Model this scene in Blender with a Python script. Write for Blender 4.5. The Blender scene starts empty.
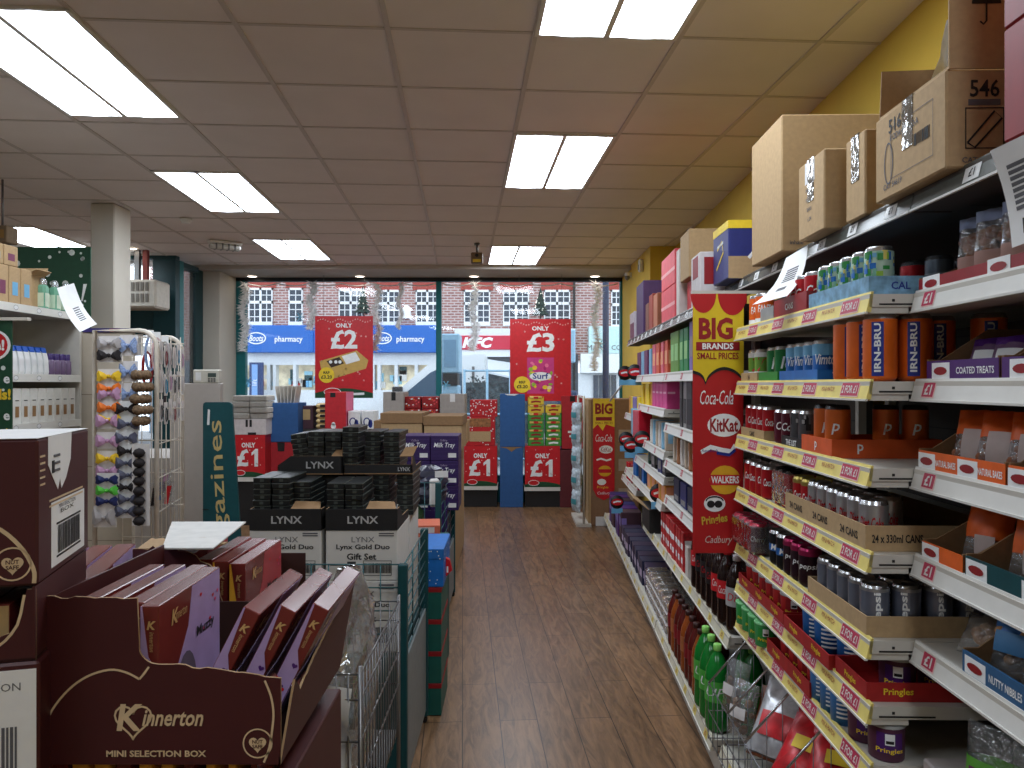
import bpy, math, random
from mathutils import Matrix, Vector
random.seed(7)
SC = bpy.context.scene
COL = SC.collection
# ---------------------------------------------------------------- camera, sky, exposure
CAM_Z, FPX, HOR = 1.55, 750.0, 385.0
cam_data = bpy.data.cameras.new('camera'); cam_data.sensor_width = 36; cam_data.lens = FPX / 1024 * 36
cam_data.clip_start = 0.02; cam_data.clip_end = 300
cam = bpy.data.objects.new('camera', cam_data); COL.objects.link(cam)
cam.location = (0, 0, CAM_Z); cam.rotation_euler = (math.radians(90), 0, 0)
SC.camera = cam
vs = SC.view_settings
vs.view_transform = 'Standard'; vs.look = 'None'; vs.gamma = 1; vs.use_curve_mapping = False
vs.exposure = 0.0
SC.cycles.use_denoising = True
SC.cycles.max_bounces = 8; SC.cycles.transparent_max_bounces = 24
SC.cycles.sample_clamp_indirect = 6; SC.cycles.caustics_reflective = False; SC.cycles.caustics_refractive = False
w = bpy.data.worlds.new('overcast_sky'); SC.world = w; w.use_nodes = True
bgn = w.node_tree.nodes['Background']
bgn.inputs[0].default_value = (0.78, 0.89, 1.0, 1); bgn.inputs[1].default_value = 2.35
LAMP = 14.0          # strength of the fluorescent panels
# ---------------------------------------------------------------- helpers
PI = math.pi
def at(px, py, Y):
    return Vector(((px - 512) / FPX * Y, Y, CAM_Z + (HOR - py) / FPX * Y))
def lin(c):
    return tuple(((v / 255) / 12.92 if v / 255 <= 0.04045 else ((v / 255 + 0.055) / 1.055) ** 2.4) for v in c)
MATS = {}
def mat(name, c, rough=0.5, metal=0.0, var=0.08, scale=25, bump=0.0, emit=0, spec=0.5, stretch=None):
    if name in MATS: return MATS[name]
    m = bpy.data.materials.new(name); m.use_nodes = True; MATS[name] = m
    nt = m.node_tree; b = nt.nodes['Principled BSDF']
    L = lin(c)
    b.inputs['Roughness'].default_value = rough; b.inputs['Metallic'].default_value = metal
    b.inputs['Specular IOR Level'].default_value = spec
    tc = nt.nodes.new('ShaderNodeTexCoord'); n = nt.nodes.new('ShaderNodeTexNoise')
    n.inputs['Scale'].default_value = scale; n.inputs['Detail'].default_value = 3
    if stretch:
        mp = nt.nodes.new('ShaderNodeMapping'); mp.inputs['Scale'].default_value = stretch
        nt.links.new(tc.outputs['Object'], mp.inputs[0]); nt.links.new(mp.outputs[0], n.inputs['Vector'])
    else: nt.links.new(tc.outputs['Object'], n.inputs['Vector'])
    r = nt.nodes.new('ShaderNodeValToRGB')
    r.color_ramp.elements[0].position = 0.3; r.color_ramp.elements[1].position = 0.7
    r.color_ramp.elements[0].color = tuple(v * (1 - var) for v in L) + (1,)
    r.color_ramp.elements[1].color = tuple(min(1, v * (1 + var)) for v in L) + (1,)
    nt.links.new(n.outputs['Fac'], r.inputs['Fac']); nt.links.new(r.outputs[0], b.inputs['Base Color'])
    if bump:
        bp = nt.nodes.new('ShaderNodeBump'); bp.inputs['Strength'].default_value = bump; bp.inputs['Distance'].default_value = 0.01
        nt.links.new(n.outputs['Fac'], bp.inputs['Height']); nt.links.new(bp.outputs[0], b.inputs['Normal'])
    if emit:
        nt.links.new(r.outputs[0], b.inputs['Emission Color']); b.inputs['Emission Strength'].default_value = emit
    return m
def clear(name, c=(235, 240, 245), diff=0.06, gloss=0.12, rough=0.08, bump=0.0, scale=30):
    """thin clear sheet: mostly see-through, a little gloss, a little milkiness"""
    if name in MATS: return MATS[name]
    m = bpy.data.materials.new(name); m.use_nodes = True; MATS[name] = m
    nt = m.node_tree; nt.nodes.remove(nt.nodes['Principled BSDF']); out = nt.nodes['Material Output']
    tr = nt.nodes.new('ShaderNodeBsdfTransparent'); gl = nt.nodes.new('ShaderNodeBsdfGlossy'); df = nt.nodes.new('ShaderNodeBsdfDiffuse')
    gl.inputs['Roughness'].default_value = rough; df.inputs['Color'].default_value = lin(c) + (1,)
    fr = nt.nodes.new('ShaderNodeFresnel'); fr.inputs[0].default_value = 1.45
    ma = nt.nodes.new('ShaderNodeMath'); ma.operation = 'MULTIPLY'; ma.inputs[1].default_value = gloss / 0.04 * 0.5
    ma.use_clamp = True
    nt.links.new(fr.outputs[0], ma.inputs[0])
    m1 = nt.nodes.new('ShaderNodeMixShader'); m2 = nt.nodes.new('ShaderNodeMixShader')
    m1.inputs[0].default_value = diff
    nt.links.new(tr.outputs[0], m1.inputs[1]); nt.links.new(df.outputs[0], m1.inputs[2])
    nt.links.new(ma.outputs[0], m2.inputs[0]); nt.links.new(m1.outputs[0], m2.inputs[1]); nt.links.new(gl.outputs[0], m2.inputs[2])
    nt.links.new(m2.outputs[0], out.inputs[0])
    if bump:
        n = nt.nodes.new('ShaderNodeTexNoise'); n.inputs['Scale'].default_value = scale
        tc = nt.nodes.new('ShaderNodeTexCoord'); nt.links.new(tc.outputs['Object'], n.inputs['Vector'])
        bp = nt.nodes.new('ShaderNodeBump'); bp.inputs['Strength'].default_value = bump; bp.inputs['Distance'].default_value = 0.02
        nt.links.new(n.outputs['Fac'], bp.inputs['Height'])
        nt.links.new(bp.outputs[0], gl.inputs['Normal']); nt.links.new(bp.outputs[0], df.inputs['Normal'])
    return m
GL = {}
def glyphs(s, bold=0.0, shear=0.0, space=1.0):
    k = (s, bold, shear, space)
    if k not in GL:
        cu = bpy.data.curves.new('lettering', 'FONT'); cu.body = s; cu.offset = bold; cu.shear = shear
        cu.space_character = space; cu.resolution_u = 2; cu.fill_mode = 'FRONT'
        o = bpy.data.objects.new('lettering', cu)
        me = bpy.data.meshes.new_from_object(o)
        vs_ = [(v.co.x, v.co.y) for v in me.vertices]; fs = [tuple(p.vertices) for p in me.polygons]
        bpy.data.objects.remove(o); bpy.data.curves.remove(cu); bpy.data.meshes.remove(me)
        if vs_:
            x0 = min(v[0] for v in vs_); x1 = max(v[0] for v in vs_); y0 = min(v[1] for v in vs_); y1 = max(v[1] for v in vs_)
        else: x0 = x1 = y0 = y1 = 0
        GL[k] = ([(x - (x0 + x1) / 2, y - (y0 + y1) / 2) for x, y in vs_], fs, x1 - x0, y1 - y0)
    return GL[k]
class MB:
    """collects shapes and links them as ONE mesh object"""
    def __init__(s): s.v = []; s.f = []; s.mi = []; s.sm = []; s.mats = []; s.M = None
    def add(s, vs_, fs, m, smooth=False):
        if m not in s.mats: s.mats.append(m)
        k = s.mats.index(m); n = len(s.v)
        if s.M is not None: vs_ = [s.M @ Vector(v) for v in vs_]
        s.v.extend([tuple(v) for v in vs_])
        for f in fs: s.f.append(tuple(i + n for i in f)); s.mi.append(k); s.sm.append(smooth)
        return s
    def box(s, x0, x1, y0, y1, z0, z1, m, c=0.0):
        if c <= 0:
            return s.add([(x0,y0,z0),(x1,y0,z0),(x1,y1,z0),(x0,y1,z0),(x0,y0,z1),(x1,y0,z1),(x1,y1,z1),(x0,y1,z1)],
                [(3,2,1,0),(4,5,6,7),(0,1,5,4),(1,2,6,5),(2,3,7,6),(3,0,4,7)], m)
        C = ((x0 + x1) / 2, (y0 + y1) / 2, (z0 + z1) / 2); H = (abs(x1 - x0) / 2, abs(y1 - y0) / 2, abs(z1 - z0) / 2)
        c = min(c, min(H) * 0.9); V = []; ix = {}
        for sx in (-1, 1):
            for sy in (-1, 1):
                for sz in (-1, 1):
                    for a in range(3):
                        sg = (sx, sy, sz)
                        ix[(sg, a)] = len(V)
                        V.append(tuple(C[k] + sg[k] * (H[k] - (0 if k == a else c)) for k in range(3)))
        F = []
        for a in range(3):
            b, d = [k for k in range(3) if k != a]
            for sa in (-1, 1):
                q = []
                for sb, sd in ((-1,-1),(1,-1),(1,1),(-1,1)):
                    g = [0,0,0]; g[a] = sa; g[b] = sb; g[d] = sd; q.append(ix[(tuple(g), a)])
                F.append(tuple(q))
            for sb in (-1, 1):
                for sd in (-1, 1):
                    g = [0,0,0]; g[b] = sb; g[d] = sd
                    g[a] = -1; g0 = tuple(g); g[a] = 1; g1 = tuple(g)
                    F.append((ix[(g0,b)], ix[(g0,d)], ix[(g1,d)], ix[(g1,b)]))
        for sx in (-1,1):
            for sy in (-1,1):
                for sz in (-1,1): F.append(tuple(ix[((sx,sy,sz),a)] for a in range(3)))
        return s.add(V, F, m)
    def poly(s, pts, m): return s.add(pts, [tuple(range(len(pts)))], m)
    def plate(s, o, u, v, pts, th, m, back=None):
        """polygon pts (a,b) in the plane o + a*u + b*v, thickness th behind its front (front faces u x v)"""
        o = Vector(o); u = Vector(u); v = Vector(v); n = u.cross(v).normalized()
        A = [o + u * a + v * b for a, b in pts]; B = [p - n * th for p in A]; k = len(A)
        s.add(A, [tuple(range(k))], m)
        s.add(A + B, [(i, i + k, (i + 1) % k + k, (i + 1) % k) for i in range(k)], back or m)
        return s.add(B, [tuple(reversed(range(k)))], back or m)
    def lathe(s, prof, m, n=16, c=(0, 0, 0), smooth=True, axis='z'):
        V = []; F = []; k = len(prof)
        for i in range(n):
            a = 2 * PI * i / n
            for r, z in prof:
                p = (r * math.cos(a), r * math.sin(a), z)
                if axis == 'y': p = (p[0], p[2], p[1])
                if axis == 'x': p = (p[2], p[0], p[1])
                V.append((c[0] + p[0], c[1] + p[1], c[2] + p[2]))
        for i in range(n):
            j = (i + 1) % n
            for q in range(k - 1): F.append((i*k+q, j*k+q, j*k+q+1, i*k+q+1))
        return s.add(V, F, m, smooth)
    def tube(s, path, r, m, n=6, closed=False):
        P = [Vector(p) for p in path]; V = []; F = []; N = len(P)
        up = None
        for i, p in enumerate(P):
            t = ((P[(i+1) % N] if (closed or i < N-1) else p) - (P[i-1] if (closed or i > 0) else p))
            if t.length < 1e-9: t = Vector((0,0,1))
            t.normalize()
            ref = Vector((0,0,1)) if abs(t.z) < 0.95 else Vector((0,1,0))
            if up is None: up = t.cross(ref).normalized()
            up = (up - t * up.dot(t))
            up = up.normalized() if up.length > 1e-6 else t.cross(ref).normalized()
            w_ = t.cross(up)
            for k in range(n):
                a = 2 * PI * k / n; V.append(p + up * (r * math.cos(a)) + w_ * (r * math.sin(a)))
        for i in range(N if closed else N - 1):
            j = (i + 1) % N
            for k in range(n): F.append((i*n+k, i*n+(k+1) % n, j*n+(k+1) % n, j*n+k))
        if not closed: F.append(tuple(reversed(range(n)))); F.append(tuple(range((N-1)*n, N*n)))
        return s.add(V, F, m, n > 4)
    def disc(s, o, u, v, ru, rv, m, n=20, a0=0, a1=2*PI):
        o = Vector(o); u = Vector(u); v = Vector(v)
        k = n if a1 - a0 > 6.28 else n + 1
        P = [o + u * (ru * math.cos(a0 + (a1-a0) * i / n)) + v * (rv * math.sin(a0 + (a1-a0) * i / n)) for i in range(k)]
        return s.add(P, [tuple(range(len(P)))], m)
    def ring(s, o, u, v, ru, rv, t, m, n=24, a0=0, a1=2*PI):
        o = Vector(o); u = Vector(u); v = Vector(v); V = []; F = []
        for i in range(n + 1):
            a = a0 + (a1 - a0) * i / n
            for q in (0, 1):
                V.append(o + u * ((ru - t * q) * math.cos(a)) + v * ((rv - t * q) * math.sin(a)))
        for i in range(n): F.append((2*i, 2*i+1, 2*i+3, 2*i+2))
        return s.add(V, F, m)
    def strip(s, o, u, v, pts, t, m):
        """flat line of width t through the points pts (a,b) of a plane"""
        o = Vector(o); u = Vector(u); v = Vector(v); V = []; F = []
        for i, (a, b) in enumerate(pts):
            p = pts[max(0, i-1)]; q = pts[min(len(pts)-1, i+1)]
            dx, dy = q[0]-p[0], q[1]-p[1]; l = math.hypot(dx, dy) or 1
            for sg in (-1, 1): V.append(o + u * (a - dy/l*sg*t/2) + v * (b + dx/l*sg*t/2))
        for i in range(len(pts)-1): F.append((2*i, 2*i+1, 2*i+3, 2*i+2))
        return s.add(V, F, m)
    def text(s, t, o, u, v, h, m, w=None, bold=0.0, shear=0.0, space=1.0):
        """flat lettering, height h (whole line), centred on o, reading along u"""
        V, F, gw, gh = glyphs(t, bold, shear, space)
        if not V: return s
        k = h / gh; kx = k if w is None else w / gw
        o = Vector(o); u = Vector(u).normalized(); v = Vector(v).normalized()
        return s.add([o + u * (x * kx) + v * (y * k) for x, y in V], F, m)
    def wraptext(s, t, c, r, z, ang, h, m, w=None, bold=0.0, shear=0.0, vertical=False):
        """lettering wrapped round an upright cylinder"""
        V, F, gw, gh = glyphs(t, bold, shear)
        if not V: return s
        k = h / gh if not vertical else h / gw
        kx = k if w is None else (w / gw if not vertical else w / gh)
        P = []
        for x, y in V:
            if vertical: ax, hz = -y * kx, x * k
            else: ax, hz = x * kx, y * k
            a = ang + ax / r
            P.append((c[0] + r * math.cos(a), c[1] + r * math.sin(a), z + hz))
        return s.add(P, F, m)
    def wrapquad(s, c, r, a0, a1, z0, z1, m, n=6):
        V = []; F = []
        for i in range(n + 1):
            a = a0 + (a1 - a0) * i / n
            for z in (z0, z1): V.append((c[0] + r * math.cos(a), c[1] + r * math.sin(a), z))
        for i in range(n): F.append((2*i, 2*i+2, 2*i+3, 2*i+1))
        return s.add(V, F, m, True)
    def mesh(s, name):
        me = bpy.data.meshes.new(name); me.from_pydata(s.v, [], s.f)
        for m in s.mats: me.materials.append(m)
        me.polygons.foreach_set('material_index', s.mi); me.polygons.foreach_set('use_smooth', s.sm)
        me.update(); return me
    def part(s, name, parent, label=None, loc=(0,0,0), rot=(0,0,0)):
        o = bpy.data.objects.new(name, s.mesh(name)); COL.objects.link(o); o.parent = parent
        o.location = loc; o.rotation_euler = rot
        if label: o['label'] = label
        return o
    def thing(s, name, label, cat, loc=(0,0,0), rz=0, group=None, kind=None):
        o = bpy.data.objects.new(name, s.mesh(name)); COL.objects.link(o)
        return tag(o, label, cat, loc, rz, group, kind)
    def struct(s, name, label=None, loc=(0,0,0), rz=0, parent=None):
        o = bpy.data.objects.new(name, s.mesh(name)); COL.objects.link(o); o.location = loc; o.rotation_euler = (0,0,rz)
        o['kind'] = 'structure'
        if label: o['label'] = label; o['category'] = name.split('_')[0]
        if parent: o.parent = parent
        return o
def rotv(r): return (0, 0, r) if isinstance(r, (int, float)) else tuple(r)
def tag(o, label, cat, loc, rz, group=None, kind=None):
    o.location = loc; o.rotation_euler = rotv(rz); o['label'] = label; o['category'] = cat
    if group: o['group'] = group
    if kind: o['kind'] = kind
    return o
def thing(name, label, cat, loc=(0,0,0), rz=0, group=None):
    o = bpy.data.objects.new(name, None); COL.objects.link(o); o.empty_display_size = 0.05
    return tag(o, label, cat, loc, rz, group)
KIDS = {}
def dup(root, loc, rz, label, group=None):
    r = root.copy(); COL.objects.link(r); r.location = loc; r.rotation_euler = rotv(rz); r['label'] = label
    if group: r['group'] = group
    for ch in root.children:
        c = ch.copy(); COL.objects.link(c); c.parent = r
        for g in ch.children:
            d = g.copy(); COL.objects.link(d); d.parent = c
    return r
PROTO = {}
def place(key, maker, loc, rz, label, group):
    """the first call builds the thing itself, later ones copy it and its parts"""
    if key in PROTO: return dup(PROTO[key], loc, rz, label, group)
    o = maker(); tag(o, label, o['category'], loc, rz, group); PROTO[key] = o
    return o
ORD = ['first','second','third','fourth','fifth','sixth','seventh','eighth','ninth','tenth','eleventh','twelfth','thirteenth','fourteenth']
X_, Y_, Z_ = Vector((1,0,0)), Vector((0,1,0)), Vector((0,0,1))
# materials used in many places
CARD = mat('brown_cardboard', (184,154,114), 0.85, scale=60, var=0.07)
CARDD = mat('brown_cardboard_inside', (146,114,80), 0.9, scale=60)
WHITE = mat('white_paint', (225,224,220), 0.5, var=0.03)
PAPER = mat('white_paper', (232,232,232), 0.7, var=0.03)
INK = mat('black_ink', (22,22,24), 0.6)
GREYINK = mat('grey_ink', (95,95,100), 0.7)
STEEL = mat('shelf_cream_metal', (205,200,190), 0.45, var=0.05, scale=12)
GREYM = mat('grey_metal', (120,120,120), 0.4, 0.6)
CHROME = mat('chrome_wire', (190,192,195), 0.22, 0.95)
ALU = mat('can_aluminium', (200,202,205), 0.25, 0.95)
RED = mat('print_red', (205,28,38), 0.45)
DRED = mat('deep_red', (150,22,30), 0.5)
YEL = mat('print_yellow', (242,208,50), 0.5)
PYEL = mat('strip_yellow', (230,210,118), 0.5)
TEAL = mat('teal_paint', (10,70,76), 0.45, var=0.1)
BLACK = mat('black_card', (26,26,28), 0.55)
DARKP = mat('pegboard_and_shelf_shade', (70,64,58), 0.7)
BLUE = mat('print_blue', (30,110,190), 0.45)
LBLUE = mat('print_light_blue', (110,175,215), 0.5)
GREEN = mat('print_green', (40,140,60), 0.45)
DGREEN = mat('dark_green', (18,74,44), 0.6)
ORANGE = mat('print_orange', (232,100,28), 0.45)
PURPLE = mat('print_purple', (76,30,110), 0.45)
GOLD = mat('gold_ink', (214,178,120), 0.4, 0.3)
FILM = clear('clear_film', diff=0.10, gloss=0.16, rough=0.12, bump=0.6, scale=35)
# ---------------------------------------------------------------- setting: floor, ceiling, walls, shop front
GA = math.atan(0.066)                      # ceiling grid and floorboards run slightly left of the camera's line
CEIL = 3.0
def wood_mat():
    m = bpy.data.materials.new('wood_plank_vinyl'); m.use_nodes = True; nt = m.node_tree; b = nt.nodes['Principled BSDF']
    N = nt.nodes.new; Lk = nt.links.new
    tc = N('ShaderNodeTexCoord'); mp = N('ShaderNodeMapping'); mp.inputs['Rotation'].default_value = (0, 0, PI/2)
    Lk(tc.outputs['Object'], mp.inputs[0])
    br = N('ShaderNodeTexBrick'); br.offset = 0.37; br.inputs['Scale'].default_value = 1
    br.inputs['Brick Width'].default_value = 1.15; br.inputs['Row Height'].default_value = 0.172; br.inputs['Mortar Size'].default_value = 0.0022
    br.inputs['Mortar Smooth'].default_value = 0.3; br.inputs['Bias'].default_value = 0
    br.inputs['Color1'].default_value = lin((122,92,64)) + (1,); br.inputs['Color2'].default_value = lin((140,107,77)) + (1,)
    br.inputs['Mortar'].default_value = lin((34,24,18)) + (1,)
    Lk(mp.outputs[0], br.inputs['Vector'])
    m2 = N('ShaderNodeMapping'); m2.inputs['Scale'].default_value = (11, 1.7, 1); Lk(tc.outputs['Object'], m2.inputs[0])
    n = N('ShaderNodeTexNoise'); n.inputs['Scale'].default_value = 2.2; n.inputs['Detail'].default_value = 7; n.inputs['Distortion'].default_value = 1.2
    n.inputs['Roughness'].default_value = 0.65; Lk(m2.outputs[0], n.inputs['Vector'])
    r = N('ShaderNodeValToRGB'); r.color_ramp.elements[0].position = 0.36; r.color_ramp.elements[1].position = 0.62
    r.color_ramp.elements[0].color = (0.34, 0.32, 0.31, 1); r.color_ramp.elements[1].color = (1.2, 1.18, 1.15, 1)
    Lk(n.outputs['Fac'], r.inputs['Fac'])
    mx = N('ShaderNodeMix'); mx.data_type = 'RGBA'; mx.blend_type = 'MULTIPLY'; mx.inputs['Factor'].default_value = 0.72
    Lk(br.outputs['Color'], mx.inputs['A']); Lk(r.outputs[0], mx.inputs['B']); Lk(mx.outputs['Result'], b.inputs['Base Color'])
    b.inputs['Roughness'].default_value = 0.33; b.inputs['Specular IOR Level'].default_value = 0.5
    bp = N('ShaderNodeBump'); bp.inputs['Strength'].default_value = 0.15; bp.inputs['Distance'].default_value = 0.004
    Lk(n.outputs['Fac'], bp.inputs['Height']); Lk(bp.outputs[0], b.inputs['Normal'])
    return m
def brick_mat():
    m = bpy.data.materials.new('old_brick'); m.use_nodes = True; nt = m.node_tree; b = nt.nodes['Principled BSDF']
    N = nt.nodes.new; Lk = nt.links.new
    tc = N('ShaderNodeTexCoord'); mp = N('ShaderNodeMapping'); mp.inputs['Rotation'].default_value = (PI/2, 0, 0)
    Lk(tc.outputs['Object'], mp.inputs[0])
    br = N('ShaderNodeTexBrick'); br.inputs['Scale'].default_value = 1; br.inputs['Brick Width'].default_value = 0.23; br.inputs['Row Height'].default_value = 0.085
    br.inputs['Mortar Size'].default_value = 0.017
    br.inputs['Color1'].default_value = lin((140,92,86)) + (1,); br.inputs['Color2'].default_value = lin((168,120,112)) + (1,)
    br.inputs['Mortar'].default_value = lin((196,184,182)) + (1,); Lk(mp.outputs[0], br.inputs['Vector'])
    Lk(br.outputs['Color'], b.inputs['Base Color']); b.inputs['Roughness'].default_value = 0.9
    return m
WOOD = wood_mat(); BRICK = brick_mat()
TILE = mat('ceiling_tile', (234,228,226), 0.95, var=0.03, scale=3, bump=0.05)
TBAR = mat('ceiling_grid_metal', (205,198,194), 0.6, var=0.03)
CREAM = mat('cream_wall_paint', (205,198,186), 0.8, var=0.03, scale=4)
YWALL = mat('yellow_wall_paint', (222,188,72), 0.75, var=0.06, scale=3)
SOFF = mat('white_soffit_plaster', (196,190,184), 0.85, var=0.03, scale=4)

b = MB(); b.box(-7.6, 3.2, -3.2, 11.2, -0.06, 0, WOOD); b.struct('floor', 'brown wood-plank vinyl floor running down the aisle', rz=GA)
# suspended ceiling: tiles with the T-bar grid as thin strips in the same surface
b = MB(); b.box(-7.2, 3.6, -3.2, 9.55, CEIL, CEIL + 0.05, TILE)
s = 0.30 - 0.605 * 12
while s < 3.6: b.box(s - 0.011, s + 0.011, -3.2, 9.5, CEIL - 0.006, CEIL, TBAR); s += 0.605
t = 3.08 + 0.0 - 0.605 * 10
while t < 9.5: b.box(-7.2, 3.6, t - 0.008, t + 0.008, CEIL - 0.005, CEIL, TBAR); t += 0.605
b.struct('ceiling', 'grey suspended tile ceiling with metal grid', rz=GA)
b = MB(); b.box(-3.93, 1.6, 9.15, 9.98, 2.95, 2.998, SOFF); b.struct('trim_1', 'plain white soffit band above the shop window')
# walls
RW = math.atan(0.033)
b = MB(); b.box(0, 0.12, -3.2, 10.2, 0, CEIL, YWALL); b.struct('wall_right', 'yellow painted side wall behind the drinks shelves', loc=(1.462, 0, 0), rz=-RW)
b = MB(); b.box(1.452, 1.78, 7.88, 9.98, 0, CEIL - 0.002, YWALL); b.struct('trim_2', 'yellow wall pier beside the shop window')
b = MB(); b.box(-7.6, 1.6, -3.3, -3.2, 0, CEIL, CREAM); b.struct('wall_back', 'cream wall at the rear of the shop')
b = MB(); b.box(-7.6, -7.5, -3.2, 8.6, 0, CEIL, CREAM); b.struct('wall_left', 'cream wall on the far side of the shop')
b = MB(); b.box(-3.91, -3.63, 9.32, 10.0, 0, 2.95, CREAM, 0.006); b.struct('wall_pier', 'cream pier between the entrance and the shop window')
b = MB(); b.box(-3.375, -3.18, 6.0, 6.26, 0, CEIL - 0.001, CREAM, 0.01); b.struct('pillar_1', 'cream square pillar rising to the ceiling left of the aisle')
# shop window
GLASS = clear('window_glass', diff=0.03, gloss=0.065, rough=0.0)
FR = mat('teal_window_frame', (12,112,118), 0.4)
DFR = mat('dark_window_head', (26,34,40), 0.5)
W0, W1, WY = -3.63, 1.452, 9.9
win = bpy.data.objects.new('window_1', None); COL.objects.link(win); win['kind'] = 'structure'; win['label'] = 'teal framed shop window looking onto the street'; win['category'] = 'window'
b = MB(); b.box(W0, W0 + 0.125, WY - 0.04, WY + 0.05, 0, 2.92, FR, 0.005); b.box(-1.0, -0.93, WY - 0.04, WY + 0.05, 0, 2.92, FR, 0.005)
b.box(W1 - 0.03, W1, WY - 0.04, WY + 0.05, 0, 2.92, FR); b.part('window_frame', win)
b = MB(); b.box(W0, W1, WY - 0.04, WY + 0.05, 2.90, 2.949, DFR); b.part('window_head', win, 'dark window head rail')
b = MB(); b.box(W0, W1, WY - 0.06, WY + 0.06, 0, 0.35, FR); b.part('window_sill', win)
for x0, x1 in ((W0 + 0.125, -1.0), (-0.93, W1 - 0.03)):
    b = MB(); b.box(x0, x1, WY, WY + 0.006, 0.35, 2.90, GLASS); b.part('pane', win)
# entrance lobby: door wall at Y 8.5 and the glazed side light
b = MB(); b.box(-7.5, -5.7, 8.5, 8.6, 0, CEIL, CREAM); b.struct('wall_front')
dr = bpy.data.objects.new('door_1', None); COL.objects.link(dr); dr['kind'] = 'structure'; dr['label'] = 'teal framed glazed entrance doors'; dr['category'] = 'door'
TEALD = mat('dark_teal_frame', (8,58,64), 0.45)
b = MB(); b.box(-4.05, -3.79, 8.45, 8.56, 0, 2.96, TEALD, 0.005); b.box(-5.75, -5.6, 8.45, 8.56, 0, 2.96, TEALD); b.box(-5.6, -4.05, 8.47, 8.54, 2.10, 2.38, TEALD); b.box(-4.86, -4.78, 8.47, 8.54, 0, 2.1, TEALD)
b.box(-5.75, -3.79, 8.46, 8.55, 2.96, 2.999, TEALD); b.part('door_frame', dr)
for x0, x1, z0, z1 in ((-5.6,-4.86,0.02,2.1),(-4.78,-4.05,0.02,2.1),(-5.6,-4.05,2.38,2.96)):
    b = MB(); b.box(x0, x1, 8.5, 8.506, z0, z1, GLASS); b.part('pane', dr)
b = MB(); b.plate((-4.32, 8.46, 1.98), X_, Z_, [(-.16,-.11),(.16,-.11),(.16,.13),(-.16,.13)], 0.004, PAPER); b.part('notice', dr, 'white paper notice on the glass')
sl = bpy.data.objects.new('window_2', None); COL.objects.link(sl); sl['kind'] = 'structure'; sl['label'] = 'narrow glazed side light beside the entrance'; sl['category'] = 'window'
b = MB(); b.box(-3.86, -3.79, 8.56, 8.66, 0, 2.96, FR); b.box(-3.91, -3.84, 9.1, 9.32, 0, 2.96, TEALD); b.box(-3.9, -3.8, 8.66, 9.1, 2.9, 2.96, TEALD); b.box(-3.9, -3.8, 8.66, 9.1, 0, 0.4, TEALD); b.part('window_frame', sl)
b = MB(); b.box(-3.86, -3.855, 8.66, 9.1, 0.4, 2.9, GLASS); b.part('pane', sl)
# ---------------------------------------------------------------- ceiling fittings
PANEL = mat('fluorescent_diffuser', (232,243,255), 0.5, var=0.01, emit=LAMP)
def make_lamp():
    r = thing('ceiling_light', '', 'light'); w_, l = 0.595, 1.185
    b = MB(); fw = 0.018
    for q in ((-w_/2, -w_/2+fw, -l/2, l/2), (w_/2-fw, w_/2, -l/2, l/2), (-w_/2, w_/2, -l/2, -l/2+fw), (-w_/2, w_/2, l/2-fw, l/2)): b.box(q[0], q[1], q[2], q[3], -0.012, 0.0, WHITE)
    b.box(-0.012, 0.012, -l/2, l/2, -0.012, 0.0, WHITE); b.part('frame', r)
    for sg in (-1, 1):
        b = MB(); x0, x1 = sorted((sg * 0.012, sg * (w_/2 - fw)))
        xs = [x0 + (x1 - x0) * i / 6 for i in range(7)]
        V = []; F = []
        for i, x in enumerate(xs):
            z = -0.004 - 0.010 * math.sin(PI * i / 6)
            V += [(x, -l/2 + fw, z), (x, l/2 - fw, z)]
        for i in range(6): F.append((2*i, 2*i+1, 2*i+3, 2*i+2))
        b.add(V, F, PANEL, True); b.part('diffuser', r)
    return r
R2 = Matrix.Rotation(GA, 3, 'Z')
def gpos(s, t, z): v = R2 @ Vector((s, t, 0)); return (v.x, v.y, z)
for s_, t_, lab in ((0.595, 2.50, 'twin-panel ceiling light at the top edge, nearest over the aisle'), (0.595, 4.90, 'twin-panel ceiling light in the middle over the aisle'),
    (0.595, 8.42, 'small far twin-panel ceiling light over the aisle near the window'), (-1.81, 3.58, 'largest glowing ceiling light, over the chocolate boxes'),
    (-1.81, 5.82, 'second ceiling light back along the left hand run'), (-1.81, 8.22, 'third ceiling light back along the left hand run, near the window'),
    (-4.22, 7.75, 'ceiling light above the green snowflake board beside the pillar'), (-1.77, 0.5, 'ceiling light behind the chocolate boxes'), (0.63, -0.5, 'ceiling light behind the camera'), (-4.2, 3.0, 'ceiling light over the far side of the shop')):
    place('lamp', make_lamp, gpos(s_, t_, CEIL - 0.001), GA, lab, 'fluorescent ceiling panels')
def make_downlight():
    b = MB(); r = thing('downlight', '', 'light')
    b.lathe([(0.075, -0.001), (0.078, -0.008), (0.062, -0.010), (0.058, -0.004)], WHITE, 20); b.part('bezel', r)
    b = MB(); b.lathe([(0.0, -0.006), (0.058, -0.006)], mat('downlight_lens', (255,240,222), 0.4, var=0.01, emit=9), 20); b.part('lens', r)
    return r
for px, lab in ((252,'first'),(360,'second'),(474,'third'),(595,'fourth')):
    place('downlight', make_downlight, ((px-512)/FPX*9.72, 9.72, 2.95), 0, lab + ' round downlight from the left in the soffit above the window', 'soffit downlights')
place('downlight', make_downlight, ((131-512)/FPX*8.0, 8.0, 2.999), 0, 'round downlight in the ceiling just right of the pillar', 'soffit downlights')
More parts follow.
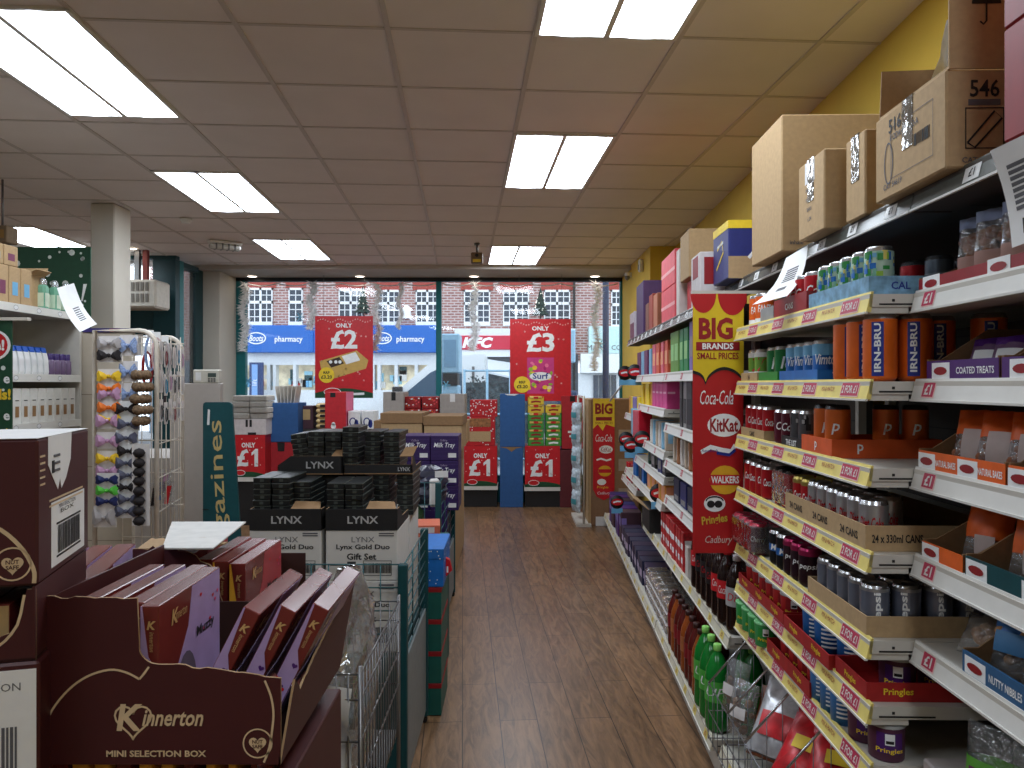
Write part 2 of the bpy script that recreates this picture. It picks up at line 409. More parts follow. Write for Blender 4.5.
# smoke detector, emergency light, hanging sensor, alarm sensors
p = at(186, 219, 6.55); r = thing('smoke_detector', 'small white round smoke detector on the ceiling near the pillar', 'smoke detector', (p.x, p.y, CEIL - 0.006))
b = MB(); b.lathe([(0, 0), (0.052, 0), (0.052, -0.018), (0.04, -0.022)], WHITE, 18); b.part('base', r)
b = MB(); b.lathe([(0.04, -0.022), (0.036, -0.04), (0.02, -0.045), (0, -0.045)], WHITE, 18); b.part('sensor_head', r)
r = thing('smoke_detector', 'flat round ceiling speaker plate between the ceiling lights', 'speaker', (-2.2, 6.62, CEIL - 0.006))
r.name = 'ceiling_speaker'
b = MB(); b.lathe([(0, -0.006), (0.1, -0.006), (0.115, 0)], TILE, 22); b.part('grille', r)
p = at(225, 244, 7.6); r = thing('emergency_light', 'boxy white emergency bulkhead light fixed under the ceiling', 'light', (p.x, p.y, CEIL - 0.006), 0.6)
b = MB(); b.box(-.16, .16, -.05, .05, -.03, 0, WHITE, .006); b.part('backplate', r)
b = MB(); b.box(-.15, .15, -.045, .045, -.085, -.03, mat('prismatic_cover', (215,215,210), .2), .015); b.part('cover', r)
b = MB()
for i in range(4): b.box(-.1 + i*.06, -.085 + i*.06, -.048, .048, -.088, -.03, GREYM)
b.part('guard_bar', r)
p = at(477, 240, 7.7); r = thing('security_sensor', 'small dark box hanging from the ceiling on a short stem over the aisle', 'sensor', (p.x, p.y, CEIL - 0.006))
b = MB(); b.tube([(0,0,0),(0,0,-.10)], .012, GREYM); b.lathe([(0,0),(.03,0),(.03,-.02),(0,-.02)], GREYM, 12); b.part('stem', r)
b = MB(); b.box(-.06, .06, -.05, .05, -.21, -.10, mat('sensor_case', (120,98,70), .6), .008); b.part('case', r)
b = MB(); b.box(-.04, .04, -.054, -.05, -.2, -.17, YEL); b.disc((0,-.0545,-.13), X_, Z_, .018, .018, BLACK); b.part('warning_label', r)
p = at(643, 261, 7.84); r = thing('alarm_sensor', 'small white alarm sensor box fixed high on the yellow wall', 'sensor', (1.45, 8.3, 2.86), 0)
b = MB(); b.box(-.05, .0, -.035, .035, -.07, .07, WHITE, .01); b.part('case', r)
b = MB(); b.box(-.056, -.05, -.022, .022, -.05, .01, GREYM, .002); b.part('lens', r)
r = thing('security_camera', 'tiny white camera in the corner above the yellow pier', 'camera', (1.40, 9.1, 2.85))
b = MB(); b.lathe([(0, .05), (.03, .05), (.035, .02), (.02, 0)], WHITE, 12); b.box(.0, .05, -.02, .02, .0, .05, WHITE); b.part('bracket', r)
b = MB(); b.lathe([(0, -.045), (.026, -.03), (.034, 0), (.02, .02)], GREYM, 12); b.part('dome', r)
# warm-air curtain over the entrance
r = thing('air_curtain', 'cream boxy air heater hung over the entrance behind the pillar', 'heater', (-4.28, 8.1, 2.36))
b = MB(); b.box(-.72, .5, -.14, .2, 0, .30, mat('cream_heater', (206,200,188), .5), .02); b.part('housing', r)
b = MB()
for i in range(2):
    for k in range(22): b.box(-.66 + k*.05, -.63 + k*.05, -.146, -.139, .06 + i*.12, .15 + i*.12, mat('heater_slot', (120,114,104), .6))
b.part('grille', r)
b = MB(); b.box(.2, .25, 0, .05, .30, .64, GREYM); b.box(.29, .34, 0, .05, .30, .64, mat('red_bracket', (130,50,45), .6)); b.part('hanger', r)
# ---------------------------------------------------------------- the street outside
PAVE = mat('paving_grey', (150,150,152), .9); ROADM = mat('asphalt', (92,94,98), .95)
b = MB(); b.box(-16, 12, 10.0, 14.5, -.12, -.02, PAVE); b.struct('pavement_1', 'grey pavement outside the window')
b = MB(); b.box(-16, 12, 14.5, 21.5, -.2, -.1, ROADM); b.struct('road_1', 'grey asphalt road outside the shop window')
b = MB(); b.box(-16, 12, 21.5, 25, -.12, -.02, PAVE); b.struct('pavement_2', 'grey pavement across the street')
FY = 24.0
def fx(px): return (px - 512) / FPX * FY
def fz(py): return CAM_Z + (HOR - py) / FPX * FY
WPANE = mat('dark_pane', (44,56,72), .12, var=.25, scale=1.2); WFR = mat('white_window_paint', (236,238,240), .5)
LINTEL = mat('red_brick_lintel', (160,74,66), .9)
def sash(parent, px0, px1, py0, py1, ncol):
    """white casement: ncol lights, each with glazing bars, transom at 38 percent"""
    x0, x1, z0, z1 = fx(px0), fx(px1), fz(py1), fz(py0); b = MB(); y = FY
    f = .07
    b.box(x0, x1, y-.08, y, z0-.06, z0+f, WFR); b.box(x0, x1, y-.06, y, z1-f, z1, WFR)
    cw = (x1 - x0) / ncol
    for i in range(ncol + 1): b.box(max(x0, x0+i*cw-f/2), min(x1, x0+i*cw+f/2), y-.06, y, z0, z1, WFR)
    zt = z1 - (z1 - z0) * .4; b.box(x0, x1, y-.06, y, zt-.045, zt+.045, WFR)
    for i in range(ncol):
        xa, xb = x0+i*cw, x0+(i+1)*cw; b.box((xa+xb)/2-.013, (xa+xb)/2+.013, y-.04, y, z0, z1, WFR)
        for k, (za, zb) in ((3,(z0,zt)),(2,(zt,z1))):
            for q in range(1, k): b.box(xa, xb, y-.04, y, za+(zb-za)*q/k-.013, za+(zb-za)*q/k+.013, WFR)
    w_ = b.part('window', parent)
    b = MB(); b.box(x0, x1, y-.03, y-.02, z0, z1, WPANE); b.part('pane', w_)
    b = MB(); b.box(x0-.1, x1+.1, y-.03, y, z1, z1+.28, LINTEL); b.part('lintel', parent)
SIGNB = mat('pharmacy_sign_blue', (16,100,190), .5); SIGNW = mat('sign_white', (245,248,250), .5)
GLOW = mat('lit_shop_interior', (215,205,180), .6, var=.5, scale=2.2, emit=.35)
SHOPW = mat('white_shopfront', (222,228,232), .5)
# pharmacy building
r = thing('shop_building', 'brick building with a blue pharmacy sign and white upper windows', 'building', (0,0,0))
b = MB(); b.box(fx(150), fx(446), FY, FY+4, 2.3, 9, BRICK); b.part('brick_wall', r)
for a in ((249,273,289,325,2),(289,303,289,325,1),(339,363,290,325,2),(377,400,291,325,2),(416,439,291,325,2)): sash(r, *a)
def boots_sign(px0, px1, cx, tx):
    b = MB(); x0, x1, z0, z1 = fx(px0), fx(px1), fz(354), fz(327)
    b.box(x0, x1, FY-.35, FY, z0, z1, SIGNB, .02); sg = b.part('shop_sign', r, 'blue fascia sign')
    b = MB(); y = FY-.36; c = (fx(cx), y, (z0+z1)/2 + .02); b.ring(c, X_, Z_, .31, .19, .035, SIGNW)
    b.text('Boots', (c[0], y, c[2]), X_, Z_, .20, SIGNW, w=.46, shear=.35, bold=.02)
    b.text('pharmacy', (fx(tx), y, c[2] - .05), X_, Z_, .24, SIGNW, w=.88, bold=.015); b.part('sign_lettering', sg)
boots_sign(247, 316, 260, 292); boots_sign(372, 437, 384, 412)
b = MB(); b.box(fx(316), fx(372), FY-.3, FY, fz(354), fz(327), SIGNB)
b.box(fx(240), fx(446), FY-.1, FY+.3, fz(366), fz(354), SHOPW)
for q in (240, 268, 274, 294, 316, 330, 372, 378, 395, 415, 443): b.box(fx(q), fx(q)+.1, FY-.12, FY+.2, -.02, fz(364), SHOPW)
b.box(fx(240), fx(446), FY-.1, FY+.3, -.02, fz(391), SHOPW); b.part('shopfront', r, 'white shop front with display windows')
b = MB(); b.box(fx(243), fx(446), FY+.2, FY+.25, fz(391), fz(364), GLOW)
for k in range(40):
    x = fx(random.uniform(245, 440)); z = random.uniform(fz(391), fz(372)); c = random.choice([LBLUE, WHITE, TEAL, RED, WHITE, mat('pale_blue_pack', (150,205,225), .5)])
    b.box(x, x+random.uniform(.08,.3), FY+.1, FY+.18, z, z+random.uniform(.1,.35), c)
b.part('shop_display', r, 'lit shop window display')
b = MB(); b.box(fx(150), fx(243), FY-.05, FY+.3, -.02, 2.3, mat('grey_blue_shopfront', (110,125,140), .5)); b.part('side_shopfront', r)
b = MB(); x = fx(257); b.box(x, fx(270), FY-.7, FY-.6, -.02, fz(364), mat('navy_banner', (38,60,110), .5)); b.box(fx(259.5), fx(265), FY-.72, FY-.7, .5, fz(366), mat('banner_stripe', (130,170,225), .5)); 
b.text('lift', (fx(262.3), FY-.73, 1.6), Z_, -X_, .14, SIGNW); b.part('upright_banner', r, 'navy upright banner')
b = MB(); zc = fz(313); xc = fx(407); b.plate((xc, FY-.12, zc), X_, Z_, [(-.18,-.2),(.18,-.2),(.13,-.12),(.12,.1),(.04,.22),(-.04,.22),(-.12,.1),(-.13,-.12)], .1, SIGNW); b.part('alarm_box', r, 'white bell-shaped alarm box')
# fried chicken building
r = thing('shop_building', 'brick building with a red KFC sign across the street', 'building', (0,0,0))
b = MB(); b.box(fx(446), fx(578), FY, FY+4, 2.3, 9, BRICK); b.part('brick_wall', r)
for a in ((464,490,291,325,2),(503,529,291,325,2),(544,570,291,325,2)): sash(r, *a)
b = MB(); b.box(fx(455), fx(575), FY-.2, FY, fz(337), fz(330), SHOPW); b.box(fx(455), fx(575), FY-.2, FY, fz(358), fz(351), SHOPW)
b.box(fx(446), fx(578), FY-.05, FY+.3, -.02, 2.5, mat('dark_shopfront', (70,80,90), .4)); b.part('shopfront', r)
b = MB(); b.box(fx(455), fx(575), FY-.26, FY, fz(351), fz(337), mat('chicken_red', (196,30,62), .5), .02); sg = b.part('shop_sign', r, 'red fascia sign')
b = MB(); b.text('KFC', (fx(478), FY-.27, fz(344)), X_, Z_, .34, SIGNW, w=.98, shear=.25, bold=.05); b.part('sign_lettering', sg)
b = MB(); M0 = [(fx(460), FY-1.4, fz(367)), (fx(512), FY-1.4, fz(378)), (fx(512), FY-.2, fz(364)), (fx(460), FY-.2, fz(356))]
b.add(M0 + [tuple(Vector(v) - Vector((0,0,.06))) for v in M0], [(0,1,2,3),(7,6,5,4),(0,4,5,1),(1,5,6,2),(2,6,7,3),(3,7,4,0)], mat('pale_awning', (205,215,222), .6))
b.part('awning', r, 'pale sloping awning')
# right-hand shop
r = thing('shop_building', 'brick building with a pale sign reading MART at the far right', 'building', (0,0,0))
b = MB(); b.box(fx(578), fx(720), FY, FY+4, 2.3, 9, BRICK); b.part('brick_wall', r)
sash(r, 611, 632, 291, 328, 2)
b = MB(); b.box(fx(588), fx(640), FY-.3, FY, fz(355), fz(328), mat('pale_green_sign', (198,232,232), .5), .02); sg = b.part('shop_sign', r, 'pale green fascia sign')
b = MB(); b.text('MART', (fx(596), FY-.31, fz(349)), X_, Z_, .17, GREYINK); b.text('& CO', (fx(612), FY-.31, fz(349)), X_, Z_, .15, GREYINK); b.part('sign_lettering', sg)
b = MB(); b.box(fx(580), fx(650), FY-.28, FY, fz(374), fz(355), mat('white_awning', (235,240,240), .5)); b.box(fx(578), fx(650), FY-.05, FY+.3, -.02, fz(374), SHOPW)
for q in (594, 600, 606, 612): b.box(fx(q)-.03, fx(q)+.12, FY-.12, FY-.05, .1, fz(376), WPANE)
b.part('shopfront', r)
b = MB(); b.box(fx(573), fx(575), FY-.1, FY, 0, 9, BLACK); b.part('drainpipe', r, 'dark drainpipe')
b = MB(); b.tube([(1.75, 14.0, -.02), (1.75, 14.0, 5.5)], .06, mat('dark_blue_post', (30,40,70), .5), 10); b.lathe([(.12,-.02),(.12,.3),(.06,.4)], BLACK, 12, (1.75,14.0,0)); b.thing('street_lamp_post', 'dark lamp post outside at the right end of the window', 'lamp post')
# Christmas trees fixed to the brickwork
for px, py in ((366, 318), (540, 320)):
    r = thing('christmas_tree', 'small dark Christmas tree on the brickwork ' + ('above the first red poster' if px < 400 else 'above the second red poster'), 'tree', (fx(px), FY-.5, fz(py)), 0, 'wall Christmas trees')
    b = MB(); NEED = mat('fir_green', (30,52,44), .9)
    for k in range(5):
        z0 = .1 + k*.15; rr = .3 - k*.055
        V = [(0,0,z0+.26)]; n = 14
        for i in range(n): a = 2*PI*i/n; q = rr*(1 if i % 2 else .72); V.append((q*math.cos(a), q*math.sin(a), z0 - (.03 if i % 2 else 0)))
        b.add(V, [(0, 1+i, 1+(i+1) % n) for i in range(n)], NEED)
    b.part('foliage', r); b = MB()
    for k in range(26): a = random.uniform(0, 6.28); z = random.uniform(.15,.8); q = .27*(1-z); b.lathe([(0,-.016),(.016,0),(0,.016)], mat('tree_light', (250,250,235), .4, emit=1.5), 6, (q*math.cos(a), q*math.sin(a), z))
    b.part('fairy_lights', r, 'white fairy lights'); b = MB(); b.tube([(0,.35,.0),(0,0,.02),(0,0,.2)], .025, BLACK); b.part('bracket', r)
# white van
VW = mat('white_van_paint', (228,234,238), .25, var=.02); r = thing('van', 'white van parked outside the window behind the cardboard boxes', 'van', (-1.55, 15.0, -.1))
prof = [(-1.75,.35),(-1.8,.75),(-1.55,1.12),(-1.0,1.30),(-.15,2.02),(.2,2.2),(1.0,2.25),(1.05,.35)]
b = MB(); b.plate((0,0,0), X_, Z_, prof, 1.8, VW); b.part('body', r)
b = MB(); b.plate((0,-.012,0), X_, Z_, [(-.66,1.40),(-.08,1.88),(.15,1.98),(.55,1.98),(.55,1.40)], .01, mat('van_glass', (70,95,115), .1)); b.part('side_window', r)
b = MB(); b.plate((0,-.02,0), X_, Z_, [(-1.74,.78),(-1.53,1.06),(-1.3,1.02),(-1.45,.8)], .015, mat('headlamp', (190,200,205), .15)); b.part('headlight', r)
b = MB(); b.lathe([(0,-.06),(.03,-.05),(.05,0)], BLACK, 8, (-.75,-.12,1.4)); b.box(-.82,-.62,-.2,-.06,1.3,1.6,BLACK,.02); b.part('wing_mirror', r)
for x in (-1.05, .5):
    b = MB(); b.lathe([(0,-.02),(.33,-.02),(.35,.05),(.35,.2),(0,.2)], BLACK, 24, (x,-.01,.35), axis='y'); b.lathe([(0,-.03),(.2,-.025),(.2,.0)], GREYM, 18, (x,-.012,.35), axis='y'); b.part('wheel', r)
b = MB(); b.box(.75,.8,-.015,0,.6,2.0,GREYM); b.box(.3,.48,-.02,0,1.15,1.2,BLACK); b.part('door_handle', r)
# street furniture
r = thing('phone_kiosk', 'pale blue street kiosk standing outside by the mullion', 'kiosk', (-1.0, 12.5, -.02))
KB = mat('kiosk_blue', (140,180,205), .4)
b = MB(); b.box(-.16, .12, -.1, .4, 0, 1.55, KB, .02); b.part('body', r)
b = MB(); b.box(-.18, .14, -.15, .42, 1.75, 2.40, KB, .02); b.box(-.12,.08,-.156,-.15,1.85,2.3,mat('kiosk_panel',(110,150,180),.3)); b.part('head', r)
b = MB(); b.box(-.14,.1,-.12,.4,1.55,1.75,BLACK); b.part('dark_band', r)
r = thing('planter_railing', 'grey railing with dark hedge outside below the KFC sign', 'railing', (fx(465)*.6, 14.3, -.02))
b = MB(); HED = mat('hedge_leaves', (70,82,86), .95, var=.6, scale=14)
for k in range(420):
    x = random.uniform(0, 1.3); y = random.uniform(0,.5); z = random.uniform(.6,1.72); q = random.uniform(.03,.07); a = random.uniform(0,6.28)
    b.add([(x,y,z),(x+q*math.cos(a),y-q*.3,z+q*math.sin(a)),(x-q*math.sin(a),y-.3*q,z+q*math.cos(a))], [(0,1,2)], HED)
b.box(0,1.3,.1,.5,.1,1.6,HED); b.part('hedge', r)
b = MB()
for x in (0,.43,.87,1.3): b.tube([(x,-.05,0),(x,-.05,1.85)], .025, KB)
for z in (.15,1.0,1.82): b.tube([(0,-.05,z),(1.3,-.05,z)], .022, KB)
b.part('rail', r)
r = thing('litter_bin', 'dark street bin and post outside right of the second red poster', 'bin', (1.02, 13.5, -.02))
b = MB(); b.box(-.2,.16,-.1,.3,0,1.45,mat('street_bin_blue',(40,60,90),.5),.03); b.part('body', r)
b = MB(); b.box(-.2,.12,-.05,.0,1.95,2.55,KB,.02); b.tube([(-.02,0,1.4),(-.02,0,2.6)],.04,BLACK); b.part('sign_panel', r)
# ---------------------------------------------------------------- right-hand shelving and its stock
class Frame:
    def __init__(s, x0, k): s.x0 = x0; s.k = k; s.rz = -math.atan(k); s.R = Matrix.Rotation(s.rz, 3, 'Z')
    def P(s, a, d, z): v = s.R @ Vector((d, a, 0)); return (v.x + s.x0, v.y, z)
    def A(s, px, d=0.06): return FPX * (s.x0 + d) / (px - 512 - FPX * s.k)
RN = Frame(0.782, 0.025); RF = Frame(0.700, 0.042)
STRIPW = mat('ticket_strip_white', (222,220,214), .4, var=.03)
TAGR = mat('ticket_red', (186,44,78), .5); TAGP = mat('ticket_pink', (236,196,190), .5)
SLOT = mat('dark_slot', (40,38,36), .7)
def bay(label, F, a0, a1, d0, dback, shelves, ztop, style, base=True, deep=None):
    """gondola bay: local x goes into the shelf, local y along the aisle; shelves = [(z, front, length start, end)]"""
    L = a1 - a0; r = thing('shelving_bay', label, 'shelving', F.P(a0, 0, 0), F.rz)
    b = MB(); b.box(dback, dback + .025, 0, L, .05, ztop, DARKP)
    for i in range(int(ztop / .1)): b.box(dback - .001, dback, 0.02, L - .02, .1 + i*.1, .104 + i*.1, SLOT)
    b.part('back_panel', r)
    for y in (0.0, L - .03):
        b = MB(); b.box(dback - .03, dback, y, y + .03, 0, ztop, STEEL); b.part('upright', r)
    for n, (z, dd, y0, y1) in enumerate(shelves):
        st = style[n] if isinstance(style, (list, tuple)) else style; SM = DARKP if st == 'g' else STEEL  # grey-strip top shelves use a darker material: underside shade put into the colour
        b = MB(); b.box(dd + .008, dback, y0, y1, z - .03, z, SM); b.box(dd + .008, dd + .1, y0 + .004, y1 - .004, z - .045, z - .03, SM)
        # slotted end bracket seen from the near side
        b.box(dd + .03, dd + .16, y0 - .001, y0, z - .026, z - .022, SLOT); b.box(dd + .06, dd + .066, y0 - .0015, y0, z - .018, z - .012, SLOT)
        sh = b.part('shelf', r)
        b = MB(); st = style[n] if isinstance(style, (list, tuple)) else style
        body = {'y': PYEL, 'w': STRIPW, 'g': mat('ticket_strip_grey', (92,96,92), .25), 'c': mat('ticket_strip_cream', (214,208,188), .4)}[st]
        lean = .012
        b.add([(dd,y0,z-.042),(dd,y1,z-.042),(dd+lean,y1,z+.006),(dd+lean,y0,z+.006),(dd+.012,y0,z-.042),(dd+.012,y1,z-.042),(dd+lean+.006,y1,z+.006),(dd+lean+.006,y0,z+.006)],
            [(0,3,2,1),(3,7,6,2),(0,1,5,4),(4,5,6,7),(0,4,7,3),(1,2,6,5)], body)
        b.box(dd - .003, dd + .004, y0, y1, z - .046, z - .041, STRIPW)
        o = Vector((dd - .0012, 0, z - .042)); u = -Y_; v = Vector((lean, 0, .048)).normalized()
        if st == 'y':
            k = 0; y = y0 + .10
            while y < y1 - .05:
                c = o + Y_ * y + v * .024
                if k % 2 == 0:
                    b.plate(c, u, v, [(-.052,-.019),(.052,-.019),(.052,.019),(-.052,.019)], .0006, TAGP)
                    b.plate(c - X_*.0006, u, v, [(-.048,-.016),(.048,-.016),(.048,.016),(-.048,.016)], .0006, TAGR)
                    b.text('2 FOR £1', c - X_*.0012, u, v, .02, STRIPW, w=.085, bold=.02)
                else: b.text('MIX & MATCH', c - X_*.0006, u, v, .012, DRED, w=.085, shear=.2)
                k += 1; y += .135
        elif st == 'w':
            for y in (y1 - .07, y1 - .55):
                if y < y0 + .05: continue
                c = o + Y_ * y + v * .024
                b.plate(c, u, v, [(-.026,-.019),(.026,-.019),(.026,.019),(-.026,.019)], .0006, TAGP)
                b.plate(c - X_*.0006, u, v, [(-.023,-.016),(.023,-.016),(.023,.016),(-.023,.016)], .0006, TAGR)
                b.text('£1', c - X_*.0012, u, v, .024, STRIPW, w=.028, bold=.03)
        else:
            for q in range(int((y1 - y0) / .22)):
                y = y0 + .1 + q * .22; c = o + Y_ * y + v * .024
                b.plate(c, u, v, [(-.028,-.017),(.028,-.017),(.028,.017),(-.028,.017)], .0006, PAPER if st == 'g' else PYEL)
                b.text('£1', c - X_*.0008, u, v, .018, INK if st == 'g' else DRED, w=.02, bold=.02)
        b.part('price_strip', sh)
    if base:
        b = MB(); b.box(deep + .02, dback, 0, L, 0, .10, STEEL); b.part('plinth', r)
    return r
SZ = [1.76, 1.556, 1.353, 1.152, .95, .798, .66]
bay('near bay of shelving with white £1 ticket strips', RN, 0.75, 1.745, .10, .60, [(z, .10, 0, .995) for z in SZ[:5] + [.62, .16]] + [(1.995, .10, 0, .995)], 2.12, ['w']*7 + ['g'], True, .1)
bay('drinks bay with yellow mix and match ticket strips', RN, 1.75, 2.88, .0, .60, [(z, .0, 0, 1.13) for z in SZ] + [(1.995, .10, 0, 1.69), (.16, -.06, 0, 1.13)], 2.12, ['y']*7 + ['g','c'], True, -.04)
bay('middle bay of shelving just past the red brands sign', RF, 2.93, 4.38, 0, .55, [(.56, .015, 0, 1.45), (.90, 0, .45, 1.45), (1.115, 0, .45, 1.45), (1.32, 0, .45, 1.45), (1.61, 0, .45, 1.45), (1.91, 0, .45, 1.45), (.16, -.05, 0, 1.45)], 2.0, ['c','w','w','w','w','g','c'], True, -.03)
bay('farther bay of shelving before the cardboard display case', RF, 4.40, 6.5, 0, .55, [(.56, .015, 0, 1.0), (.83, 0, .1, 2.1), (1.0, 0, 0, 1.4), (1.15, 0, 0, .9), (1.40, 0, 0, 1.2), (1.61, 0, 0, 1.5), (1.91, 0, 0, 1.9), (.16, -.05, 0, 2.1), (1.30, 0, 1.2, 2.1)], 2.0, ['c','w','w','w','w','w','g','c','w'], True, -.03)
bay('last low bay of shelving at the end of the right hand run', RF, 6.52, 8.1, 0, .55, [(.16, -.05, 0, 1.58), (.62, .1, 0, 1.2)], .7, ['c','w'], True, -.03)

# ---- builders of stock
def can(body, lid=ALU, r=.033, h=.115, text=None, tcol=None, bands=(), vert=False, ang=-1.95, th=.03, extra=None):
    def mk():
        o = thing('drink_can', '', 'can'); b = MB()
        b.lathe([(0,.002),(r*.72,.002),(r*.8,0),(r*.98,.009),(r,.014),(r,h-.012)], body, 18)
        for z0, z1, m in bands: b.wrapquad((0,0), r + .0004, 0, 2*PI, z0*h, z1*h, m, 18)
        if extra: extra(b, r, h)
        if text:
            for aa in (ang, ang + PI):
                if vert: b.wraptext(text, (0,0), r + .0014, h*.5, aa, h*.72, tcol, vertical=True, w=th, bold=.03)
                else: b.wraptext(text, (0,0), r + .0009, h*.52, aa, th, tcol, w=r*1.75 if len(text) > 3 else None, bold=.015, shear=.2)
        b.part('body', o)
        b = MB(); b.lathe([(r,h-.012),(r*.9,h-.003),(r*.86,h),(r*.82,h-.001),(r*.8,h-.005),(0,h-.005)], lid, 18)
        b.add([(-.006,-.002,h-.003),(.006,-.002,h-.003),(.006,.018,h-.003),(-.006,.018,h-.003)], [(0,1,2,3)], GREYM); b.part('lid', o)
        return o
    return mk
def pattern(cols, n=16, seed=3):
    def f(b, r, h):
        rn = random.Random(seed)
        for i in range(n):
            a = rn.uniform(0, 6.28); z = rn.uniform(.1, .8) * h; da = rn.uniform(.15, .5); dz = rn.uniform(.03, .1) * h * 2
            b.wrapquad((0,0), r + .0003 + i*2e-5, a, a + da, z, min(h*.9, z + dz), rn.choice(cols), 3)
    return f
COKE = mat('cola_can_red', (190,22,34), .3, .3); DCOKE = mat('diet_can_silver', (192,194,198), .3, .8); MAROON = mat('cherry_can_maroon', (92,16,40), .3, .3)
BLK = mat('black_can', (24,24,28), .3, .3); NAVYC = mat('dark_blue_silver_can', (138,146,166), .3, .7); MAGL = mat('magenta_lid', (176,40,92), .3, .6); GOLDL = mat('gold_lid', (190,170,90), .3, .7)
IRN = mat('amber_orange_can', (226,104,30), .35, .2); IRNB = mat('royal_blue_ink', (28,48,140), .4)
SPR = mat('green_can', (30,120,62), .3, .3); BLUC = mat('blue_can', (36,110,190), .3, .3)
def irn(b, r, h):
    for aa in (-1.95, -1.95 + PI):
        b.wrapquad((0,0), r + .0003, aa - .35, aa + .35, h*.08, h*.88, IRNB, 6)
KINDS = {
 'orange': (can(ORANGE, text='FANTA', tcol=SIGNW, th=.026, bands=((.05,.22,SIGNW),)), 'orange and white fizzy drink can'),
 'red': (can(COKE, text='Cola', tcol=SIGNW, th=.03, bands=((.0,.1,DRED),)), 'bright red drink can'),
 'coke': (can(COKE, text='Coca-Cola', tcol=SIGNW, th=.026), 'red Coca-Cola can'),
 'cokezero': (can(COKE, lid=BLK, text='Coca-Cola', tcol=SIGNW, th=.026, bands=((.84,.93,BLK),)), 'red cola can with black top'),
 'fruit': (can(mat('pale_fruit_can', (186,214,196), .3, .3), extra=pattern([mat('can_lime_band',(150,190,60),.35), LBLUE, GREEN, mat('can_lemon',(222,208,110),.35), BLUC, mat('can_mint',(130,190,160),.35)], 80), text=None), 'tall patterned fruit drink can'),
 'grey': (can(mat('slate_can', (84,92,102), .35, .4), text=None, bands=((.3,.6,mat('slate_band',(120,128,136),.4)),)), 'slate grey drink can'),
 'limewhite': (can(mat('lime_can', (120,170,70), .3, .3), text='7', tcol=RED, th=.05, bands=((.1,.3,SIGNW),(.75,.9,SIGNW))), 'lime and white drink can'),
 'green': (can(SPR, text='le', tcol=SIGNW, th=.04), 'dark green drink can'),
 'blue': (can(BLUC, text='Vimto', tcol=SIGNW, th=.03, bands=((.62,.9,LBLUE),)), 'blue drink can'),
 'irn': (can(IRN, r=.038, h=.160, text='IRN-BRU', tcol=SIGNW, vert=True, th=.015, extra=irn), 'tall orange and blue IRN-BRU can'),
 'maroon': (can(MAROON, text='Cola', tcol=SIGNW, th=.026), 'dark maroon cherry drink can'),
 'energy': (can(mat('dark_silver_can', (92,92,96), .3, .6), extra=pattern([BLK, DCOKE, BLK], 30, 5)), 'black and silver patterned energy can'),
 'pango': (can(mat('burnt_orange_can', (214,104,36), .35, .2), lid=BLK, r=.033, h=.135, text='p', tcol=SIGNW, th=.03), 'tall orange can with a dark top'),
 'goldtop': (can(COKE, lid=GOLDL, text='Coca-Cola', tcol=SIGNW, th=.026, bands=((.82,.92,GOLDL),)), 'red cola can with gold top'),
 'diet': (can(DCOKE, text='Diet Coke', tcol=COKE, th=.03), 'silver Diet Coke can'),
 'cherry': (can(mat('plum_black_can', (44,18,32), .3, .3), lid=MAGL, bands=((.8,.92,MAGL),), text='pepsi', tcol=SIGNW, th=.02), 'black can with magenta top'),
 'maxb': (can(BLK, text='MAX', tcol=SIGNW, th=.02, bands=((.4,.6,BLUC),)), 'black cola can with blue band'),
 'pepsi': (can(NAVYC, text='pepsi', tcol=SIGNW, vert=True, th=.02, bands=((.86,.93,DCOKE),)), 'dark silver Pepsi can'),
}
def cans(kind, F, pts, z, where):
    """pts = [(a, d)] from the near end; label counts from the near end of the named row"""
    mk, desc = KINDS[kind]
    for i, (a, d) in enumerate(pts):
        lab = f'{desc}, {where}' if len(pts) == 1 else f'{desc}, {ORD[i]} from near end {where}'
        place('can_' + kind, mk, F.P(a, d, z), F.rz + random.uniform(-.25, .25), lab, desc.split(',')[0] + 's')
def span(a0, n, st, d): return [(a0 + i*st, d) for i in range(n)]
def tray(label, F, a0, a1, d0, d1, z, h, m, front=None, text=None, tcol=INK, th=.02, tw=None, group='open stock trays', lipend=None, side=None, stext=None):
    """open stock tray: floor and four low walls; the near end (facing the camera) and the aisle side may be printed"""
    r = thing('stock_tray', label, 'tray', F.P(a0, d0, z), F.rz, group); L = a1 - a0; W = d1 - d0; t = .004
    b = MB(); b.box(0, W, 0, L, .0005, t, m); b.box(0, t, 0, L, t, h, side or m); b.box(W - t, W, 0, L, t, h, m); b.box(t, W - t, L - t, L, t, h, m); b.part('tray_body', r)
    b = MB(); b.box(t, W - t, 0, t, t, lipend or h, front or m)
    if text: b.text(text, (min(W/2, .075), -.0008, h*.5), X_, Z_, th, tcol, w=tw, bold=.02)
    b.part('front_panel', r)
    if stext:
        b = MB(); n = max(1, int(L / .16))
        for i in range(n): b.text(stext, (-.0008, L*(i+.5)/n, h*.5), -Y_, Z_, min(th, h*.5), tcol, bold=.02)
        b.part('side_print', r)
    return r
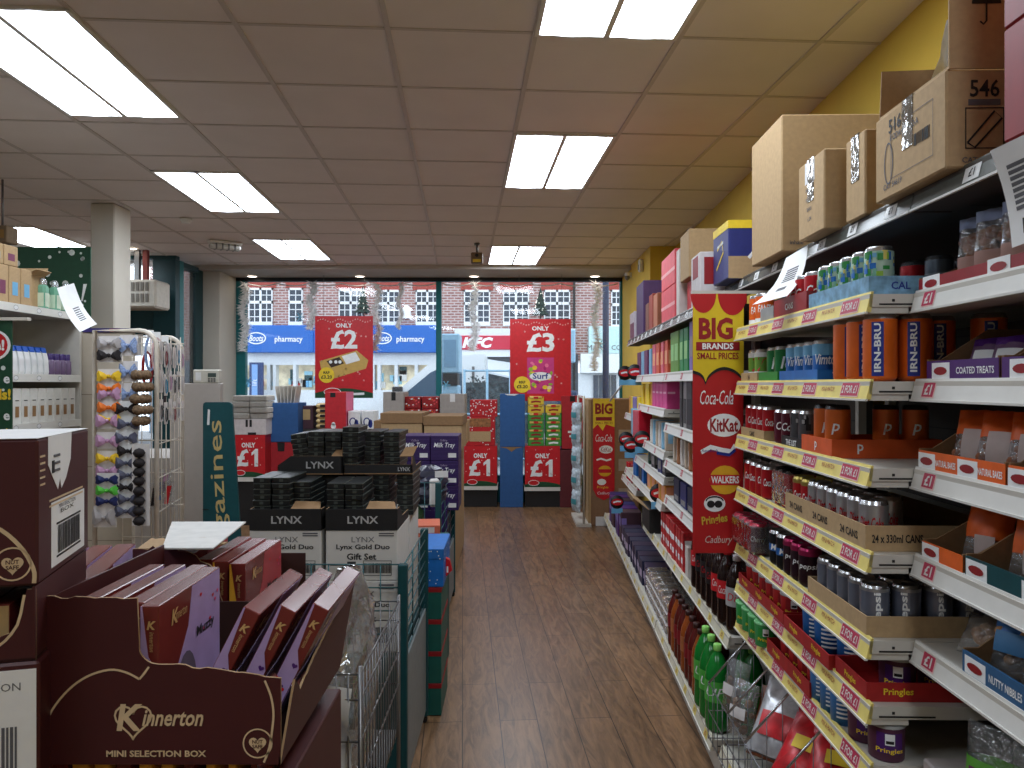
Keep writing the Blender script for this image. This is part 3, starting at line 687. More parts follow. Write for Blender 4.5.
# shelf 1 (top drinks shelf)
tray('grey tray of pale cans at the far end of the upper drinks shelf', RN, 2.48, 2.62, .02, .3, 1.76, .05, mat('grey_tray',(150,150,150),.6))
cans('orange', RN, span(2.70, 2, .075, .06), 1.76, 'beside the red brands sign')
tray('red cardboard tray of red cans on the upper drinks shelf', RN, 2.17, 2.46, .015, .24, 1.76, .06, DRED, stext='CANS', tcol=SIGNW, th=.02)
cans('red', RN, span(2.215, 3, .078, .06) , 1.7645, 'of the red tray')
tray('icy blue printed tray of patterned cans on the upper drinks shelf', RN, 1.77, 2.15, .015, .2, 1.76, .045, mat('ice_blue_tray',(120,165,195),.6,var=.35,scale=40), text='CAL', tcol=IRNB, th=.018)
cans('fruit', RN, span(1.815, 5, .074, .06), 1.7645, 'of the icy blue tray')
tray('dark slate tray behind the patterned cans', RN, 1.86, 2.2, .21, .45, 1.76, .05, mat('slate_tray',(70,76,84),.7))
cans('red', RN, span(2.04, 1, .07, .255), 1.7645, 'in the dark slate tray'); cans('grey', RN, [(1.94,.27),(1.95,.35)], 1.7645, 'of the dark slate tray')
# shelf 2
tray('brown kraft tray of lime cans beside the brands sign', RN, 2.66, 2.86, .02, .25, 1.556, .035, CARD, stext='24')
cans('limewhite', RN, span(2.71, 2, .075, .06), 1.5605, 'of the brown kraft tray')
tray('green tray of dark green cans', RN, 2.44, 2.64, .02, .25, 1.556, .035, GREEN)
cans('green', RN, span(2.49, 2, .078, .06), 1.5605, 'of the green tray')
tray('blue tray of blue drink cans', RN, 2.10, 2.42, .02, .25, 1.556, .035, BLUE, text='Vimto', tcol=SIGNW)
cans('blue', RN, span(2.15, 4, .075, .06) + span(2.15, 3, .08, .135), 1.5605, 'of the blue tray')
cans('irn', RN, [(1.80,.055),(1.882,.05),(1.964,.05),(1.80,.137),(1.882,.135)], 1.556, 'of the second shelf')
cans('irn', RN, [(1.86,.225),(1.78,.30)], 1.556, 'deeper in the second shelf')
# shelf 3
tray('white and brown tray of red cola cans beside the brands sign', RN, 2.58, 2.86, .02, .25, 1.353, .035, CARD, stext='CANS')
cans('coke', RN, span(2.62, 4, .068, .06), 1.3575, 'of the white and brown tray')
cans('maroon', RN, span(2.42, 2, .07, .06), 1.353, 'next to the patterned energy cans')
tray('black printed tray under the energy cans', RN, 2.21, 2.385, .015, .25, 1.353, .035, BLACK, stext='THE LIST', tcol=SIGNW)
cans('energy', RN, span(2.25, 2, .07, .055) + span(2.25, 2, .07, .125) , 1.3575, 'of the black printed tray')
tray('orange cardboard tray with a white p logo', RN, 1.98, 2.20, .012, .30, 1.353, .05, mat('orange_tray',(220,90,36),.6), text='p', tcol=SIGNW, th=.026, stext='p')
cans('pango', RN, [(2.06,.06),(2.06,.19),(2.04,.26),(2.14,.06)], 1.3575, 'of the orange p tray')
# shelf 4
cans('coke', RN, span(2.60, 4, .068, .05) + span(2.60, 3, .068, .12), 1.152, 'of the fourth shelf by the sign')
def multipack(body, text, tcol, lidm, n=3, k=2, r=.033, h=.115, film=True):
    def mk():
        o = thing('can_multipack', '', 'multipack')
        for i in range(n):
            for j in range(k):
                b = MB(); c = (r + j*2*r, r + i*2*r, 0); b.lathe([(0,0),(r*.98,.006),(r,.012),(r,h-.012)], body, 14, c)
                b.wraptext(text, (c[0], c[1]), r + .0008, h*.5, -1.95, .024, tcol, w=r*1.7, shear=.2)
                b.part('can_body', o)
                b = MB(); b.lathe([(r,h-.012),(r*.86,h),(r*.8,h-.005),(0,h-.005)], lidm, 14, c); b.part('can_lid', o)
        b = MB(); e = .002; W = k*2*r; L = n*2*r
        b.box(-e, W+e, -e, L+e, .004, h*.97, FILM, .012); b.part('shrink_wrap', o, 'clear shrink wrap'); return o
    return mk
place('mp_zero', multipack(COKE, 'Coca-Cola', SIGNW, BLK, 2, 2, .035, .125), RN.P(2.36, .02, 1.152), RN.rz, 'shrink-wrapped pack of black-topped red cola cans on the fourth shelf', 'can multipacks')
tray('brown tray printed CANS full of Diet Coke and red cans', RN, 1.78, 2.34, .012, .34, 1.152, .062, CARD, text='24 x 330ml CANS', tcol=INK, th=.02, tw=.12, stext='24 CANS')
cans('goldtop', RN, span(2.215, 2, .069, .05) + span(2.215, 2, .069, .118), 1.1565, 'of the brown CANS tray')
cans('diet', RN, span(1.822, 6, .0675, .05), 1.1565, 'of the brown CANS tray front row')
cans('diet', RN, span(1.89, 5, .0675, .118), 1.1565, 'of the brown CANS tray second row')
# shelf 5
place('mp_24', multipack(mat('maroon_pack_can',(90,30,44),.35,.3), 'Cherry', SIGNW, mat('pink_lid',(190,60,80),.35,.4), 4, 3, .033, .115), RN.P(2.60, -.015, .95), RN.rz, 'large shrink-wrapped pack of maroon cans under the brands sign', 'can multipacks')
cans('maxb', RN, span(2.44, 2, .068, .05), .95, 'next to the large maroon pack')
tray('long brown tray of magenta-topped cola cans', RN, 2.16, 2.60, .085, .30, .95, .04, CARD)
cans('cherry', RN, span(2.235, 3, .068, .05), .95, 'along the front of the fifth shelf')
cans('cherry', RN, span(2.22, 3, .068, .135), .9545, 'of the long brown tray')
tray('brown open tray of dark silver Pepsi cans at the shelf end', RN, 1.775, 2.15, .012, .45, .95, .05, CARD)
cans('pepsi', RN, span(1.817, 5, .0675, .05), .9545, 'of the open tray front row')
cans('pepsi', RN, span(1.817, 4, .0675, .125), .9545, 'of the open tray second row')
cans('pepsi', RN, span(1.817, 3, .0675, .20), .9545, 'of the open tray third row')
cans('pepsi', RN, span(1.817, 3, .0675, .275), .9545, 'of the open tray fourth row')
cans('pepsi', RN, span(1.817, 2, .0675, .35), .9545, 'of the open tray innermost row')
# shelf 6: crisp pots and tubs
def pot(body, label_m, lid, r=.037, h=.082, text='Pringles'):
    def mk():
        o = thing('crisp_pot', '', 'crisps tub'); b = MB(); b.lathe([(0,.001),(r*.93,.001),(r*.95,.004),(r,h-.008)], body, 18)
        b.wrapquad((0,0), r + .0006, -2.6, -1.2, h*.25, h*.8, label_m, 6); b.wraptext(text, (0,0), r + .0014, h*.32, -1.9, .014, YEL, w=r*1.5, bold=.02)
        V = [(.0,0)]; 
        b.wrapquad((0,0), r + .0012, -2.15, -1.65, h*.48, h*.78, SIGNW, 4); b.wrapquad((0,0), r + .0016, -2.1, -1.7, h*.52, h*.6, INK, 4)
        b.part('pot_body', o); b = MB(); b.lathe([(r*1.03,h-.008),(r*1.05,h-.002),(r*1.0,h),(r*.92,h-.002),(0,h-.002)], lid, 18); b.part('lid', o); return o
    return mk
REDP = mat('crisp_pot_red',(176,34,36),.4); GRNP = mat('crisp_pot_green',(58,150,84),.4); LIDC = mat('clear_grey_lid',(170,172,172),.3)
def pots(key, mk, F, pts, z, where, desc):
    for i, (a, d) in enumerate(pts):
        place(key, mk, F.P(a, d, z), F.rz + random.uniform(-.2,.2), f'{desc}, {ORD[i]} from near end {where}', desc + 's')
KRED = mat('red_printed_tray',(168,32,34),.55,var=.15)
redpot = pot(REDP, DRED, LIDC); greenpot = pot(GRNP, GREEN, mat('green_lid',(120,190,130),.35))
tray('red printed crisps tray at the far end of the pot shelf', RN, 2.34, 2.84, .005, .3, .798, .04, KRED, stext='Pringles', tcol=YEL)
pots('redpot', redpot, RN, span(2.40, 6, .076, .055) , .8025, 'of the sixth shelf tray', 'small red crisps pot')
def tub(body, r=.042, h=.105):
    def mk():
        o = thing('snack_tub', '', 'tub'); b = MB(); b.lathe([(0,.001),(r*.93,.001),(r,h-.01)], body, 20)
        for k in range(5): b.wrapquad((0,0), r*.975 + .0016, -2.5, -1.3, h*(.2+.11*k), h*(.25+.11*k), SIGNW, 6)
        b.part('tub_body', o); b = MB(); b.lathe([(r*1.04,h-.01),(r*1.04,h),(r*.95,h-.003),(0,h-.003)], BLUC, 20); b.part('lid', o); return o
    return mk
bt = tub(BLUE)
for i, (a, d) in enumerate(((2.10,.055),(2.19,.055),(2.02,.085))): place('tub', bt, RN.P(a, d, .8025), RN.rz, f'blue snack tub with white stripes, {ORD[i]} on the sixth shelf', 'blue snack tubs')
tray('long red tray under the blue snack tubs', RN, 1.97, 2.32, .0, .28, .798, .04, KRED, stext='Pringles', tcol=YEL)
tray('open red printed tray holding two plum crisps pots', RN, 1.775, 1.955, .012, .36, .798, .045, KRED, text='Pringles', tcol=YEL, th=.02, tw=.07, stext='Pringles')
plum = pot(mat('plum_pot',(84,40,66),.4), PURPLE, LIDC, .042, .088)
pots('plum', plum, RN, [(1.84,.115),(1.85,.215)], .8025, 'of the open red tray', 'plum coloured crisps pot')
# shelf 7
pots('greenpot', greenpot, RN, span(2.56, 4, .078, .02) , .66, 'of the seventh shelf', 'small green crisps pot')
tray('red tray of crisps pots on the seventh shelf', RN, 2.12, 2.50, .005, .3, .66, .045, KRED, stext='Pringles', tcol=YEL)
pots('redpot', redpot, RN, span(2.17, 4, .077, .055), .6645, 'of the seventh shelf tray', 'small red crisps pot')
bt2 = tub(mat('sky_blue_tub',(60,130,200),.4), .036, .10)
for i in range(3): place('tub2', bt2, RN.P(1.98 + .05*0 + i*.078*0.9, .045, .66), RN.rz, f'sky blue snack tub, {ORD[i]} along the seventh shelf', 'sky blue snack tubs')
pots('plum', plum, RN, [(1.80,.07),(1.89,.06)], .66, 'of the seventh shelf', 'plum coloured crisps pot')

# ---- cartons on the top shelf
def text_face(b, t, o, u, v, h, m, w=None): b.text(t, o, u, v, h, m, w=w, bold=.015)
ZT = 1.9955
def carton(label, a0, a1, d0, d1, h, F=RN, z=ZT, m=CARD, prints=None, tape=True, rz=0, name='cardboard_box', cat='box', group='cartons on the top shelf', flaps=None):
    r = thing(name, label, cat, F.P(a0, d0, z), F.rz + rz, group); L = a1 - a0; W = d1 - d0
    b = MB(); b.box(0, W, 0, L, 0, h, m, .004); b.part('carton_body', r)
    if tape:
        b = MB(); TAPE = clear('packing_tape', (200,190,170), diff=.25, gloss=.25, rough=.15, bump=.3)
        b.box(-.0015, -.0005, L/2 - .024, L/2 + .024, h*.45, h + .0012, TAPE); b.box(-.0015, W*.9, L/2 - .024, L/2 + .024, h + .0005, h + .0015, TAPE); b.part('packing_tape', r)
    if prints:
        b = MB(); prints(b, L, W, h); b.part('printing', r)
    return r
S_U = -Y_      # reading direction on the aisle side (x = 0 face), seen from the aisle
carton('largest plain brown box at the middle of the top shelf', 2.52, 2.86, .06, .52, .46, tape=False, prints=lambda b, L, W, h: text_face(b, 'inhale', (.05, -.001, .03), X_, Z_, .014, GREYINK))
def pr2(b, L, W, h):
    b.box(-.001, -.0003, L*.35, L*.72, h*.7, h*.98, PAPER)
    for i, t in enumerate(('34682 B3', 'PR BOX', 'BARS', 'x 24')): text_face(b, t, (-.0012, L*.55, h*(.62-.13*i)), S_U, Z_, .012, GREYINK)
carton('small taped brown box in front of the large plain box', 2.155, 2.36, .06, .34, .232, prints=pr2)
carton('narrow brown box squeezed between two top shelf boxes', 1.97, 2.09, .095, .4, .225)
def pr4(b, L, W, h):
    text_face(b, '51692', (-.0012, L*.62, h*.82), S_U, Z_, .034, INK, w=.10); text_face(b, 'KODAK 51692-A', (-.0012, L*.55, h*.68), S_U, Z_, .016, GREYINK, w=.13)
    b.ring((-.0012, L*.78, h*.4), S_U, Z_, .022, .05, .004, GREYINK); text_face(b, 'CAT 54619', (-.0012, L*.72, h*.14), S_U, Z_, .014, GREYINK)
    for i in range(14): b.box(-.0012, -.0004, L*.2 + i*.005, L*.2 + i*.005 + random.choice((.001,.003)), h*.42, h*.55, INK)
    b.ring((-.0012, L*.45, h*.5), S_U, Z_, L*.42, h*.42, .002, GREYINK, n=4, a0=PI/4, a1=2*PI+PI/4)
    text_face(b, '546', (.078, -.0012, h*.80), X_, Z_, .036, INK, w=.06); b.box(.045, .11, -.0012, -.0004, h*.63, h*.69, GREYINK)
    b.ring((.078, -.0012, h*.40), X_, Z_, .056, .06, .003, INK, n=4, a0=PI/4, a1=2*PI+PI/4); text_face(b, 'CAT 54619', (.07, -.0012, h*.08), X_, Z_, .012, GREYINK)
    b.strip((.078, -.0012, h*.40), X_, Z_, [(-.035,-.03),(.02,.035),(.035,.02),(-.02,-.04),(-.035,-.03)], .004, INK)
r = carton('large printed brown box with 546 and an umbrella mark on its raised flap', 1.55, 1.867, .075, .42, .205, prints=pr4)
b = MB(); b.box(0.003, .345, -.006, -.002, .203, .40, CARD); 
c = (.078, -.0072, .335); b.disc(c, X_, Z_, .03, .03, INK, 14, 0, PI); b.strip(c, X_, Z_, [(0,0),(0,-.035),(-.006,-.042),(-.013,-.036)], .004, INK)
for i in range(7): b.strip((c[0]-.03+i*.01, c[1], c[2]+.035+.004*(i % 2)), X_, Z_, [(0,0),(-.002,.01)], .002, INK)
b.part('raised_flap', r, 'raised front flap with umbrella mark')
b = MB(); b.box(.004, .008, .0, .30, .204, .21, CARD); b.plate((.01, .315, .20), X_, Z_, [(0,0),(.33,0),(.34,.14),(.005,.13)], .004, CARDD); b.part('rear_flap', r, 'raised rear flap')
b = MB(); MILK = mat('white_polythene', (226,226,224), .3)
V = []; 
for i in range(7):
    for j in range(5): V.append((.085 + .10*j/4 + .03*i/6 + .008*math.sin(i*1.3), .25 + .02*math.sin(j*2+i), .15 + .31*i/6*(.72+.28*math.sin(j*.7)) + .01*math.sin(j*3+i)))
b.add(V, [(i*5+j, i*5+j+1, i*5+5+j+1, i*5+5+j) for i in range(6) for j in range(4)], MILK, True); b.part('polythene_liner', r, 'white plastic liner sticking up')
carton('brown box beside the red cartons at the near end of the top shelf', 1.42, 1.53, .2, .42, .25, prints=lambda b, L, W, h: text_face(b, '546', (.08, -.001, h*.5), X_, Z_, .03, INK))
r = carton('red carton with a white label at the near top corner', 1.18, 1.395, .095, .42, .21, m=DRED, tape=False, prints=lambda b, L, W, h: (b.box(-.001, -.0002, .0, L*.5, h*.2, h*.8, PAPER), [b.box(-.0016, -.001, .01, L*.45, h*(.3+.09*i), h*(.34+.09*i), GREYINK) for i in range(5)]))
carton('red carton stacked above another at the near top corner', 1.18, 1.395, .095, .42, .2, z=ZT + .2105, m=DRED, tape=False)
# blue and yellow box, then packs to the far end
NAVYB = mat('navy_printed_box', (44,52,120), .45)
def prb(b, L, W, h):
    b.box(-.0012, -.0002, 0, L, h*.86, h, YEL); b.box(0, W, -.0012, -.0002, h*.86, h, YEL); b.box(0, W, -.0012, -.0002, 0, h*.38, CARD)
    b.strip((-.0016, L/2, h*.5), S_U, Z_, [(-L*.25,-h*.25),(L*.2,.0),(L*.1,h*.2),(-L*.2,h*.1)], .012, YEL); b.strip((W*.55, -.0016, h*.55), X_, Z_, [(-.02,-.05),(.02,0),(.0,.06)], .014, SIGNW)
    text_face(b, '450', (W*.75, -.0016, h*.93), X_, Z_, h*.08, INK); b.strip((-.0016, L*.5, h*.64), S_U, Z_, [(-.05,0),(.05,.01)], .012, SIGNW)
carton('navy and yellow printed box near the far end of the top shelf', 3.16, 3.42, .05, .24, .245, m=NAVYB, tape=False, prints=prb)
carton('thin red and white carton behind the navy and yellow box', 3.08, 3.12, .2, .34, .22, m=DRED, tape=False)
def bigcard(label, a0, a1, d0, d1, h, m, F=RF, z=1.9105, prints=None, name='product_box'): return carton(label, a0, a1, d0, d1, h, F, z, m, prints, False, name=name, group='boxes on the far top shelf')
bigcard('white box with red print on the far top shelf beside the navy box', 3.46, 3.66, .02, .2, .25, mat('offwhite_pack',(214,206,206),.5), prints=lambda b, L, W, h: (b.box(-.001,0,L*.2,L*.8,h*.55,h*.95,DRED), b.box(.02,W,-.001,0,h*.4,h*.9,DRED)))
bigcard('red pack on the far top shelf under the brown carton', 3.70, 3.92, .05, .3, .17, RED)
carton('brown carton stacked on red packs above the far top shelf', 3.72, 3.95, .02, .32, .24, F=RF, z=1.9105 + .1705, tape=False)
bigcard('cream backed pack beside the coral boxes', 3.98, 4.07, .02, .2, .36, mat('cream_pack',(214,204,198),.6))
for i in range(2): bigcard(('lower' if i == 0 else 'upper') + ' coral pink box in the tall pair on the far top shelf', 4.09, 4.55, .015, .22, .19, mat('coral_box',(226,84,92),.5), z=1.9105 + i*.1905, prints=lambda b, L, W, h: b.box(-.001, 0, 0, L, h*.4, h*.5, mat('coral_line',(244,170,170),.5)))
bigcard('dark bottle-shaped pack next to the coral boxes', 4.60, 4.70, .05, .2, .2, BLACK)
for i, (a, h, m, t) in enumerate(((4.76,.22,mat('tan_pack',(176,110,80),.6),'tan'),(4.96,.24,mat('rust_pack',(150,62,44),.6),'rust red'),(5.14,.2,mat('brown_pack',(120,72,56),.6),'brown'))): bigcard(f'{t} gift box on the far top shelf between coral and purple boxes', a, a + .16, .02, .24, h, m)
bigcard('purple box with a dark front at the far end of the top shelf', 5.50, 5.90, .03, .3, .40, mat('violet_box',(80,52,96),.55))
bigcard('white box with a plum panel at the far end of the top shelf', 5.98, 6.26, .02, .2, .22, mat('lilac_white_box',(206,196,204),.55), prints=lambda b, L, W, h: b.box(-.001, 0, 0, L*.9, 0.01, h*.6, mat('plum_panel',(120,50,84),.5)))
# ---- hanging brands sign (faces the camera)
r = thing('aisle_sign', 'tall red and yellow BIG BRANDS SMALL PRICES sign at the end of the drinks bay', 'sign', (.702, 2.912, .893), -.02)
SW, SH = .245, 1.007
b = MB(); b.M = Matrix.Scale(.80, 4, X_); b.box(0, SW, 0, .006, 0, SH, mat('sign_red', (186,26,32), .45, var=.03), .002); b.part('board', r)
def smooth2(pts, k=4):
    out = []; n = len(pts)
    for i in range(n-1):
        p0, p1, p2, p3 = pts[max(0,i-1)], pts[i], pts[i+1], pts[min(n-1,i+2)]
        for j in range(k):
            t = j/k; out.append(tuple(.5*((2*p1[q]) + (-p0[q]+p2[q])*t + (2*p0[q]-5*p1[q]+4*p2[q]-p3[q])*t*t + (-p0[q]+3*p1[q]-3*p2[q]+p3[q])*t**3) for q in (0,1)))
    return out + [pts[-1]]
b = MB(); b.M = Matrix.Scale(.80, 4, X_); y = -.001
CB = smooth2([(0,.710),(.03,.702),(.05,.688),(.06,.668)]) + smooth2([(.062,.666),(.075,.69),(.11,.714),(.15,.723),(.19,.716),(.22,.70),(SW,.675)]) + [(SW,SH),(0,SH)]
b.plate((0, y - .0006, 0), X_, Z_, [(p[0], p[1] - .012) for p in CB[:-2]] + CB[-2:], .0006, BLACK)
b.plate((0, y - .0012, 0), X_, Z_, CB, .0006, mat('sign_yellow', (226,196,36), .45, var=.03))
for cx, rr in ((.05,.062),(.19,.07)): b.disc((cx, y - .0018, SH - .0), X_, Z_, rr, rr*1.2, mat('sign_red',(0,0,0)), 16, PI, 2*PI)
y -= .0024
b.text('BIG', (.110, y, .872), X_, Z_, .085, DRED, w=.165, bold=.04); b.box(.015, .225, y, y + .0005, .787, .820, DRED); b.text('BRANDS', (.12, y - .0006, .8035), X_, Z_, .024, SIGNW, w=.15, bold=.03)
b.text('SMALL PRICES', (.12, y, .766), X_, Z_, .026, DRED, w=.20, bold=.02); b.part('yellow_header', r, 'yellow header reading BIG BRANDS SMALL PRICES')
b = MB(); b.M = Matrix.Scale(.80, 4, X_); y = -.0014
b.text('Coca-Cola', (.115, y, .605), X_, Z_, .055, SIGNW, w=.16, shear=.3)
b.disc((.15, y, .497), X_, Z_, .08, .045, SIGNW); b.text('KitKat', (.15, y - .0006, .497), X_, Z_, .052, DRED, w=.135, bold=.03)
b.strip((.125, y, .40), X_, Z_, [(-.085,-.008),(-.04,.012),(.02,.0),(.06,-.004),(.08,.02)], .018, SIGNW); b.strip((.125, y - .0005, .394), X_, Z_, [(-.01,-.004),(.05,-.012),(.08,.008)], .012, IRNB); b.text('Aquafresh', (.08, y - .0008, .397), X_, Z_, .016, IRNB, w=.08, shear=.2)
b.disc((.155, y, .285), X_, Z_, .075, .056, mat('crisp_yellow',(232,176,40),.45)); b.box(.082, .228, y - .0008, y - .0004, .265, .305, RED); b.text('WALKERS', (.155, y - .0014, .286), X_, Z_, .028, SIGNW, w=.135, bold=.03)
b.disc((.105, y, .193), X_, Z_, .052, .032, SIGNW); b.disc((.087, y - .0006, .191), X_, Z_, .019, .014, INK); b.disc((.123, y - .0006, .191), X_, Z_, .019, .014, INK); b.ring((.105, y - .0006, .203), X_, Z_, .044, .02, .006, INK, 10, 0, PI)
b.text('Pringles', (.105, y, .128), Vector((1,0,.12)), Vector((-.12,0,1)), .042, mat('sign_gold',(214,178,60),.5), w=.125, bold=.03); b.text('Cadbury', (.125, y, .05), X_, Z_, .036, mat('pale_script',(226,206,200),.5), w=.13, shear=.3)
b.part('brand_logos', r, 'brand logos on red')
b = MB(); b.box(-.005, .30, -.002, .012, SH + .0, SH + .012, STEEL); b.part('hanger_bar', r, 'pale metal bar along its top')
# paper notices taped to the shelf edge
def sheet(name, label, cat, P4, m, lines, n=6, sag=.01, parent=None):
    """curved sheet through four corners (top left, top right, bottom right, bottom left)"""
    tl, tr, br, bl = [Vector(p) for p in P4]; b = MB(); V = []; nn = (tr - tl).cross(bl - tl).normalized()
    def q(u, v): return (tl*(1-u) + tr*u)*(1-v) + (bl*(1-u) + br*u)*v + nn * (sag * math.sin(PI*v))
    for i in range(n+1):
        for j in range(4): V.append(q(j/3, i/n))
    F = [(i*4+j, i*4+j+1, i*4+5+j, i*4+4+j) for i in range(n) for j in range(3)]
    off = nn * -.0006
    b.add(V, F, m, True); o = b.thing(name, label, cat)
    b = MB()
    for (u0, u1, v0, v1, mm) in lines:
        for s_ in (-1, 1): b.add([q(u0,v0) + off*s_*1.5, q(u1,v0) + off*s_*1.5, q(u1,v1) + off*s_*1.5, q(u0,v1) + off*s_*1.5], [(0,1,2,3)], mm)
    b.part('printed_lines', o); return o
LN = [(.3,.75,.28+.045*i,.305+.045*i,GREYINK) for i in range(6)] + [(.35,.65,.66,.74,GREYINK)]
sheet('price_notice', 'white printed notice hanging from the top shelf above the red cans', 'notice', (at(786,259,2.42), at(808,246,2.33), at(787,297,2.26), at(752,306,2.34)), PAPER, LN, sag=.02)
LN2 = [(.2,.9,.2+.06*i,.24+.06*i,GREYINK) for i in range(8)] + [(.3,.8,.75,.9,INK)]
sheet('price_notice', 'white printed notice clipped to the shelf edge above the bagged treats', 'notice', (at(990,152,1.375), at(1040,128,1.29), at(1056,232,1.27), at(1012,249,1.355)), PAPER, LN2, sag=.012)

# ---- near bay stock
def bag(w, h, d, film, fill=None, head=None, headh=.25, label=None, lab_box=(-.3,.3,.3,.6), seed=1, text=None, tcol=INK, name='snack_bag', cat='bag', wob=.004):
    """pillow bag standing up, faces local -y; crimped top and bottom"""
    def mk():
        rn = random.Random(seed); o = thing(name, '', cat); b = MB(); nu, nv = 9, 11
        def thick(u, v): return d/2 * max(0, 1 - abs(u)**2.6)**.6 * max(0, math.sin(PI*min(1, max(0, v*.98 + .01))))**.55
        G = {}
        for s_ in (-1, 1):
            for i in range(nv+1):
                for j in range(nu+1):
                    u = -1 + 2*j/nu; v = i/nv; t = thick(u, v); inset = 1 - .05*math.sin(PI*v)
                    e = rn.uniform(-wob, wob) if t > .003 else 0
                    G[(s_,i,j)] = Vector((u*w/2*inset, s_*(t + .0006) + e, v*h))
        for s_ in (-1, 1):
            V = [G[(s_,i,j)] for i in range(nv+1) for j in range(nu+1)]
            F = []; FH = []
            for i in range(nv):
                for j in range(nu):
                    q = (i*(nu+1)+j, i*(nu+1)+j+1, (i+1)*(nu+1)+j+1, (i+1)*(nu+1)+j)
                    (FH if head and (i+.5)/nv > 1 - headh else F).append(q)
            b.add(V, F, film, True)
            if FH: b.add(V, FH, head, True)
        b.part('bag_film', o)
        if label is not None:
            b = MB(); x0, x1, z0, z1 = [k*q for k, q in zip(lab_box, (w, w, h, h))]; V = []
            for i in range(5):
                for j in range(5):
                    x = x0 + (x1-x0)*j/4; z = z0 + (z1-z0)*i/4; V.append((x, -thick(2*x/w, z/h) - wob - .002, z))
            b.add(V, [(i*5+j, i*5+j+1, i*5+6+j, i*5+5+j) for i in range(4) for j in range(4)], label, True)
            if text: b.text(text, ((x0+x1)/2, -d/2 - wob - .004, (z0+z1)/2), X_, Z_, (z1-z0)*.35, tcol, w=(x1-x0)*.8, bold=.02)
            b.part('label', o)
        if fill is not None:
            b = MB()
            for k in range(16):
                u = rn.uniform(-.7,.7); v = rn.uniform(.08,.62); t = thick(u, v)*.6; q = rn.uniform(.010,.017)*min(1, d/.05)
                b.lathe([(0,-q),(q*.8,-q*.6),(q,0),(q*.8,q*.6),(0,q)], fill, 7, (u*w/2, rn.uniform(-t,t)*.8, v*h + .012))
            b.part('contents', o, kind_stuff(o))
        return o
    return mk
def kind_stuff(o): return None
CFILM = clear('bag_film_clear', diff=.12, gloss=.22, rough=.12, bump=.5, scale=60)
TREAT = mat('dried_treat', (160,98,62), .8, var=.3); NUT = mat('nut_kernel', (190,140,90), .7, var=.2)
def stocktray(label, a0, a1, z, m, text, tcol=SIGNW, h=.05, d0=.115, d1=.36, panel=None, cut=True):
    """display tray of the near bay: high back sides sloping to a low printed front along the aisle"""
    r = thing('stock_tray', label, 'tray', RN.P(a0, d0, z), RN.rz, 'open stock trays'); L = a1 - a0; W = d1 - d0; t = .004; H = h*2.6
    b = MB(); b.box(0, W, 0, L, .0005, t, CARDD); b.box(W - t, W, 0, L, t, H, CARDD)
    for y in (0, L - t): b.plate((0, y, t), X_, Z_, [(0,0),(W,0),(W,H-t),(W*.55,H-t),(W*.12,h),(0,h)], t, CARDD)
    b.part('tray_body', r)
    b = MB(); b.box(-.001, t, 0, L, .0, h, m)
    n = max(1, round(L / .2))
    for i in range(n):
        yc = L*(i + .5)/n; b.plate((-.0016, yc + L/n*.28, h*.5), S_U, Z_, [(-.035,-.018),(.035,-.018),(.035,.018),(-.035,.018)], .0005, SIGNW)
        b.disc((-.0024, yc + L/n*.28, h*.5), S_U, Z_, .026, .009, DRED, 12); b.text(text, (-.0016, yc - L/n*.2, h*.5), S_U, Z_, h*.32, tcol, w=L/n*.5, bold=.02)
    b.part('front_panel', r, 'printed front panel'); return r
def bags(key, mk, pts, F, label, group, face=-.9):
    for i, (a, d, z, tilt) in enumerate(pts):
        lab = label if len(pts) == 1 else f'{label}, {ORD[i]} from the far end'
        o = place(key, mk, F.P(a, d, z), (tilt, 0, F.rz + face), lab, group)
stocktray('red low tray of bagged dog treats on the upper near shelf', 1.25, 1.735, 1.76, DRED, '', h=.03)
bags('treat', bag(.085, .155, .05, CFILM, TREAT, mat('treat_header',(150,160,190),.4), .22, mat('treat_label',(190,150,140),.5), (-.36,.36,.1,.4), 3, name='treat_bag'), [(1.66,.20,1.766,-.1),(1.58,.19,1.766,-.1),(1.49,.19,1.766,-.1),(1.40,.19,1.766,-.1)], RN, 'clear treat bag with printed header in the red tray', 'bagged treats upper near shelf', -1.0)
stocktray('purple printed tray of coated treats', 1.44, 1.70, 1.556, PURPLE, 'COATED TREATS', h=.045)
stocktray('second purple printed tray nearest the frame edge', 1.16, 1.43, 1.556, PURPLE, 'COATED TREATS', h=.045)
LIL = mat('lilac_sachet',(110,80,112),.4)
bags('coated', bag(.10, .10, .05, LIL, None, PURPLE, .3, SIGNW, (-.2,.3,.2,.55), 4, name='treat_sachet', wob=.005), [(1.63,.20,1.561,-.5),(1.55,.20,1.561,-.5),(1.47,.21,1.561,-.5),(1.37,.20,1.561,-.5),(1.29,.20,1.561,-.5)], RN, 'small purple treat sachet in a purple tray', 'purple treat sachets', -1.1)
stocktray('orange printed tray of natural bakes', 1.42, 1.735, 1.353, ORANGE, 'NATURAL BAKES', h=.045)
stocktray('second orange tray nearest the frame edge on the third shelf', 1.1, 1.41, 1.353, ORANGE, 'NATURAL BAKES', h=.045)
bags('bake', bag(.11, .14, .06, CFILM, TREAT, ORANGE, .48, mat('pale_label',(206,190,186),.4), (-.15,.42,.12,.62), 6, name='treat_bag', wob=.005), [(1.655,.19,1.358,-.35),(1.565,.19,1.358,-.35),(1.475,.2,1.358,-.3),(1.36,.19,1.358,-.35),(1.27,.19,1.358,-.35)], RN, 'clear and orange bag of bakes in an orange tray', 'orange topped treat bags', -1.05)
stocktray('low orange tray at the far end of the fourth near shelf', 1.56, 1.72, 1.152, ORANGE, '', h=.04)
stocktray('teal printed tray on the fourth near shelf', 1.2, 1.55, 1.152, TEAL, '', h=.045)
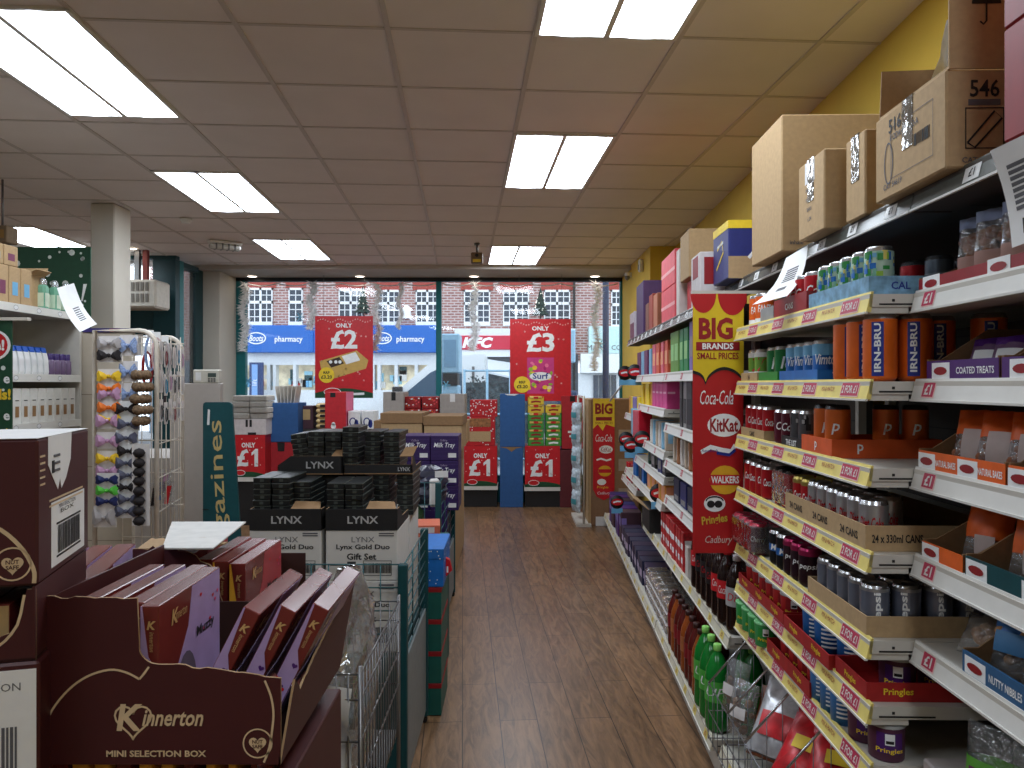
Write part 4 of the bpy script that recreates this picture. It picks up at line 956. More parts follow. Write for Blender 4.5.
bags('bake2', bag(.10, .15, .06, CFILM, TREAT, ORANGE, .6, mat('pale_label',(0,0,0)), (-.1,.3,.1,.4), 8, name='treat_bag', wob=.006), [(1.63,.2,1.157,-.3),(1.47,.2,1.157,-.3),(1.36,.2,1.157,-.35)], RN, 'orange sleeved treat bag on the fourth near shelf', 'orange sleeved treat bags', -1.05)
stocktray('blue printed tray of bagged nuts', 1.16, 1.56, .95, mat('nut_tray_blue',(48,96,140),.5), 'NUTTY NIBBLES', h=.05)
bags('nuts', bag(.12, .14, .06, CFILM, NUT, BLUE, .4, mat('nut_label',(60,120,170),.45), (-.35,.35,.35,.65), 10, name='nut_bag', wob=.006), [(1.50,.19,.955,-.3),(1.40,.19,.955,-.3),(1.30,.19,.955,-.3),(1.21,.19,.955,-.3)], RN, 'blue topped bag of nuts in the blue tray', 'bagged nuts', -1.05)
bags('plainnut', bag(.13, .10, .07, CFILM, NUT, None, .2, None, (0,0,0,0), 12, name='nut_bag', wob=.007), [(1.64,.21,.951,-.7)], RN, 'plain clear bag of nuts lying before the blue tray', 'bagged nuts', -1.0)
LIME = mat('lime_green_bag',(110,190,70),.4)
bags('lime', bag(.13, .19, .07, LIME, None, CFILM, .35, mat('lime_label',(120,60,110),.45), (-.3,.3,.25,.55), 14, name='snack_bag', text=None), [(1.60,.20,.62,-.15),(1.50,.24,.62,-.1)], RN, 'lime green snack bag on the low near shelf', 'lime green snack bags', -1.0)
carton('plain brown box beside the lime green bags on the low near shelf', 1.18, 1.42, .13, .4, .16, z=.6205, tape=False, group='low shelf cartons')
carton('white and green packet box under the lime green bags', 1.66, 1.73, .12, .35, .07, z=.6205, m=mat('offwhite_pack',(0,0,0)), tape=False, group='low shelf cartons')
# ---------------------------------------------------------------- left foreground: chocolate selection boxes
BROWN = mat('chocolate_brown_card', (70,26,28), .5, var=.05, scale=8); BROWNI = mat('brown_card_inside', (58,30,26), .8)
CREAMI = mat('cream_gold_ink', (214,188,150), .5); KRAFT = mat('torn_card_edge', (176,146,112), .9, bump=.3)
BXB = mat('glossy_brown_box', (112,44,40), .22, var=.12, scale=14); LILAC = mat('lilac_print', (172,148,196), .4, var=.08); ROSE = mat('rose_print', (196,120,112), .35)
PZ = .70
b = MB(); b.box(-1.32, -.372, .93, 1.66, 0, PZ, BROWNI, .004)
for z in (.233, .466): b.box(-1.322, -.370, .928, 1.662, z - .003, z + .003, KRAFT)
b.thing('display_plinth', 'low brown plinth under the chocolate selection boxes', 'plinth')
def heart(b, c, u, v, s, m, ring=None):
    P = []
    for i in range(28):
        t = 2*PI*i/28; P.append((s*16*math.sin(t)**3/17, s*(13*math.cos(t) - 5*math.cos(2*t) - 2*math.cos(3*t) - math.cos(4*t))/17))
    o = Vector(c)
    if ring: b.strip(o, u, v, P + [P[0]], ring, m)
    else: b.add([o + Vector(u)*p + Vector(v)*q for p, q in P], [tuple(range(28))], m)
def badge(b, c, u, v, s):
    b.ring(c, u, v, s, s, s*.1, CREAMI); heart(b, Vector(c) - Vector(v)*s*.05, u, v, s*.62, CREAMI)
    n = Vector(u).cross(Vector(v))
    b.text('NUT', Vector(c) + n*.0006 + Vector(v)*s*.12, u, v, s*.25, BROWN, bold=.02); b.text('SAFE', Vector(c) + n*.0006 - Vector(v)*s*.2, u, v, s*.25, BROWN, bold=.02)
def swoosh(b, pts, t, y=-.0008):
    b.strip((0, y, 0), X_, Z_, pts, t, CREAMI)
def smooth(pts, k=4):
    out = []
    n = len(pts)
    for i in range(n-1):
        p0, p1, p2, p3 = pts[max(0,i-1)], pts[i], pts[i+1], pts[min(n-1,i+2)]
        for j in range(k):
            t = j/k; out.append(tuple(.5*((2*p1[q]) + (-p0[q]+p2[q])*t + (2*p0[q]-5*p1[q]+4*p2[q]-p3[q])*t*t + (-p0[q]+3*p1[q]-3*p2[q]+p3[q])*t**3) for q in (0,1)))
    return out + [pts[-1]]
def torn(pts, amp=.0022, seed=2):
    """a ragged edge through the points"""
    rn = random.Random(seed); out = []
    for (a, c), (a2, c2) in zip(pts, pts[1:]):
        n = max(2, int(math.hypot(a2-a, c2-c)/.011))
        for i in range(n): out.append((a + (a2-a)*i/n, c + (c2-c)*i/n + (rn.uniform(-amp, amp) if i else 0)))
    return out + [pts[-1]]
def zx(x, y): return ((x/3.657 - 40)*.0016, (206 - y/3.657)*.0016)       # a point of the printed front, metres from its lower left corner
def make_front(b, low=False):
    top = torn([(0,.268),(.155,.266)]) + smooth([(.155,.266),(.158,.20),(.160,.178),(.178,.162),(.21,.160)])[1:] + torn([(.21,.160),(.30,.150),(.385,.138)])[1:]
    b.plate((0,0,0), X_, Z_, [(.385,0)] + top[::-1] + [(0,0)], .004, BROWN, KRAFT)
T1 = (-.755, 1.2, .941)
r = thing('display_tray', 'open brown Kinnerton MINI SELECTION BOX tray in front', 'tray', T1, 0, 'chocolate display trays')
b = MB(); b.box(0, .385, .004, .42, .0005, .004, BROWNI); b.box(0, .004, .004, .42, .004, .262, BROWN); b.box(.0, .385, .416, .42, .004, .14, BROWNI); b.part('tray_body', r)
b = MB(); sidetop = torn([(0,.137),(.05,.10),(.10,.12),(.2,.15),(.32,.175),(.416,.18)], .003, 5)
o = Vector((.385,0,0)); V = []; 
A = [(.385 + .17*z, y, z) for y, z in [(0,0)] + sidetop + [(.416,0)]]
b.add(A, [tuple(range(len(A)))], BROWN); B_ = [(x-.004, y, z) for x, y, z in A]; b.add(B_, [tuple(reversed(range(len(A))))], BROWNI)
k = len(A); b.add(A + B_, [(i, (i+1) % k, (i+1) % k + k, i + k) for i in range(k)], KRAFT); b.part('torn_side', r, 'torn side wall leaning outwards')
b = MB(); make_front(b)
swoosh(b, smooth([zx(*p) for p in ((148,745),(143,690),(155,640),(190,555),(250,480),(320,430),(400,406),(460,415),(510,440))]), .0035); swoosh(b, smooth([zx(510,440), zx(527,420), zx(545,395)]), .0035)
swoosh(b, smooth([zx(*p) for p in ((968,445),(990,500),(1000,560),(996,620),(985,690),(965,745))]), .0035)
c = zx(487, 590); heart(b, (c[0], -.0008, c[1]), X_, Z_, .031, CREAMI, .0032)
c = zx(474, 580); b.text('K', (c[0], -.0012, c[1]), X_, Z_, .043, CREAMI, shear=.15, bold=.025); c = zx(632, 582); b.text('innerton', (c[0], -.0012, c[1]), X_, Z_, .026, CREAMI, w=.098, shear=.3, bold=.02)
c = zx(572, 712); b.text('MINI SELECTION BOX', (c[0], -.0012, c[1]), X_, Z_, .0105, CREAMI, w=.16, bold=.03)
c = zx(942, 675); badge(b, (c[0], -.0008, c[1]), X_, Z_, .024); b.part('front_panel', r, 'cut-away front panel with cream Kinnerton heart logo')
# thin boxes standing in the trays
def make_sel(end=LILAC, face=LILAC, t=.030, L=.26, h=.245):
    def mk():
        r = thing('selection_box', '', 'chocolate box'); b = MB(); b.box(0, t, 0, L, 0, h, BXB, .0015); b.part('box_body', r)
        b = MB(); y = -.0008
        b.plate((0,y,0), X_, Z_, [(.001,.001),(t-.001,.001),(t-.001,h*.55),(t*.45,h*.66),(t*.3,h*.8),(t*.12,h*.995),(.001,h*.995)], .0006, end)
        rn = random.Random(4)
        for i in range(7): heart(b, (rn.uniform(.004,t-.008), y-.0006, rn.uniform(.3,.62)*h), X_, Z_, .0055, (RED, PURPLE)[i % 2])
        b.text('K', (t*.62, y-.0006, h*.87), X_, Z_, .014, GOLD, shear=.2, bold=.04); b.text('innerton', (t*.64, y-.0006, h*.76), -Z_, X_, .007, GOLD, w=.032, shear=.2)
        b.text('Fluffy', (t*.5, y-.0006, h*.30), -Z_, X_, .010, PURPLE, w=.035, bold=.02); b.part('end_print', r)
        b = MB(); x = t + .0006
        P = smooth([(.0,0),(L*.99,0),(L*.99,h*.98),(L*.62,h*.97),(L*.52,h*.6),(L*.3,h*.36),(.0,h*.3)], 3)
        b.plate((x,0,0), Y_, Z_, [(.002,.002),(L-.002,.002),(L-.002,h-.003),(L*.5,h-.003),(L*.44,h*.72),(L*.28,h*.5),(.002,h*.42)], .0006, face)
        b.disc((x+.0008, L*.4, h*.25), Y_, Z_, L*.17, h*.3, mat('smoky_window', (106,96,112), .25)); b.text('K', (x+.0008, L*.22, h*.86), Y_, Z_, .026, GOLD, shear=.2, bold=.03)
        b.text('innerton', (x+.0008, L*.32, h*.86), Y_, Z_, .016, GOLD, w=.045, shear=.2)
        for q in (.34,.46): b.lathe([(0,-.02),(.012,-.012),(.015,0),(.012,.014),(0,.022)], ROSE, 8, (x - .003, L*q, h*.25))
        b.text('Muzzy', (x+.0012, L*.72, h*.62), Y_, Z_, .024, INK, w=.08, bold=.02)
        for i in range(10): heart(b, (x+.0008, rn.uniform(.55,.97)*L, rn.uniform(.05,.95)*h), Y_, Z_, .005, (RED, mat('pink_ink',(206,70,120),.4))[i % 2])
        b.part('side_print', r); return r
    return mk
sel = make_sel(); selo = 'standing chocolate boxes'
for i, (x, lab) in enumerate(((.152,'upright lilac printed chocolate box with its dog window showing'),(.112,'upright chocolate box just left of the window-faced one'),(.074,'second upright chocolate box from the left in the front tray'),(.034,'leftmost upright chocolate box behind the high tray front'))):
    place('sel', sel, (T1[0] + x - .002*0, T1[1] + .016 + .02*(i > 0), T1[2] + .0045), (0, random.uniform(-.01,.03) if i else 0, random.uniform(-.01,.01)), lab, selo)
for i, (x, lab) in enumerate(((.245,'first of three leaning chocolate boxes, nearest the window-faced box'),(.302,'middle of three leaning chocolate boxes in the front tray'),(.355,'outermost leaning chocolate box against the torn tray side'))):
    th = math.radians(27); hh = .245
    place('sel', sel, (T1[0] + x - math.sin(th)*hh*.42, T1[1] + .045 + .01*i, T1[2] + .008 + .030*math.sin(th)), (0, th, 0), lab, selo)
# the tray behind, with yellow-ended boxes and a torn front
T2 = (-.84, 1.66, .90)
b = MB(); b.box(-1.0, -.545, 1.665, 2.02, 0, .898, BROWNI, .004); b.thing('display_plinth', 'hidden stack of brown cases behind the front chocolate tray', 'plinth')
r = thing('display_tray', 'torn brown chocolate tray behind the front Kinnerton tray', 'tray', T2, 0, 'chocolate display trays')
b = MB(); b.box(0, .29, .004, .34, .0005, .004, BROWNI); b.box(0, .004, .004, .34, .004, .26, BROWN); b.box(.286, .29, .004, .34, .004, .12, BROWN); b.box(.0, .29, .336, .34, .004, .2, BROWNI); b.part('tray_body', r)
b = MB(); b.plate((0,0,0), X_, Z_, [(.29,0)] + torn([(0,.285),(.09,.29),(.14,.27),(.18,.24),(.2,.16),(.29,.14)], .006, 9)[::-1] + [(0,0)], .005, BROWN, KRAFT); b.part('torn_front', r, 'torn front edge'); b = MB(); b.plate((.01,.0,.286), X_, Vector((0,.85,.12)), [(0,0),(.16,0)] + torn([(.16,0),(.185,.05),(.12,.085),(.05,.07),(0,.08)], .007, 12)[1:], .003, KRAFT); b.part('torn_flap', r, 'ragged brown torn flap')
AMB = mat('amber_print', (226,168,54), .4)
selY = make_sel(AMB, mat('pinkred_print', (170,66,72), .4), .036)
for i, (x, lab) in enumerate(((.21,'amber-ended chocolate box standing in the back tray'),(.165,'chocolate box left of the amber-ended one in the back tray'),(.12,'third chocolate box in the back tray under the white card'),(.05,'brown chocolate box at the torn corner of the back tray'))):
    place('selY', selY, (T2[0] + x, T2[1] + .01 + .02*i, T2[2] + .0045), (0, .0, 0), lab, 'chocolate boxes in the back tray')
b = MB(); q = [at(162,547,1.62), at(213,552,1.62), at(246,528,1.93), at(172,526,1.93)]
q = [Vector((p.x, p.y, 1.193)) for p in q]; b.add(q + [p + Vector((0,0,.003)) for p in q], [(3,2,1,0),(4,5,6,7),(0,1,5,4),(1,2,6,5),(2,3,7,6),(3,0,4,7)], mat('pale_grey_card',(214,212,208),.6)); b.thing('card_sheet', 'pale grey card sheet lying on the boxes in the back tray', 'card')
# angled stack of cases at the left edge
SA = math.radians(15); SO = Vector((-.727, 1.15, 0)); SR = Matrix.Rotation(SA, 3, 'Z')
def case(label, z0, z1, prints, cut=False, off=0.0):
    p = SO + SR @ Vector((-.42 + off, 0, 0)); W, D, H = .42, .27, z1 - z0
    r = thing('chocolate_case', label, 'case', (p.x, p.y, z0), SA, 'stacked chocolate cases')
    b = MB()
    if not cut: b.box(0, W, 0, D, 0, H, BROWN, .004); b.part('case_body', r)
    else:
        b.box(0, W, .004, D, .0005, .004, BROWNI); b.box(W-.004, W, 0, D, .004, H, BROWN); b.box(0, .004, 0, D, .004, H, BROWN); b.box(0, W, D-.004, D, .004, H, BROWNI)
        b.plate((0,.004,0), X_, Z_, [(0,0),(W,0),(W,H*.96),(W-.012,H*.96),(W-.03,H*.4),(W-.10,H*.2),(0,H*.12)], .004, BROWN, KRAFT); b.part('case_body', r)
        b = MB(); swoosh(b, smooth([(W-.014,H*.9),(W-.032,H*.38),(W-.10,H*.17),(0,H*.09)]), .004); b.part('rim_print', r)
    b = MB(); prints(b, W, D, H); b.part('printing', r); return r
def barcode(b, o, u, v, w, h, m=INK, seed=1):
    rn = random.Random(seed); a = 0; o = Vector(o); u = Vector(u); v = Vector(v)
    while a < w:
        t = rn.choice((.0012,.0022,.003))*w/.08; b.add([o+u*a, o+u*min(w,a+t), o+u*min(w,a+t)+v*h, o+u*a+v*h], [(0,1,2,3)], m); a += t + rn.choice((.0012,.002))*w/.08
def prA(b, W, D, H):
    swoosh(b, smooth([(0,H*.52),(W-.12,H*.50),(W-.06,H*.42),(W-.025,H*.28),(W-.006,H*.12),(W-.005,.004)]), .006); badge(b, (W-.034, -.0008, .035), X_, Z_, .026)
    x = W + .0008; u, v = Y_, Z_
    b.plate((x,.075,H), u, v, [(-.03,0),(.09,0),(.085,-.045),(.06,-.075),(.036,-.09),(.028,-.072),(.018,-.09),(-.01,-.065),(-.03,-.045)], .0006, PAPER)
    b.box(W*.0, W, .0, D, H + .0003, H + .001, PAPER)
    for i in range(3): b.box(x-.0002, x+.0012, .07, .10, H-.035-.012*i, H-.031-.012*i, GREYINK)
    b.box(x, x+.0012, .062, .072, H-.06, H-.04, INK)
    for i in range(5): b.box(x-.0004, x+.0002, .008, .03, H-.03-.011*i, H-.027-.011*i, CREAMI)
    for i in range(2): b.box(x-.0004, x+.0002, .05, .23, H-.105-.009*i, H-.102-.009*i, CREAMI)
    b.plate((x,.06,.012), u, v, [(0,0),(.18,0),(.18,.105),(0,.105)], .0006, PAPER)
    for i, (q, w_) in enumerate(((.095,.09),(.086,.07))): b.text('MINI SELECTION' if i == 0 else 'BOX', (x+.0006,.14,q+.012), u, v, .007, INK, w=w_)
    b.box(x, x+.0008, .085, .215, .078, .081, INK); b.box(x, x+.0008, .085, .215, .024, .027, INK); barcode(b, (x+.0007,.09,.03), u, v, .12, .046)
case('brown chocolate case with white barcode label on top of the left stack', 1.241, 1.466, prA)
def prB(b, W, D, H):
    for i in range(12):
        x = .02 + i*.03; b.box(x, x+.026, .03, D-.02, .005, H*.72, BXB); b.box(x+.001, x+.025, .028, .03, .01, H*.7, mat('tan_print',(190,158,110),.5))
case('cut-open brown chocolate case in the middle of the left stack', 1.126, 1.2395, prB, True, -.004)
def prC(b, W, D, H):
    b.box(W-.17, W-.004, -.0008, -.0002, H*.12, H*.96, PAPER); b.text('MINI SELECTION', (W-.09, -.0012, H*.86), X_, Z_, .012, GREYINK, w=.13); b.text('BOX', (W-.09, -.0012, H*.76), X_, Z_, .012, GREYINK)
    barcode(b, (W-.15, -.0012, H*.22), X_, Z_, .12, H*.4, GREYINK)
case('brown chocolate case with a large white label low in the left stack', .872, 1.1245, prC, False, .002)
case('plain brown chocolate case at the bottom of the left stack', PZ + .001, .8705, lambda b, W, D, H: b.box(W-.15, W-.02, -.0008, -.0002, H*.3, H*.7, PAPER), False, .0)
# rotated tray with three pale-topped boxes beside the left stack
p = SO + SR @ Vector((.02, .20, 0)); 
b = MB(); b.box(-.15, .0, 0, .44, 0, .225, BROWNI, .003); b.thing('display_plinth', 'brown case under the three pale-topped chocolate boxes', 'plinth', (p.x - .04, p.y - .02, PZ + .001), SA)
selP = make_sel(LILAC, LILAC, .040, .40, .255)
for i in range(3):
    q = SO + SR @ Vector((.020 - .048*(i+1) + .0, .20, 0)); place('selP', selP, (q.x, q.y, PZ + .227), (0, 0, SA), f'pale-topped chocolate box beside the left stack, {ORD[i]} from the aisle side', 'pale-topped chocolate boxes')
# lower tray peeping out below the front one
r = thing('display_tray', 'lower chocolate tray under the front Kinnerton tray', 'tray', (T1[0], T1[1] + .005, PZ + .001), 0, 'chocolate display trays')
b = MB(); b.box(0, .385, 0, .42, 0, .19, BROWN, .003); b.part('tray_body', r)
b = MB()
for i in range(10): b.box(.01+i*.036, .038+i*.034, .005, .40, .19, .2385, AMB if i % 3 else BXB)
b.part('box_ends', r, 'row of amber box ends')
# ---- wire basket of wrapped things beside the trays
WIREG = mat('dull_grey_wire', (135,135,138), .35, .8)
r = thing('wire_basket', 'grey wire basket holding clear plastic wrapping beside the chocolate trays', 'basket', (-.56, 1.78, 0))
b = MB(); BW = .165
for z in (.60, .70, .80, .86):
    b.tube([(0,0,z),(.2,0,z),(.2,.6,z),(0,.6,z)], .003, WIREG, 6, True)
for i in range(8):
    x = .2*i/7; b.tube([(x,0,.45),(x,0,.86)], .0022, WIREG, 5); b.tube([(x,.6,.45),(x,.6,.86)], .0022, WIREG, 5)
for i in range(16):
    y = .6*i/15; b.tube([(.2,y,.45),(.2,y,.86)], .0022, WIREG, 5)
b.part('wire_mesh', r)
b = MB()
for x, y in ((0,0),(.2,0),(.2,.6),(0,.6)): b.tube([(x,y,0),(x,y,.88)], .006, WIREG, 8)
b.part('frame', r); b = MB(); b.box(.004,.196,.004,.596,.44,.455,GREYM); b.part('base', r)
rn = random.Random(11)
def crumple(w, h, d, m, seed, label, name, cat, loc, rz=0, amp=.02, lean=0):
    rn = random.Random(seed); b = MB(); V = []; F = []; nu, nv = 12, 9
    for i in range(nv+1):
        for j in range(nu):
            a = 2*PI*j/nu; v = i/nv; q = (math.sin(PI*min(1, v*.86+.12)))**.5
            V.append((w/2*math.cos(a)*q + rn.uniform(-amp,amp) + lean*v, d/2*math.sin(a)*q + rn.uniform(-amp,amp), h*v + rn.uniform(-amp,amp)*.6*(0 < i < nv)))
    for i in range(nv):
        for j in range(nu): F.append((i*nu+j, i*nu+(j+1) % nu, (i+1)*nu+(j+1) % nu, (i+1)*nu+j))
    F.append(tuple(range(nv*nu, nv*nu+nu))); F.append(tuple(reversed(range(nu)))); b.add(V, F, m, False); return b.thing(name, label, cat, loc, rz)
CLR = clear('polythene_wrap', (225,225,225), diff=.22, gloss=.4, rough=.12, bump=.7, scale=25)
crumple(.15, .54, .34, CLR, 4, 'clear crumpled polythene wrap bulging from the wire basket', 'plastic_wrap', 'plastic wrap', (-.455, 2.08, .50), 0, .014, .0)
b = MB(); V = []
for i in range(9):
    for j in range(5): V.append((.13*j/4 + rn.uniform(-.006,.006), .02*math.sin(i*1.1+j), .40*i/8*(1 - .12*j/4)))
b.add(V, [(i*5+j, i*5+j+1, i*5+6+j, i*5+5+j) for i in range(8) for j in range(4)], PAPER, True); o = b.thing('paper_bag', 'white paper with black scrawl standing in the wire basket', 'paper', (-.515, 1.80, .47), -.1)
b = MB()
for k in range(5): b.ring((.045 + .02*(k % 2), -.024, .10 + .055*k), X_, Z_, .022 + .006*(k % 3), .02, .0022, INK, 14, k, k + 4.5)
b.part('scrawl', o, 'black scrawled drawing')
# ---------------------------------------------------------------- gift sets in the teal wire cages
LYW = mat('white_case_card', (214,212,208), .65, var=.03); GBX = mat('gift_box_black', (22,24,24), .42, var=.2)
def cage(label, x0, x1, y0, y1, zt, zm, group='teal wire cages'):
    """four posts, wire mesh above zm, teal panels below"""
    r = thing('wire_cage', label, 'cage', ((x0+x1)/2, y0, 0), 0, group); W = (x1-x0)/2; L = y1-y0
    for x, y in ((-W,0),(W-.035,0),(-W,L-.035),(W-.035,L-.035)):
        b = MB(); b.box(x, x+.035, y, y+.035, .03, zt, TEAL, .004); b.part('post', r)
    b = MB(); b.box(-W+.035, W-.035, .006, .024, .06, zm, TEAL); b.part('front_panel', r)
    b = MB(); b.box(W-.026, W-.008, .035, L-.035, .06, zm - .02, mat('grey_side_panel', (130,138,140), .5)); b.part('side_panel', r); b = MB(); b.box(-W+.008, -W+.026, .035, L-.035, .06, zm-.02, TEAL); b.part('side_panel', r)
    b = MB(); WIRE = mat('teal_wire', (70,110,116), .35, .5)
    n = 9
    for i in range(1, n): x = -W + .035 + (2*W-.07)*i/n; b.tube([(x,.01,zm),(x,.01,zt)], .0025, WIRE, 5)
    k = 4
    for i in range(k+1): z = zm + (zt-zm)*i/k; b.tube([(-W+.03,.01,z),(W-.03,.01,z)], .003, WIRE, 5)
    b.part('front_mesh', r); 
    b = MB()
    for i in range(8): z = zm + (zt-zm)*i/7; b.tube([(W-.012,.03,z),(W-.012,L-.03,z)], .0028, WIRE, 5)
    for i in range(4): y = .03 + (L-.06)*i/3; b.tube([(W-.012,y,zm),(W-.012,y,zt)], .0035, WIRE, 5)
    b.part('side_mesh', r)
    b = MB(); b.box(-W+.03, W-.03, .03, L-.03, zm-.02, zm-.002, TEAL); b.part('deck', r)
    for x, y in ((-W,0),(W-.035,0),(-W,L-.035),(W-.035,L-.035)):
        b = MB(); b.box(x+.004, x+.031, y+.004, y+.031, 0, .03, BLACK, .006); b.part('foot', r)
    return r
cage('teal wire cage full of LYNX gift sets behind the chocolate boxes', -1.03, -.385, 2.75, 3.46, .886, .545)
CX = [at(249.5,0,2.8).x, at(325.7,0,2.8).x]; CW = .268
def lynx_case(label, x, y, z0, zw, zt, D=.30, open_=True, group='LYNX gift set cases', flap=False):
    """white shipper; its torn-down top leaves a black tray front with the LYNX name"""
    r = thing('gift_set_case', label, 'case', (x, y, z0), 0, group); H = zw - z0; T = zt - z0
    b = MB(); b.box(0, CW, .0, D, 0, H, LYW, .003)
    x0 = .145
    b.text('LYNX', (CW*.52, -.001, H*.82), X_, Z_, .020, GREYINK, w=.085); b.text('Lynx Gold Duo', (CW*.52, -.001, H*.66), X_, Z_, .024, INK, w=.20, bold=.025); b.text('Gift Set', (CW*.50, -.001, H*.48), X_, Z_, .024, INK, w=.11, bold=.025)
    for i in range(2): b.box(CW*.74, CW*.95, -.0012, -.0004, H*(.93-.045*i), H*(.955-.045*i), GREYINK)
    b.box(CW*.06, CW*.26, -.0012, -.0004, H*.30, H*.33, GREYINK); b.box(CW*.30, CW*.42, -.0012, -.0004, H*.12, H*.38, mat('dark_print', (60,60,62), .6))
    b.ring((CW*.72, -.001, H*.25), X_, Z_, .075, .04, .003, INK, 4, PI/4, 2*PI+PI/4); barcode(b, (CW*.52, -.001, H*.15), X_, Z_, .105, H*.2)
    b.part('shipper', r, 'white printed outer shipper')
    if zt > zw:
        b = MB(); e = .004
        b.box(0, CW, -.002, e, H+.0005, T, BLACK); b.text('LYNX', (CW*.52, -.003, H + (T-H)*.5), X_, Z_, .028, mat('silver_ink',(190,190,192),.4), w=.115, bold=.02)
        b.plate((CW,0,H), Y_, Z_, [(0,0),(D,0),(D,.03),(D*.45,.035),(D*.2,T-H),(0,T-H)], e, BLACK, CARDD); b.plate((e,0,H), Y_, Z_, [(0,0),(D,0),(D,.03),(D*.45,.035),(D*.2,T-H),(0,T-H)], e, BLACK, CARDD)
        b.part('tray_front', r, 'black tray front lettered LYNX')
        b = MB(); b.plate((CW*.55, .02, T - .002), X_, Vector((.0,.9,.25)), [(0,0),(CW*.42,0),(CW*.36,.07),(0,.075)], .003, CARDD)
        b.part('folded_flap', r, 'brown folded flap')
    return r
zw = 1.003; zt = 1.083; zl = .815
for i, s in enumerate(('left', 'right')):
    lynx_case(f'{s} white LYNX case with black tray front in the cage', CX[i], 2.80, zl + .001, zw, zt)
    lynx_case(f'white LYNX case under the {s} black tray, seen through the mesh', CX[i], 2.80, .546, zl, zl)
    lynx_case(f'white LYNX case in the second row behind the {s} tray', CX[i], 3.12, zl + .001, zw, zw)
    lynx_case(f'lower white LYNX case in the second row on the {s}', CX[i], 3.12, .546, zl, zl)
def make_gift():
    o = thing('gift_box', '', 'gift set'); W, D, H = .066, .22, .021
    b = MB(); b.box(0, W, 0, D, 0, H - .0012, GBX, .0012); b.part('box_body', o)
    b = MB(); b.box(.001, W-.001, -.0006, 0, H*.84, H*.90, mat('gift_line', (112,120,112), .4)); b.box(W*.4, W*.62, -.0006, 0, H*.2, H*.7, mat('gift_mark', (72,78,74), .4)); b.box(W, W+.0006, .004, D-.004, H*.8, H*.88, mat('gift_line',(0,0,0))); b.part('end_print', o)
    return o
def giftstack(x, y, z, n, name, tilt=0):
    for k in range(n):
        w_ = f'LYNX gift box, {ORD[k]} from the bottom of the {name}'
        place('gift', make_gift, (x + random.uniform(-.002,.002) - math.sin(tilt)*k*.021, y + random.uniform(-.006,.006), z + k*.0212*math.cos(tilt)), (0, -tilt, random.uniform(-.03,.03)), w_, 'stacked LYNX gift boxes')
zb = zw + .001
for px, n, nm in ((254,9,'far left front stack'),(273,9,'second front stack'),(327,8,'front stack behind the second black tray'),(346,8,'fourth front stack')): giftstack(at(px,0,2.86).x, 2.85, zb, n, nm)
giftstack(at(297,0,2.95).x, 2.90, zb, 8, 'third recessed front stack')
for px, n, nm in ((367,8,'rear stack left of the cage corner'),(392,8,'rear stack at the cage corner')): giftstack(at(px,0,3.0).x, 3.13, zb, n, nm)
# black closed case and the upper trays
r = thing('gift_set_case', 'plain black case under the upper LYNX tray', 'case', (CX[0], 3.13, zb), 0, 'LYNX gift set cases')
b = MB(); b.box(0, .36, 0, .28, 0, .165, BLACK, .003); b.part('case_body', r)
b = MB(); b.box(.02,.34,-.0008,0,.02,.024,GREYINK); b.part('edge_print', r)
def upper(label, x, y, z, W, txt, h=.072):
    r = thing('gift_set_tray', label, 'tray', (x, y, z), 0, 'upper LYNX trays'); e = .004; D = .30
    b = MB(); b.box(0, W, 0, D, 0, e, CARDD); b.plate((0,0,e), X_, Z_, [(0,0),(W,0),(W,h),(.055,h),(0,h*.45)] if txt else [(0,0),(W,0),(W,h*.5),(0,h*.5)], e, BLACK, CARDD)
    b.plate((W,0,e), Y_, Z_, [(0,0),(D,0),(D,.02),(.12,.02),(.05,h),(0,h)], e, BLACK, CARDD); b.plate((e,0,e), Y_, Z_, [(0,0),(D,0),(D,.1),(.16,.02),(0,h*.45)], e, BLACK, CARDD); b.part('tray_body', r)
    b = MB(); b.text('LYNX', (W*.66 if txt else W*.88, -.006, h*(.55 if txt else .3)), X_, Z_, .028 if txt else .016, mat('silver_ink',(0,0,0)), w=.115 if txt else .05, bold=.02); b.part('lettering', r)
    b = MB(); b.plate((W*.80, .03, h), X_, Vector((.3,.8,.55)), [(0,0),(W*.19,0),(W*.16,.07),(0,.06)], .003, CARDD); b.part('folded_flap', r, 'brown folded flap'); return r
zu = zb + .172
upper('upper black LYNX tray on top of the gift set stack, left', at(276,0,3.08).x, 3.10, zu, .268, True); upper('upper open LYNX tray on top of the gift set stack, right', at(342,0,3.08).x, 3.11, zu, .285, False)
for px, n, nm in ((308,8,'upper stack left of centre'),(325,8,'upper stack at the centre')): giftstack(at(px,0,3.16).x, 3.16, zu + .005, n, nm)
giftstack(at(344,0,3.16).x, 3.125, zu + .005, 9, 'upper stack right of the tray front'); giftstack(at(366,0,3.2).x, 3.18, zu + .005, 8, 'upper shaded stack'); giftstack(at(384,0,3.16).x, 3.15, zu + .005, 8, 'upper stack by the brown flap')
giftstack(at(293,0,3.17).x, 3.19, zu + .012, 7, 'upper tilted stack at the left', .12)
